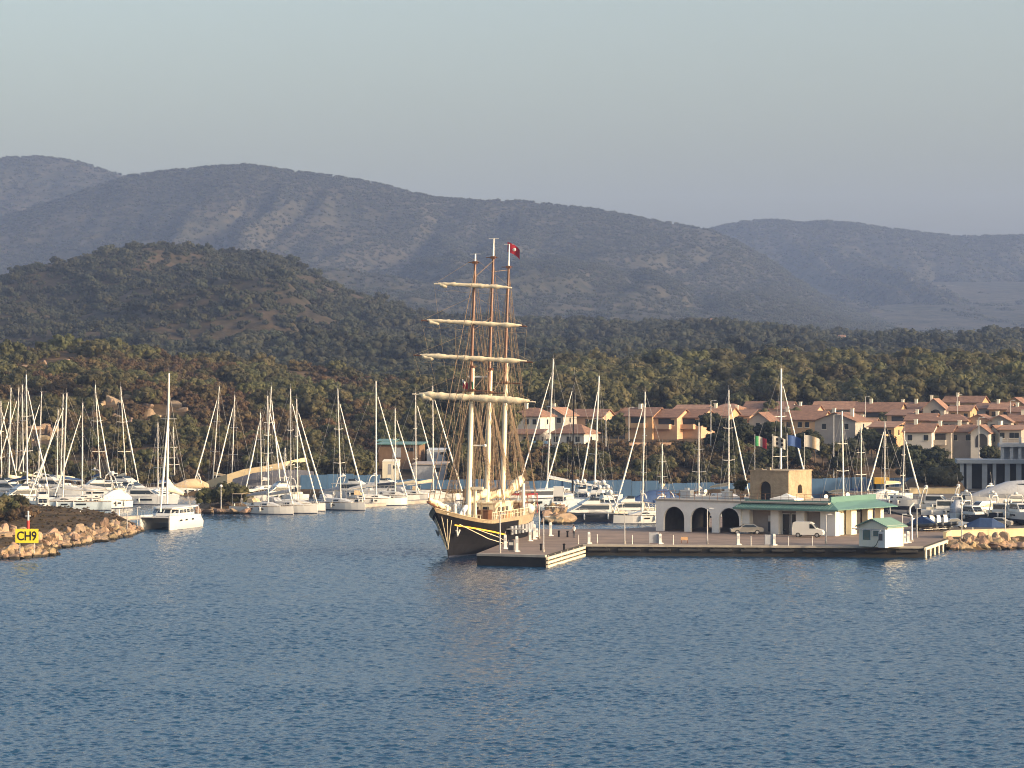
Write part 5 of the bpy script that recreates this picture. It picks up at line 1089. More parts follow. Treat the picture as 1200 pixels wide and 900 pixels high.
def sailboat(px, d, ptop, L, yaw, label, cover=None, hullm='white', hood=None, mastm='alu', spreaders=2, bow_px=None, lean=None, group=None, simple=False, fb=1.45, roll=True, r=.115, z0=0.0, bimini=False, keel=False, stern_arch=False):
    """px: mast foot column; ptop: (column,row) of the masthead; yaw: direction of the bow, degrees from +X"""
    cover = cover or COVERS[int(px*7) % 6]; yw = R(yaw); p = P(px, d, z=z0); t = thing('sailboat', label, 'sailboat', p, yw, group)
    B = L*.31; m, hb, zd, x0 = hull_mesh(L, B, fb*.88, fb, .80, -.008, sheer=.06, boot=2)
    hull = m.build('hull', [M[hullm], M['teak'] if L > 11 else M['white'], M['anti']], t)
    w_ = MB(); side_strip(w_, L, hb, zd, x0, .30, .42, fb*.55, fb*.72); side_strip(w_, L, hb, zd, x0, .52, .60, fb*.55, fb*.72, n=2); w_.build('porthole', M['glass'], hull)
    ztop = zat(ptop[1], d) - z0; dx = (ptop[0]-px)/F*d; mv = Vector((dx*math.cos(-yw), dx*math.sin(-yw), 0)); top = Vector((mv.x, mv.y, ztop)); foot = Vector((0,0,fb))
    # coachroof
    c0, c1 = -L*.26, L*.16; rg_ = []
    for x, wd, hh in ((c0,.30,.55),(c0+L*.1,.32,.60),(L*.03,.27,.52),(c1,.14,.12),(c1+L*.04,.08,.01)):
        bw = B*wd; rg_.append([(x,-bw,fb-.08),(x,-bw*.86,fb+hh),(x,bw*.86,fb+hh),(x,bw,fb-.08)])
    cb = MB().loft(rg_); cabin = cb.build('cabin', M['white'], t)
    w_ = MB()
    for s_ in (-1,1): w_.add([(c0+L*.03,s_*(B*.305+.02),fb+.14),(L*.03,s_*(B*.262+.02),fb+.14),(L*.02,s_*(B*.245+.02),fb+.36),(c0+L*.04,s_*(B*.282+.02),fb+.38)], [(0,1,2,3)])
    w_.build('window', M['glass'], cabin)
    m = MB(); m.tube(foot, top, r, r*.75, 8); mast = m.build('mast', M[mastm], t)
    if spreaders:
        m = MB()
        for i in range(spreaders):
            q_ = foot.lerp(top, .34 + .30*i); s_ = B*.36*(1-.2*i); m.tube(q_+Vector((-.1,-s_,.1)), q_, .05, n=4); m.tube(q_, q_+Vector((-.1,s_,.1)), .05, n=4)
        m.build('spreader', M[mastm], mast)
    m = MB(); m.tube(top, top+Vector((0,0,.9)), .02, n=4); m.tube(top+Vector((-.35,0,.12)), top+Vector((.35,0,.12)), .025, n=4); m.build('masthead_gear', M['wire'], mast)
    be = Vector((-L*.38, 0, fb+1.5)); bs = foot.lerp(top, .085) + Vector((-.1,0,.35))
    m = MB(); m.tube(bs, be, .1, n=6); m.build('boom', M[mastm], t)
    m = MB(); m.loft([[(bs.lerp(be,u).x, y*k_, bs.lerp(be,u).z + zz*k_) for y,zz in ((-.2,.05),(-.15,.42),(0,.55),(.15,.42),(.2,.05))] for u,k_ in ((.02,1.15),(.3,1.0),(.7,.8),(.97,.5))]); m.build('sail_cover', M[cover], t)
    bowp = Vector((x0+L*.985, 0, fb+.1)); head = foot.lerp(top, .93)
    if roll:
        m = MB(); m.tube(bowp+Vector((0,0,.4)), bowp.lerp(head,.35), .10, .14, 7); m.tube(bowp.lerp(head,.35), bowp.lerp(head,.93), .14, .06, 7); m.ball(bowp+Vector((0,0,.35)), .16); m.build('rolled_sail', M['sailw'], t)
    m = MB(); m.tube(bowp, head, .022, n=4); m.tube(Vector((x0+.1,0,fb)), top, .022, n=4); ch = B*.46
    for s_ in (-1,1):
        c_ = Vector((-.3, s_*ch, fb)); s1 = foot.lerp(top,.34)+Vector((-.1,s_*B*.36,.1)); m.tube(c_, s1, .02, n=4); m.tube(s1, foot.lerp(top,.97), .02, n=4); m.tube(c_, foot.lerp(top,.34), .018, n=4)
    m.build('rigging', M['wire'], t)
    m = MB()
    for tt0 in (0.02, .97):
        pass
    for s_ in (-1,1):
        pr = None
        for i in range(8):
            tt = .05 + .9*i/7; q_ = Vector((x0+L*tt, s_*max(.12,hb(tt)-.08), zd(tt))); u_ = q_ + Vector((0,0,.62)); m.tube(q_, u_, .022, n=4)
            if pr is not None: m.tube(pr, u_, .018, n=4)
            pr = u_
    m.build('guard_rail', M['stain'], t)
    if hood:
        m = MB(); m.loft([[(x, y*B*.30, fb+.5+zz) for y,zz in ((-1,0),(-.85,h_*.8),(0,h_),(.85,h_*.8),(1,0))] for x,h_ in ((c0+.9,.15),(c0+.4,.75),(c0-.5,.85))]); m.build('sprayhood', M[hood], t)
    if bimini:
        m = MB(); zb_ = fb+1.95; m.loft([[(x, y*B*.36, zb_+zz) for y,zz in ((-1,-.1),(0,.08),(1,-.1),(1,-.05),(0,.13),(-1,-.05))] for x in (x0+.4, x0+2.6)]); m.build('bimini', M[hood or 'cov_tan'], t)
        m = MB()
        for x in (x0+.6,x0+2.4):
            for s_ in (-1,1): m.tube((x,s_*B*.35,fb),(x,s_*B*.35,zb_-.05),.025,n=4)
        m.build('bimini_frame', M['stain'], t)
    m = MB()
    for i,s_ in enumerate((-1,1,-1,1)): tt = .35+.1*i; m.loft([[(x0+L*tt+rr*math.cos(a), s_*(hb(tt)+.17)+rr*math.sin(a), zz) for a in [k_*1.047 for k_ in range(6)]] for rr,zz in ((.05,fb*.95),(.14,fb*.8),(.14,fb*.42),(.04,fb*.3))], smooth=True)
    m.build('fender', M['white'], t)
    m = MB(); m.tube((x0+1.5,0,fb-.1),(x0+1.5,0,fb+.75),.06,n=5); m.tube((x0+1.45,0,fb+.75),(x0+1.53,0,fb+.75),.42,n=12); m.build('wheel', M['stain'], t)
    return t
def bow_yaw(px, d, bpx, L):
    """yaw that brings the bow to column bpx (bow toward the right or left and a little towards us)"""
    s = max(-1, min(1, (bpx-px)/F*d/(L*.41))); a = math.degrees(math.acos(s)); return -a
ROW = [ # mast foot px, masthead (px,py), bow px, d of mast, L, label, extras
 (314.6,(313.6,464),344.5,505,12.2,'white sailboat at the front left of the row, broadside with a tan sprayhood',dict(hood='cov_tan',bimini=True)),
 (340.8,(340.5,455.5),372.6,509,12.6,'white sailboat second in the row, its plumb bow just right of the broadside boat',dict(hood='cov_grey')),
 (349,(347.6,467.7),381.5,517,12.2,'white sailboat with a shorter mast close behind the second boat of the row',dict()),
 (399.5,(395.8,455.5),428.5,522,13.4,'white sailboat in the middle of the row with a mast leaning slightly left',dict(hood='cov_grey')),
 (441,(440.5,447),477,541,13.4,'tall masted sailboat with a thick rolled foresail right of the middle of the row',dict(hood='cov_tan',r=.15)),
 (463,(463,478.7),491.5,556,11.6,'sailboat with the shortest mast of the row, before the brown shed',dict()),
 (487.5,(487,460),517.5,560,12.2,'white sailboat before the blue grey boat shed, left neighbour of the last in the row',dict(hood='cov_grey')),
 (508,(507,452),543,563,13.2,'white sailboat last in the row, its bow just left of the tall ship foremast',dict(hood='cov_tan'))]
for px, tp, bpx, d, L, lab, kw in ROW: sailboat(px, d, tp, L, bow_yaw(px, d, bpx, L), lab, group='sailboats moored in the row', **kw)
BACK = [ # px, top, d, L, yaw, label, kw
 (2,(1,470),600,10.5,-30,'sailboat at the far left edge with its mast cut by the picture edge',dict(roll=True)),
 (10,(12.8,454.7),590,12,-150,'sailboat second from the left edge with a bright mast leaning right',dict(r=.14)),
 (18.7,(22,455),610,12,-155,'sailboat with a dull grey mast just left of the tallest left mast',dict()),
 (27.5,(26,451),612,12,-140,'sailboat with a thin mast tight against the tallest left mast',dict(roll=False)),
 (32,(30.7,439),575,14.5,-38,'sailboat with the tallest mast of the left marina and a thick diagonal foresail',dict(r=.16,cover='cov_blue')),
 (44.6,(48.8,459.5),605,12,-160,'sailboat with a mast leaning right above the leaning granite slab',dict()),
 (66.7,(68,480),600,10.5,-150,'sailboat with a short grey mast left of the pair at the pale blue hull',dict()),
 (71,(74,462),585,12,-160,'sailboat with the left mast of the close pair above the pale blue hull',dict(roll=False)),
 (73.4,(78.2,461),520,14.5,-172,'pale blue hulled sailboat lying broadside behind the breakwater',dict(hullm='hullblue',r=.15,fb=1.75)),
 (96,(96.9,472),540,12,-165,'sailboat with a straight lone mast between the pale blue hull and the motor yachts',dict()),
 (118,(111.6,450.7),600,13.2,-58,'sailboat with a left leaning mast and right falling foresail above the motor yachts',dict(cover='cov_blue')),
 (148,(141.4,453),604,13.2,-55,'sailboat with a left leaning mast before the upright orange rock',dict()),
 (185,(185,496),575,9.5,-120,'small sailboat with a short mast just left of the catamaran mast',dict(roll=False)),
 (205,(203,500),610,10,-60,'sailboat with a low thin mast close behind the catamaran',dict(roll=False)),
 (249,(257,453),608,12.5,-132,'sailboat with a mast leaning right behind the round bush',dict(cover='cov_tan')),
 (271.5,(275,463.5),606,12,-130,'sailboat behind the curved ochre wall with a foresail falling to the left',dict()),
 (306.5,(305,483.6),588,10.8,-128,'sailboat with a short mast behind the broadside boat at left',dict()),
 (311,(318,453),592,12.8,-50,'sailboat with a tall right leaning mast behind the broadside boat',dict(hood='cov_tan')),
 (333,(334,525),560,9,-60,'small sailboat with a low mast behind the second boat of the row',dict(roll=False,spreaders=1)),
 (640.8,(648.6,421),560,17,-142,'large sailboat with a very tall right leaning mast beside the tall ship stern',dict(hullm='hullgrey',r=.17,cover='cov_grey',fb=1.9)),
 (670.5,(673,439),548,15.5,-146,'sailboat with a black mast and a dark hull behind the jetty',dict(mastm='black',hullm='navy',r=.14,cover='cov_grey')),
 (696.4,(702,441),556,14,-120,'sailboat with a thick grey mast and two long spreaders right of the black mast',dict(r=.19,cover='cov_grey')),
 (752.5,(756,459),470,11.5,-163,'white sailboat with a blue cover moored against the left end of the harbour building',dict(cover='cov_blue',r=.13)),
 (819,(819,495),540,11,-100,'sailboat with a short mast and one long spreader behind the second arch',dict(roll=False)),
 (854,(854,457),545,13.5,-52,'sailboat with a tall mast and double foresails behind the third arch',dict(r=.14)),
 (914.7,(915.5,432),520,17.5,-47,'sailboat with the tallest right hand mast rising directly behind the stone tower',dict(r=.2,mastm='mastw')),
 (988.6,(986.8,482),520,11.5,-60,'sailboat with a bright white mast right above the end of the teal canopy',dict(r=.15,mastm='mastw',roll=False)),
 (1009.6,(1009,500),530,10,-62,'sailboat with a shorter mast left of the orange container',dict(roll=False,r=.12)),
 (776,(776,520),560,9,-100,'small sailboat with a low mast behind the radar cabinet on the terrace',dict(roll=False,spreaders=2)),
]
for px, tp, d, L, yaw, lab, kw in BACK: sailboat(px, d, tp, L, yaw, lab, group='sailboats in the marina', **kw)
# two sailboats standing on stands in the yard
def stand(o, L, label):
    t = thing('boat_stand', label, 'stand', o, 0)
    for x in (-L*.28, L*.12):
        m = MB(); m.box(x-.1,x+.1,-.9,.9,0,.15); m.build('crossbeam', M['black'], t)
        for s_ in (-1,1): m = MB(); m.tube((x,s_*1.1,0),(x,s_*.75,1.2),.07,n=5); m.build('support_leg', M['galv'], t)
for px, tp, d, L, yaw, lab, hm in ((1036.7,(1037,495),500,8.8,-150,'white sailboat on stands in the yard, grey hull under the orange container','hullgrey'),(1058,(1060,505),472,7.6,-35,'cream sailboat on stands right of the kiosk roof, transom to us','white')):
    s_ = sailboat(px, d, tp, L, yaw, lab, z0=QZ+1.15, hullm=hm, fb=1.25, group='sailboats on stands', roll=True); stand(P(px, d, z=QZ), L, 'steel stand carrying the ' + ('grey hulled' if hm != 'white' else 'cream') + ' sailboat in the yard')

# motor yachts
def motor(px, d, L, yaw, label, fly=True, hullm='white', z0=0.0, cover=None, fb=1.6, arch=True, group=None, dome=False, wheelhouse=False, antifoul=True):
    t = thing('motor_yacht' if L > 8.5 else 'motorboat', label, 'motor yacht' if L > 8.5 else 'motorboat', P(px, d, z=z0), R(yaw), group); B = L*.32
    m, hb, zd, x0 = hull_mesh(L, B, fb*.8, fb*1.15, .92, .05, x0=-L*.5, boot=2, full=.8); hull = m.build('hull', [M[hullm], M['white'], M['anti']], t)
    w_ = MB(); side_strip(w_, L, hb, zd, x0, .42, .66, fb*.5, fb*.70); w_.build('porthole', M['glass'], hull)
    def block(x_0, x_1, z_0, h, wf, sf=.35, sb=.05):
        rr = []
        for x, k_ in ((x_0,1),(x_1,1)): pass
        a = [(x_0,-B*wf,z_0),(x_1,-B*wf*.8,z_0),(x_1,B*wf*.8,z_0),(x_0,B*wf,z_0)]; sl_ = (x_1-x_0)*sf
        b = [(x_0+sb,-B*wf*.9,z_0+h),(x_1-sl_,-B*wf*.74,z_0+h),(x_1-sl_,B*wf*.74,z_0+h),(x_0+sb,B*wf*.9,z_0+h)]
        return a, b
    a, b = block(-L*.22, L*.26, fb*.95, 1.25, .40); m = MB().loft([a, b]); cab = m.build('cabin', M['white'], t)
    def band(a, b, z0_, z1_, e=.02):
        A = [Vector(a[i]).lerp(Vector(b[i]), z0_) for i in range(4)]; Bq = [Vector(a[i]).lerp(Vector(b[i]), z1_) for i in range(4)]; m = MB(); c = sum(A, Vector())/4
        for i in range(3):
            j = i+1; n_ = (A[j]-A[i]).cross(Bq[i]-A[i]).normalized(); n_ = n_ if n_.dot(A[i]-c) > 0 else -n_
            p0, p1 = A[i].lerp(A[j],.06), A[i].lerp(A[j],.94); q0, q1 = Bq[i].lerp(Bq[j],.06), Bq[i].lerp(Bq[j],.94); m.add([p0+n_*e,p1+n_*e,q1+n_*e,q0+n_*e], [(0,1,2,3)])
        return m
    band(a, b, .35, .88).build('window', M['glass'], cab)
    zt = fb*.95+1.25
    if fly:
        m = MB(); m.box(-L*.36, L*.10, -B*.38, B*.38, zt, zt+.12); a2, b2 = block(-L*.10, L*.10, zt+.12, .65, .36, .4); m.loft([a2, b2]); fl = m.build('flybridge', M['white'], t); band(a2, b2, .75, 1.35).build('windscreen', M['glass'], fl)
        m = MB()
        for x in (-L*.34,): 
            for s_ in (-1,1): m.tube((x,s_*B*.36,fb*.8),(x,s_*B*.36,zt),.05,n=5)
        m.build('stanchion', M['stain'], t)
    if wheelhouse:
        m = MB(); m.box(-L*.05,L*.14,-B*.3,B*.3,zt,zt+1.7); wh = m.build('wheelhouse', M['white'], t); m = MB(); m.box(-L*.03,L*.12,-B*.3-.02,B*.3+.02,zt+.8,zt+1.4); m.build('window', M['glass'], wh)
    if arch:
        za = zt + (.75 if fly else .35); m = MB()
        for s_ in (-1,1): m.path([(-L*.30,s_*B*.40,fb*.9),(-L*.24,s_*B*.38,za+.4),(-L*.22,s_*B*.30,za+.75)],.10,n=6)
        m.tube((-L*.22,-B*.30,za+.75),(-L*.22,B*.30,za+.75),.12,n=6); ar = m.build('radar_arch', M['white'], t)
        m = MB(); m.ball((-L*.22,0,za+1.02),.32,.32,.22)
        if dome: m.ball((-L*.22,B*.22,za+1.15),.42,.42,.45); m.ball((-L*.22,-B*.22,za+1.15),.36,.36,.4)
        m.build('radar_dome', M['white'], ar); m = MB(); m.tube((-L*.22,B*.1,za+.8),(-L*.26,B*.1,za+3.0),.02,n=4); m.build('aerial', M['wire'], ar)
    m = MB()
    for s_ in (-1,1):
        pr = None
        for i in range(6): tt = .55+.42*i/5; q_ = Vector((x0+L*(tt+.05*max(0,(tt-.6)/.4)**2), s_*max(.1,hb(tt)-.1), zd(tt))); u_ = q_+Vector((.05,0,.7)); m.tube(q_,u_,.022,n=4); pr and m.tube(pr,u_,.022,n=4); pr = u_
    m.build('bow_rail', M['stain'], t)
    m = MB()
    for i,s_ in enumerate((-1,1,-1,1)):
        tt = .2+.13*i; m.loft([[(x0+L*tt+rr*math.cos(a_), s_*(hb(tt)+.17)+rr*math.sin(a_), zz) for a_ in [k_*1.047 for k_ in range(6)]] for rr,zz in ((.05,fb*.85),(.15,fb*.7),(.15,fb*.35),(.04,fb*.25))], smooth=True)
    m.build('fender', M['white'], t)
    m = MB(); m.box(-L*.40,-L*.26,-B*.30,B*.30,fb*.82,fb*.82+.4); m.build('seat', M['cream'], t)
    if cover:
        m = MB(); rr = []
        for x,h_,wd in ((-L*.46,.9,.5),(-L*.2,1.9,.52),(L*.05,1.75,.5),(L*.3,1.0,.36),(L*.5,.4,.06)) if L < 12 else ((-L*.46,1.3,.5),(-L*.2,2.9,.52),(L*.05,2.7,.5),(L*.3,1.6,.36),(L*.5,.6,.06)): rr.append([(x,-B*wd,fb*.9),(x,-B*wd*.9,fb*.9+h_*.55),(x,-B*wd*.3,fb*.9+h_),(x,B*wd*.3,fb*.9+h_),(x,B*wd*.9,fb*.9+h_*.55),(x,B*wd,fb*.9)])
        m.loft(rr, smooth=True); m.build('boat_cover', M[cover], t)
    return t
MOT = [ (24,545,12,-150,'white motor yacht with a flybridge behind the breakwater bushes',dict(hullm='hullblue')),
 (50,505,8,-80,'white sport boat with an open stern seen end on, behind the beacon',dict(fly=True,dome=True)),
 (8,580,13,-25,'long white motor yacht at the left edge with a dark window band',dict()),
 (60,600,13,-20,'white motor yacht behind the pale blue sailboat with cream upperworks',dict()),
 (112,580,14,-160,'wide pale grey motor yacht with a flybridge right of the pale blue sailboat',dict(dome=True,hullm='hullgrey')),
 (148,590,15,-30,'large white motor yacht with a raked dark windscreen left of the catamaran',dict()),
 (134,528,7,-130,'small white motorboat with a pale canopy at the end of the pontoon',dict(fly=False,cover='sailw')),
 (97,615,13,-140,'white motor yacht furthest back under the rocky slope',dict()),
 (170,545,12,-12,'low pale motor yacht behind the catamaran bow',dict(hullm='hullgrey',fly=False)),
 (222,590,8,-160,'small white motorboat right behind the catamaran sail cover',dict(fly=False,cover='cov_tan')),
 (327,560,11,-150,'white motorboat with a round windscreen behind the broadside sailboat',dict()),
 (418,575,13,-20,'motor yacht with a long pale hardtop and dark windows behind the sailboat row',dict(hullm='hullgrey')),
 (455,578,13,-20,'motor yacht with a dark blue roofline behind the shortest mast of the row',dict(hullm='navy')),
 (618,520,20,-160,'large pale blue motor yacht with dark windows behind the tall ship stern',dict(hullm='hullblue',fb=2.4,arch=False,fly=False)),
 (655,512,9,-95,'white boat with a square wheelhouse beside the black mast',dict(fly=False,wheelhouse=True,arch=False)),
 (690,478,15,-168,'dark hulled motor yacht crowded with white domes behind the small mole',dict(hullm='navy',dome=True)),
 (712,500,10,-75,'pale grey motorboat with twin white domes, second from the blue grey yacht',dict(dome=True,hullm='hullgrey')),
 (734,486,12,-170,'blue grey motor yacht with a white arch behind the white sailboat',dict(hullm='hullblue')),
 (700,525,11,-100,'pale grey motorboat with a tall radar dome right behind the black mast hull',dict(dome=True,hullm='hullgrey')),
 (682,530,9,-85,'pale grey motorboat between the wheelhouse boat and the domed one',dict(dome=True,hullm='hullgrey')),
 (766,500,12,-150,'white motor yacht with a blue awning at the corner of the harbour building',dict(cover='cov_blue',fly=False)),
 (792,470,11,-30,'white motorboat seen through the first arch of the harbour building',dict()),
 (830,475,10,-30,'white motorboat seen through the second arch of the harbour building',dict(fly=False)),
 (945,500,9,-50,'white motorboat just right of the stone tower foot',dict())]
for px, d, L, yaw, lab, kw in MOT: motor(px, d, L, yaw, lab, group='motor yachts in the marina', **kw)
# ashore at right
def ashore(px, d, L, yaw, label, **kw):
    t = motor(px, d, L, yaw, label, z0=QZ+.75, **kw); s_ = thing('boat_cradle', 'cradle under the ' + ' '.join(label.split(',')[0].split()[:9]), 'cradle', P(px, d, z=QZ), R(yaw))
    for x in (-L*.3, L*.15): m = MB(); m.box(x-.12,x+.12,-L*.12,L*.12,0,.6); m.build('crossbeam', M['black'], s_)
ashore(1111,448,8.0,-10,'silver blue cabin boat ashore, left of the red and white boats',hullm='hullgrey',fly=False,arch=False,fb=1.2)
ashore(1128,452,6.5,-120,'small white boat with a red stripe ashore behind the left globe lamp',hullm='white',fly=False,fb=1.0)
ashore(1152,445,8.0,-150,'white sport boat with a swept radar arch ashore between the two globe lamps',fly=False,fb=1.15)
ashore(1187,470,14.5,-168,'big motor yacht ashore under a pale grey cover at the right edge',cover='cov_grey',fb=2.0)
ashore(1196,436,9,-80,'white motorboat ashore before the covered yacht at the right edge',fly=False,fb=1.2)
ashore(1136,475,8,-20,'white motorboat ashore at the back of the yard near the sunlit wall',fly=False,fb=1.1)
ashore(1141,432,7.5,-70,'dark blue hulled motorboat ashore left of the blue tarpaulin',hullm='navy',fly=False,fb=1.0,arch=False)
ashore(1121,436,6.5,-100,'small motorboat ashore with a grey cover behind the inflatables',hullm='hullblue',fly=False,fb=1.0,cover='cov_grey')
ashore(1176,440,6.5,-40,'small dark hulled motorboat ashore behind the right globe lamp',hullm='navy',fly=False,fb=1.0)
ashore(1098,470,8,-25,'white cabin boat ashore at the back of the yard behind the inflatables',fly=False,fb=1.1)
car_at(G(1118,619,QZ), R(20), 'dark car parked in the boatyard behind the left globe lamp', M['carblue'])
car_at(G(1168,618,QZ), R(160), 'silver car parked in the boatyard left of the right globe lamp', M['carsilver'])
ashore(1168,480,7,-60,'small white motorboat ashore left of the covered yacht',fly=False,fb=1.1)
def rib(px, py, L, yaw, label, cover=None):
    t = thing('inflatable_boat', label, 'inflatable boat', G(px, py, QZ), R(yaw), 'dark inflatable boats on trailers'); B = L*.38; m = MB(); z = .85
    pts = [(-L*.5,B*.4,z),(L*.15,B*.4,z),(L*.38,B*.25,z+.1),(L*.5,0,z+.22),(L*.38,-B*.25,z+.1),(L*.15,-B*.4,z),(-L*.5,-B*.4,z)]
    for a, b in zip(pts, pts[1:]): m.tube(a, b, .26, n=9); m.ball(b, .26, nu=9)
    m.build('tube', M['rib'], t); m = MB(); m.loft([[(-L*.46,-B*.3,.75),(L*.3,-B*.2,.8),(L*.3,B*.2,.8),(-L*.46,B*.3,.75)],[(-L*.46,-B*.1,.35),(L*.3,-B*.05,.5),(L*.3,B*.05,.5),(-L*.46,B*.1,.35)]]); m.build('hull', M['hullgrey'], t)
    m = MB(); m.box(-.3,.3,-.35,.35,.85,1.75); m.add([(.3,-.33,1.7),(.3,.33,1.7),(.1,.3,2.15),(.1,-.3,2.15)],[(0,1,2,3)]); m.build('console', M['white'], t)
    m = MB(); m.loft([[(-L*.5-.1+a*.25,b*.2,zz) for a,b in ((-1,-1),(1,-1),(1,1),(-1,1))] for zz in (1.1,1.25,1.75)]); m.box(-L*.5-.15,-L*.5+.02,-.08,.08,.2,1.1); m.build('outboard_motor', M['white'], t)
    m = MB()
    for x in (-.9,.9): m.box(x-.08,x+.08,-B*.4,B*.4,.25,.35)
    m.build('trailer', M['galv'], t)
    for s_ in (-1,1): wheel(t, -.4, s_*B*.42, .27, .16)
    if cover: m = MB(); m.loft([[(x,-B*.45*k_,.95),(x,-B*.2*k_,.95+h_),(x,B*.2*k_,.95+h_),(x,B*.45*k_,.95)] for x,h_,k_ in ((-L*.5,.4,1),(0,1.15,1),(L*.46,.3,.5))]); m.build('boat_cover', M[cover], t)
for a in ((1083,622.5,5.2,-60,'dark inflatable under a teal cover, leftmost of the row by the wall','cov_blue'),(1091,622,5.5,-65,'dark inflatable with a white outboard, second in the row by the wall'),(1099,621.5,5.6,-60,'dark inflatable with a white console, third in the row by the wall'),(1107,621,5.6,-62,'dark inflatable with a tall white motor, rightmost of the row by the wall')): rib(*a)
t = thing('covered_dinghy', 'dinghy under a bright blue tarpaulin between the two globe lamps', 'dinghy', G(1155,622,QZ), R(-15)); m = MB(); m.loft([[(x,-1.0*k_,.5),(x,-.6*k_,.5+h_),(x,.6*k_,.5+h_),(x,1.0*k_,.5)] for x,h_,k_ in ((-2.6,.5,.8),(-.8,1.3,1),(1,1.2,1),(2.6,.4,.4))]); m.build('tarpaulin', M['cov_blue'], t)
m = MB(); m.box(-1.8,-1.6,-.9,.9,0,.5); m.box(1.2,1.4,-.8,.8,0,.5); m.build('trestle', M['mastw'], t)

# catamaran, bows towards us at left, its starboard side in the sun
CYAW = -105; cd = 456; t = thing('catamaran', 'white cruising catamaran with twin bows near the breakwater tip', 'catamaran', P(199, cd, z=0), R(CYAW)); Lc, Bc, wl = 13.0, 6.2, 1.5
for s_, nm in ((-1,'r'),(1,'l')):
    m = MB(); st = []
    for i in range(11):
        tt = i/10; x = -Lc*.52 + Lc*tt; b = wl/2*(.75+.25*math.sin(min(1,tt/.4)*1.57)) if tt < .6 else wl/2*max(.12, 1-((tt-.6)/.4)**2*.88); zz = 1.95 + .25*tt; zz = zz*(.45+.55*min(1,tt/.14)) if tt < .14 else zz
        st.append([(x, s_*Bc*.5-s_*wl*.5+q_*b, z_) for q_, z_ in ((1,zz),(1.0,.9),(.8,0),(.3,-.5),(-.3,-.5),(-.8,0),(-1.0,.9),(-1,zz))])
    for a, c in zip(st, st[1:]): m.loft([a, c], closed=True, caps=False, smooth=True)
    m.add(st[0], [tuple(range(8))[::-1]]); m.add(st[-1], [tuple(range(8))]); hl = m.build('hull', M['white'], t)
    m = MB()
    for xa in (-2.2, .4, 2.6):
        y_ = s_*Bc*.5+s_*.012; m.add([(xa,y_,1.25),(xa+1.1,y_,1.25),(xa+1.0,y_,1.5),(xa+.1,y_,1.5)], [(0,1,2,3)])
    m.build('porthole', M['glass'], hl)
m = MB(); m.box(-Lc*.46, Lc*.20, -Bc*.5+.3, Bc*.5-.3, .95, 1.98); m.build('bridge_deck', M['white'], t)
def cring(x, wd, z0, z1, sl): return [(x,-wd,z0),(x+sl,-wd*.92,z1),(x+sl,wd*.92,z1),(x,wd,z0)]
m = MB(); a_ = [(-Lc*.30,-2.45,1.98),(Lc*.15,-2.25,1.98),(Lc*.23,-1.2,1.98),(Lc*.23,1.2,1.98),(Lc*.15,2.25,1.98),(-Lc*.30,2.45,1.98)]; b_ = [(-Lc*.30,-2.25,3.1),(Lc*.08,-2.05,3.1),(Lc*.14,-1.0,3.1),(Lc*.14,1.0,3.1),(Lc*.08,2.05,3.1),(-Lc*.30,2.25,3.1)]; m.loft([a_, b_]); cab = m.build('cabin', M['white'], t)
for i in range(5):
    A, B_ = Vector(a_[i]), Vector(a_[i+1]); A2, B2 = Vector(b_[i]), Vector(b_[i+1]); n_ = (B_-A).cross(A2-A).normalized(); nw = 4 if (B_-A).length > 4 else 2 if (B_-A).length > 2.2 else 1
    for k_ in range(nw):
        u0, u1 = (k_+.1)/nw, (k_+.9)/nw; q_ = [A.lerp(B_,u0).lerp(A2.lerp(B2,u0),.35), A.lerp(B_,u1).lerp(A2.lerp(B2,u1),.35), A.lerp(B_,u1).lerp(A2.lerp(B2,u1),.8), A.lerp(B_,u0).lerp(A2.lerp(B2,u0),.8)]; m = MB(); m.add([p+n_*.025 for p in q_], [(0,1,2,3)]); m.build('window', M['glass'], cab)
m = MB(); m.loft([[(x,-2.6*k_,z_) ,(x,2.6*k_,z_),(x,2.4*k_,z_+.18),(x,-2.4*k_,z_+.18)] for x,k_,z_ in ((-Lc*.47,.9,3.15),(-Lc*.2,1,3.12),(Lc*.1,.86,3.1),(Lc*.17,.5,3.02))]); m.build('roof', M['white'], t)
m = MB(); m.tube((Lc*.47,-Bc*.5+.7,1.9),(Lc*.47,Bc*.5-.7,1.9),.13,n=8); m.build('cross_beam', M['alu'], t)
m = MB(); m.add([(Lc*.21,-2.6,1.9),(Lc*.46,-2.6,1.88),(Lc*.46,2.6,1.88),(Lc*.21,2.6,1.9)], [(0,1,2,3)]); m.build('trampoline', M['cov_grey'], t)
yw = R(CYAW); top = Vector(((198-203)/F*cd*math.cos(-yw), (198-203)/F*cd*math.sin(-yw), zat(437.5, cd))); ft = Vector((1.0,0,3.3))
vv = Matrix.Rotation(-yw, 3, 'Z') @ (P(198,cd,437.5)-P(199,cd,z=0)); top = Vector(vv); fv = Matrix.Rotation(-yw, 3, 'Z') @ (P(195.7,cd,590)-P(199,cd,z=0)); ft = Vector(fv)
m = MB(); m.tube(ft, top, .19, .14, 8); mst = m.build('mast', M['mastw'], t); m = MB()
for u in (.35,.65): q_ = ft.lerp(top,u); m.tube(q_-Vector((.2,1.3,0)), q_, .05, n=4); m.tube(q_, q_+Vector((-.2,1.3,0)), .05, n=4)
m.build('spreader', M['mastw'], mst); m = MB(); m.tube(top, top+Vector((0,0,1.3)), .025, n=4); m.build('masthead_gear', M['wire'], mst)
bwp = Matrix.Rotation(-yw, 3, 'Z') @ (P(188,cd-6,600)-P(199,cd,z=0)); hd_ = ft.lerp(top,.68); m = MB(); m.tube(bwp, bwp.lerp(hd_,.4), .14, .18, 7); m.tube(bwp.lerp(hd_,.4), hd_, .18, .07, 7); m.build('rolled_sail', M['sailw'], t)
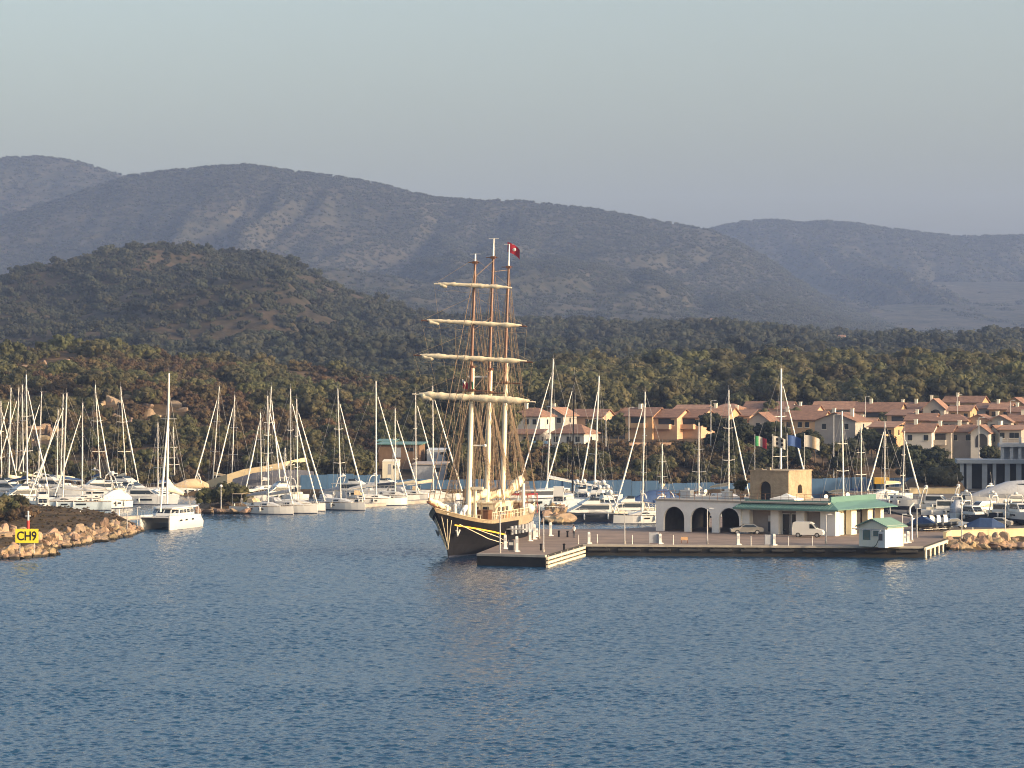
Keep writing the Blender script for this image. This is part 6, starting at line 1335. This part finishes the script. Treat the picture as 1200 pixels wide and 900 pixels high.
m = MB(); m.tube(hd_, ft.lerp(top,.9), .03, n=4)
for s_ in (-1,1): m.tube((-1.6,s_*Bc*.47,2.0), ft.lerp(top,.88), .03, n=4); m.tube((-2.4,s_*Bc*.47,2.0), ft.lerp(top,.6), .03, n=4)
m.build('rigging', M['wire'], t)
bs = ft.lerp(top,.10); be = Vector((-Lc*.40,0,4.9)); m = MB(); m.tube(bs, be, .13, n=6); m.build('boom', M['mastw'], t)
m = MB(); m.loft([[(bs.lerp(be,u).x, bs.lerp(be,u).y + y*k_, bs.lerp(be,u).z + zz*k_*h_) for y,zz in ((-.45,-.05),(-.4,.6),(0,1.0),(.4,.6),(.45,-.05))] for u,k_,h_ in ((.02,.5,4.2),(.12,.8,2.4),(.4,1,1.1),(.8,.9,.9),(.98,.7,.7))], smooth=True); m.build('sail_cover', M['sail'], t)
m = MB()
for s_ in (-1,1):
    pr = None
    for i in range(9): q_ = Vector((-Lc*.42+Lc*.85*i/8, s_*(Bc*.5-.15), 2.0+.02*i)); u_ = q_+Vector((0,0,.65)); m.tube(q_,u_,.022,n=4); pr and m.tube(pr,u_,.02,n=4); pr = u_
m.build('guard_rail', M['stain'], t)
for s_ in (-1,1): m = MB(); m.path([(-Lc*.45,s_*2.4,2.0),(-Lc*.45,s_*2.4,3.15)],.06); m.build('davit', M['stain'], t)
# pontoons
def pontoon(pts, wd, label, z=.55):
    t = thing('pontoon', label, 'pontoon', (pts[0][0], pts[0][1], 0)); o = Vector((pts[0][0], pts[0][1])); q_ = [Vector(p) - o for p in pts]
    for a, b in zip(q_, q_[1:]):
        d_ = (b-a).normalized(); n_ = Vector((-d_.y, d_.x))*wd/2; m = MB(); m.prism([tuple(a-n_),tuple(b-n_),tuple(b+n_),tuple(a+n_)], -.3, z); m.build('deck', M['conc'], t)
        L_ = (b-a).length
        for i in range(int(L_/8)+1): c_ = a + d_*min(L_-.3, .5+i*8) + n_*.8; m = MB(); m.tube((c_.x,c_.y,z),(c_.x,c_.y,z+1.1),.12,.1,6); m.build('bollard', M['mastw'], t)
pontoon([g0(95,611), g0(176,607.5)], 2.0, 'low concrete pontoon between the breakwater and the catamaran'); pontoon([g0(40,596), g0(110,594)], 1.8, 'narrow pontoon before the pale blue sailboat')
pontoon([(-48,516),(-30,528),(-10,566)], 2.2, 'pontoon behind the sterns of the sailboat row'); pontoon([(-105,590),(-40,596)], 2.2, 'long pontoon along the shore behind the left boats')
# ------------------------------------------------------------------ the three masted tall ship
M['hempcream'] = mat('weathered_cream_rail', (.31,.25,.17), .6, .3, 1.2)
TH = math.radians(16); SP0 = Vector((-8.1, 379, 0))
ts = thing('tall_ship', 'three masted tall ship with a black hull and furled cream square sails alongside the jetty', 'sailing ship', SP0, math.atan2(-math.cos(TH), -math.sin(TH)))
def s_zr(t): return 4.35 + 2.15*max(0,(t-.62)/.38)**1.7 + .5*max(0,(.25-t)/.25)**1.5
def s_pt(t, v, s):
    """port (+1) or starboard point of the hull at station t (0 stern, 1 bow), height fraction v of the rail"""
    vv = max(0, v); xb = 6.2*vv**1.7; xs = -30.5 - 2.2*vv; p = 1.55 + 1.5*vv
    b = 3.85*(.84+.16*vv); f = (1-max(0,(t-.42)/.58)**p); g = 1 if t > .30 else (.50+.14*vv) + (.5-.14*vv)*math.sin(t/.30*math.pi/2)
    y = max(.05, b*f*g) if v >= 0 else max(.04, b*f*g*.7)
    return Vector((xs + (xb-xs)*t, s*y, s_zr(t)*v))
VL = [-.16, 0, .03, .28, .5, .7, .91, 1.0]; NS = 26
m = MB()
for s in (1, -1):
    for i in range(NS):
        a, b = i/NS, (i+1)/NS
        for j, (v0, v1) in enumerate(zip(VL, VL[1:])):
            f = [s_pt(a,v0,s), s_pt(b,v0,s), s_pt(b,v1,s), s_pt(a,v1,s)]
            m.add(f if s < 0 else f[::-1], [(0,1,2,3)], 1 if (j == 6 or (j == 5 and i < 9)) else (2 if j < 2 else 0), False)
for v0, v1 in zip(VL, VL[1:]):
    m.add([s_pt(0,v0,-1), s_pt(0,v0,1), s_pt(0,v1,1), s_pt(0,v1,-1)], [(3,2,1,0)], 1 if v1 == 1 else 0)
    m.add([s_pt(1,v0,-1), s_pt(1,v0,1), s_pt(1,v1,1), s_pt(1,v1,-1)], [(0,1,2,3)], 0)
hull = m.build('hull', [M['black'], M['hempcream'], M['anti']], ts)
m = MB()
for i in range(NS):
    a, b = i/NS, (i+1)/NS; m.add([s_pt(a,.76,-1)*1, s_pt(b,.76,-1), s_pt(b,.76,1), s_pt(a,.76,1)], [(0,1,2,3)])
m.build('deck', M['teak'], ts)
m = MB()
for s in (1,-1):
    for i in range(NS):
        a, b = s_pt(i/NS,1,s), s_pt((i+1)/NS,1,s); n_ = Vector((0,s,0))
        m.loft([[a+n_*.09+UZ*.0, a-n_*.24, a-n_*.24+UZ*.10, a+n_*.09+UZ*.10],[b+n_*.09, b-n_*.24, b-n_*.24+UZ*.10, b+n_*.09+UZ*.10]], caps=False)
m.build('cap_rail', M['hempcream'], hull)
def tz(t, z): return z/s_zr(t)
m = MB()
for i in range(14):
    ta, tb = .93-.40*i/14, .93-.40*(i+1)/14; za, zb = 4.15-1.9*i/14, 4.15-1.9*(i+1)/14
    A, B_ = s_pt(ta,tz(ta,za),1), s_pt(tb,tz(tb,zb),1); n_ = Vector((.25,1,0)).normalized()
    m.loft([[A+n_*.002-UZ*.09, A+n_*.14-UZ*.09, A+n_*.14+UZ*.09, A+n_*.002+UZ*.09],[B_+n_*.002-UZ*.09, B_+n_*.14-UZ*.09, B_+n_*.14+UZ*.09, B_+n_*.002+UZ*.09]], caps=True)
m.build('yellow_strake', M['yellow'], hull)
for s in (1,-1):
    A = s_pt(.93, .55, s) + Vector((.3, s*.32, 0)); m = MB(); m.tube(A+UZ*.9, A-UZ*.5, .10, n=6); m.path([A+Vector((-.7,s*.1,.25)), A-UZ*.5, A+Vector((.7,s*.1,.25))], .12, n=6); m.tube(A+Vector((-.4,0,.8)), A+Vector((.4,0,.8)), .07, n=5); m.build('anchor', M['galv'], hull)
for i in range(6):
    t_ = .30+.075*i; m = MB(); c_ = s_pt(t_, .58, 1); m.tube(c_-Vector((0,.05,0)), c_+Vector((0,.04,0)), .17, n=10); m.build('porthole', M['stain'], hull)
m = MB(); DKZ = 3.3
for z0, z1, f0 in ((5.3,1.4,.985),(5.0,1.2,.96),(4.8,1.0,.94)):
    for s in (1,-1): m.tube(s_pt(f0, tz(f0,z0), s)+Vector((.1,s*.15,0)), Vector((.35,s*.06,z1)), .055, n=5)
A = s_pt(.90,.75,1); m.path([A+Vector((0,.1,0)), Vector((-4.5,4.0,2.2)), Vector((-6.5,5.4,1.55))], .05, n=4); A = s_pt(.80,.7,1); m.path([A+Vector((0,.1,0)), Vector((-7,4.6,2.3)), Vector((-8,5.6,1.55))], .05, n=4)
m.build('mooring_line', M['mastc'], ts)
# bowsprit with furled jibs, pulpit
m = MB(); m.tube((1.5,0,5.9),(8.6,0,7.35),.24,.16,8); bsp = m.build('bowsprit', M['wood'], ts)
def bundle(m, a, b, r, seed, n=18, droop=.25, sag=0.0, k=9):
    rr = random.Random(seed); a, b = Vector(a), Vector(b); d = (b-a).normalized(); side = d.cross(UZ).normalized(); rings = []
    for i in range(n+1):
        u = i/n; w = r*(.72+.5*rr.random())*min(1, .35+5*u, .35+5*(1-u)); c = a.lerp(b,u) - UZ*(w*droop + sag*math.sin(math.pi*u)); ring = []
        for j in range(k): t = 2*math.pi*j/k; q = w*(.85+.3*rr.random()); ring.append(c + side*math.cos(t)*q*.85 + UZ*math.sin(t)*q*(1.15 if math.sin(t) < 0 else .85))
        rings.append(ring)
    return m.loft(rings, smooth=True)
m = MB(); bundle(m, (2.5,0,6.75),(8.0,0,7.75),.42,1); bundle(m, (0.5,.4,6.3),(5.5,.25,7.1),.38,2); m.build('furled_jib', M['sail'], bsp)
m = MB()
for x,y,h in ((3.4,.9,1.0),(1.6,1.4,1.1),(-.2,-1.6,.9),(-.6,1.9,1.0)): z = 5.6 if x > 1 else 4.9; m.tube((x,y,z),(x,y,z+h),.22,.18,8); m.ball((x,y,z+h),.24)
m.build('ventilator', M['white'], ts)
m = MB(); bundle(m, (-1.2,1.2,5.3),(-6.4,.5,6.4),.34,3); m.build('furled_staysail', M['sailw'], ts)
# masts: cream lower mast, brown topmast, white pole
RK = .10
def mx(x0, z, off=0.0): return Vector((x0 - RK*(z-4) + off, 0, z))
MASTS = ((-8.7, 24.3, 38.0, 39.0, 1), (-17.0, 24.0, 39.0, 41.4, 2), (-24.5, 25.3, 38.0, 41.0, 3)); msts = []
for x0, zl, zt_, zp, k_ in MASTS:
    m = MB(); m.tube((x0+.1,0,DKZ-1), mx(x0,zl), .36, .30, 12); mo = m.build('mast', M['mastc'], ts); msts.append(mo)
    m = MB(); m.tube(mx(x0,zl-3.2,.55), mx(x0,zt_,.15), .25, .16, 10); m.build('topmast', M['wood'], mo)
    m = MB(); m.tube(mx(x0,zt_,.15), mx(x0,zp,.15), .13, .08, 8); m.tube(mx(x0,zp,.15)-Vector((0,.7,0)), mx(x0,zp,.15)+Vector((0,.7,0)), .04, n=4); m.build('pole', M['mastw'], mo)
    m = MB(); c_ = mx(x0,zl-.2,.25); m.box(c_.x-.5,c_.x+.45,-.36,.36,c_.z,c_.z+.3); c_ = mx(x0,zl-3.2,.3); m.box(c_.x-.5,c_.x+.5,-.45,.45,c_.z,c_.z+.25); m.tube(c_-Vector((0,2.2,0)), c_+Vector((0,2.2,0)), .09, n=5); c_ = mx(x0,zt_-.1,.15); m.box(c_.x-.3,c_.x+.3,-.3,.3,c_.z-.2,c_.z+.15); m.tube(c_-Vector((0,1.0,0)), c_+Vector((0,.6,0)), .06, n=5); m.build('masthead_fitting', M['wood'], mo)
m = MB(); c_ = mx(-17,22.9); m.tube(c_, c_+Vector((.3,-3.0,.05)), .16, n=6); m.build('crosstree', M['mastw'], msts[1])
m = MB(); m.tube(mx(-8.7,14.0), mx(-8.7,14.0)+Vector((0,1.9,0)), .10, n=6); m.ball(mx(-8.7,14.0)+Vector((0,2.0,0)), .22); m.build('deck_lamp', M['mastw'], msts[0])
m = MB(); m.tube((-9.2,.85,DKZ),(-9.2,.85,8.3),.2,n=8); m.box(-9.5,-8.9,.4,1.9,8.3,8.65); m.box(-9.4,-9,1.2,2.4,6.7,6.9); m.build('radar_post', M['mastc'], ts)
# yards with their furled square sails (screen left is starboard)
for zc, yl, yr, r, seed in ((34.8,-5.4,5.2,.25,11),(29.9,-7.0,7.4,.29,12),(25.3,-7.9,8.3,.32,13),(20.2,-7.9,8.8,.50,14)):
    c_ = mx(-8.7,zc,.62); A, B_ = c_+Vector((0,yl,-.06*yl)), c_+Vector((0,yr,-.06*yr)); m = MB(); m.tube(c_, A, .17, .09, 8); m.tube(c_, B_, .17, .09, 8); y_ = m.build('yard', M['wood'] if zc < 34 and zc > 24 else M['mastc'], ts)
    m = MB(); bundle(m, A.lerp(B_,.055)+UZ*.12, A.lerp(B_,.95)+UZ*.12, r, seed, 34, .1)
    bundle(m, A.lerp(B_,.07)+UZ*.05, A.lerp(B_,.17)-UZ*.25, r*.9, seed+20, 8, .3)
    m.build('furled_sail', M['sail'], y_)
    m = MB(); pr = None
    for i in range(13): u = i/12; q = A.lerp(B_,u) - UZ*(.7+.25*math.sin(u*math.pi*4)**2) + Vector((-.2,0,0)); (pr is not None) and m.tube(pr,q,.022,n=4); pr = q
    hd_ = mx(-8.7,zc+3.6,.3); m.tube(A,hd_,.022,n=4); m.tube(B_,hd_,.022,n=4); m.tube(A, Vector((-17,-3.4,7)), .016, n=4); m.tube(B_, Vector((-17,3.4,7)), .016, n=4); m.build('yard_rope', M['rope'], y_)
# booms and furled fore-and-aft sails
for (a, b), r, seed in ((((-9.6,.0,6.5),(-15.8,.5,7.6)),.52,31),(((-17.8,0,6.9),(-23.6,.4,7.2)),.55,32),(((-25.2,.1,6.6),(-32.5,.6,8.9)),.66,33)):
    m = MB(); m.tube(a, b, .16, n=8); bo = m.build('boom', M['wood'], ts); m = MB(); bundle(m, Vector(a)+UZ*.45, Vector(b)+UZ*.4, r, seed, 16); m.build('furled_sail', M['sail'], bo)
# deckhouses
def dhouse(x0, x1, y0, y1, z0, z1, mt, wins, nm='deckhouse', roofm='mastc'):
    m = MB(); m.box(x0,x1,y0,y1,z0,z1); d_ = m.build(nm, mt, ts); m = MB(); m.box(x0-.15,x1+.15,y0-.15,y1+.15,z1+.002,z1+.14); m.build('roof', M[roofm], d_)
    for (a, b, za, zb_, f) in wins:
        m = MB(); m.box(x1+.004,x1+.03,a,b,za,zb_) if f == 'f' else m.box(a,b,y1+.004,y1+.03,za,zb_); m.build('window', M['glass'], d_)
    return d_
dhouse(-22,-13.5,-2.3,2.3,DKZ-.1,6.3,M['cream'],[(-1.9,-1.2,5.1,5.9,'f'),(-.7,.0,5.1,5.9,'f'),(.6,1.4,5.1,5.9,'f'),(-15.5,-14.5,5,5.8,'p'),(-17.5,-16.5,5,5.8,'p'),(-19.5,-18.5,5,5.8,'p')])
dhouse(-13.2,-11.3,.2,1.9,DKZ-.1,5.4,M['wood'],[],'companionway','wood')
dhouse(-17.6,-14.8,2.42,3.4,DKZ-.1,5.1,mat('orange_varnish', (.42,.16,.05), .4, .2, 2),[],'deck_locker','wood')
dhouse(-29.5,-26,-2,2,DKZ,6.0,M['wood'],[(-1.4,-.5,4.8,5.5,'f'),(.5,1.4,4.8,5.5,'f')],'chart_house')
m = MB(); m.tube((-24.8,2.9,4.0),(-24.8,2.9,8.6),.24,n=8); m.build('white_post', M['mastw'], ts)
m = MB(); m.ball((-25.6,3.3,5.2),.7,1.0,.75,12,8); m.build('life_raft', M['white'], ts)
# railings along the sides: posts and rails, more open aft
m = MB()
for s in (1,-1):
    pr = None
    for i in range(36):
        t_ = .02+.62*i/35; q = s_pt(t_,1,s)+Vector((0,-s*.08,.1)); u = q+UZ*.95; m.tube(q,u,.045,n=4)
        if pr is not None: m.tube(pr,u,.05,n=4); m.tube(pr-UZ*.45,u-UZ*.45,.03,n=4)
        pr = u
m.build('side_rail', M['mastc'], ts); m = MB()
for i in range(9): y = -1.9+3.8*i/8; m.box(-8.05,-7.95,y-.05,y+.05,4.0,5.0)
m.box(-8.08,-7.92,-2,2,5.0,5.1); m.box(-8.08,-7.92,-2,2,3.9,4.05); m.build('foredeck_rail', M['mastc'], ts)
m = MB()
for x in (-27.0,-31.8):
    for s in (1,-1): m.tube((x,s*2.9,4.4),(x,s*2.9,7.0),.06,n=5)
for s in (1,-1): m.tube((-27,s*2.9,7.0),(-31.8,s*2.9,7.0),.09,n=5)
m.tube((-27,-2.9,7.0),(-27,2.9,7.0),.09,n=5); m.tube((-31.8,-2.9,7.0),(-31.8,2.9,7.0),.09,n=5); m.build('awning_frame', M['flagred'], ts)
m = MB(); rr = random.Random(5)
for i in range(16):
    t_ = .05+.5*rr.random(); q = s_pt(t_,.86,1); m.ball((q.x, q.y-.5, q.z+.35), rr.uniform(.25,.5), rr.uniform(.25,.45), rr.uniform(.25,.4), 7, 5, jit=.15, rnd=rr)
m.build('deck_gear', M['cream'], ts); m = MB()
for i in range(8): t_ = .12+.4*i/8; q = s_pt(t_,.62,1); m = MB(); m.tube(q+Vector((0,.28,.6)), q+Vector((0,.28,-.5)), .26, n=8); m.build('fender', M['cov_grey'], ts)
m = MB(); m.box(-15.2,-14.2,3.5,6.0,2.9,3.02); m.build('gangway', M['galv'], ts)
# standing rigging
m = MB()
for x0, zl, zt_, zp, k_ in MASTS:
    for s in (1,-1):
        sh_ = []
        for i in range(6):
            q = Vector((x0-.2-.62*i, s*3.78, 4.4)); sh_.append(q); m.tube(q, mx(x0,zl-3.3,.1), .04, n=4)
        for i in range(18):
            u = .05+.85*i/18; a, b = sh_[0].lerp(mx(x0,zl-3.3,.1),u), sh_[-1].lerp(mx(x0,zl-3.3,.1),u); m.tube(a,b,.013,n=3)
        for i in range(3): m.tube(Vector((x0-4.2-.7*i, s*3.7, 4.4)), mx(x0,zt_-.5-4*i,.1), .042, n=4)
        m.tube(mx(x0,zl-3.1,.3)+Vector((0,s*2.2,0)), mx(x0,zt_-2,.1), .025, n=4); m.tube(mx(x0,zl-3.1,.3)+Vector((0,s*1.6,0)), mx(x0,zt_-6,.1), .025, n=4)
    for i in range(10): y = random.Random(i*7+k_).uniform(-1.6,1.6); m.tube((x0-.8-.35*i, y, 4.5), mx(x0, zl-3-1.5*(i % 3)), .04, n=4)
for a, z in (((8.4,0,7.3),37),((6.5,0,7.0),31),((4.5,0,6.7),26),((2.5,0,6.3),21)): m.tube(a, mx(-8.7,z,.2), .045, n=4)
for (xa, za), (xb, zb_) in (((-8.7,36),(-17,38.5)),((-17,37),(-24.5,37.5)),((-8.7,21),(-17,24)),((-17,20),(-24.5,24)),((-8.7,5),(-17,22)),((-17,5),(-24.5,23)),((-8.7,29),(-17,31))): m.tube(mx(xa,za), mx(xb,zb_), .042, n=4)
m.tube(mx(-24.5,37.5), (-32.5,0,5), .03, n=4)
m.build('standing_rigging', M['tarred'], ts)
m = MB(); rr = random.Random(9)
for x0, zl, zt_, zp, k_ in MASTS:
    for i in range(9): s = rr.choice((-1,1)); m.tube((x0 - rr.uniform(-2.5,4), s*rr.uniform(.4,3.6), 4.3), mx(x0, rr.choice((19.5,20.6,24.8,29.5)), .3) + Vector((0, s*rr.uniform(.1,2.6), 0)), .03, n=4)
m.build('running_rigging', M['rope'], ts)
# flags
def cloth(name, o, w, h, mt, rake_, parent, seed=0):
    m = MB(); n = 10; ax = Vector((-.276, .961, 0)) ; ax = Vector((0,1,0))
    def pt(i, j): u = i/n; return o + ax*(w*u) + Vector((.16*math.sin(u*7+seed)*u,0,0)) - UZ*(h*j + rake_*u*u + rake_*.45*u) 
    for i in range(n): m.add([pt(i,1),pt(i+1,1),pt(i+1,0),pt(i,0)], [(0,1,2,3)], 0, True)
    return m.build(name, mt, parent)
fl = tag(bpy.data.objects.new('red_ensign', None), 'dark red ensign with a white mark flying from the mizzen masthead of the tall ship', 'flag'); COL.objects.link(fl); fl.location = SP0; fl.rotation_euler = ts.rotation_euler
fo = mx(-24.5,41.0,.15); fc = cloth('flag_cloth', fo + Vector((0,-.25,.3)), 1.75, 1.35, M['flagred'], .75, fl); m = MB(); m.ball(fo+Vector((.14,.75,-.75)), .05, .26, .24, 8, 5); m.build('white_mark', M['white'], fc)
fl = tag(bpy.data.objects.new('courtesy_flag', None), 'small red white and green flags above the lowest yard of the tall ship', 'flag'); COL.objects.link(fl); fl.location = SP0; fl.rotation_euler = ts.rotation_euler
q = mx(-8.7,22.4,.7); cloth('red_flag', q+Vector((0,-1.05,0)), .75, .95, M['flagred'], .25, fl, 1); cloth('green_flag', q+Vector((0,-.1,.1)), .5, 1.0, M['green'], .2, fl, 2); cloth('white_flag', q+Vector((.1,-1.1,.25)), .45, .4, M['white'], .3, fl, 3); m = MB(); m.tube(q+Vector((0,-1.08,.5)), q+Vector((0,-1.08,-1.9)), .02, n=4); m.tube(q+Vector((0,-.12,.5)), q+Vector((0,-.12,-1.9)), .02, n=4); m.build('halyard', M['rope'], fl)
# ------------------------------------------------------------------ haze: the air between us and the mountains
hz = bpy.data.materials.new('haze_air'); hz.use_nodes = True; n = hz.node_tree.nodes; n.remove(n['Principled BSDF'])
pv = n.new('ShaderNodeVolumePrincipled'); pv.inputs['Color'].default_value = (.41,.575,1.0,1); pv.inputs['Density'].default_value = 6.8e-5; pv.inputs['Anisotropy'].default_value = 0.0
hz.node_tree.links.new(pv.outputs[0], n['Material Output'].inputs['Volume'])
h_ = MB(); h_.box(-4200, 4200, -300, 9800, -4.5, 640)
tag(h_.build('haze', hz), kind='stuff')
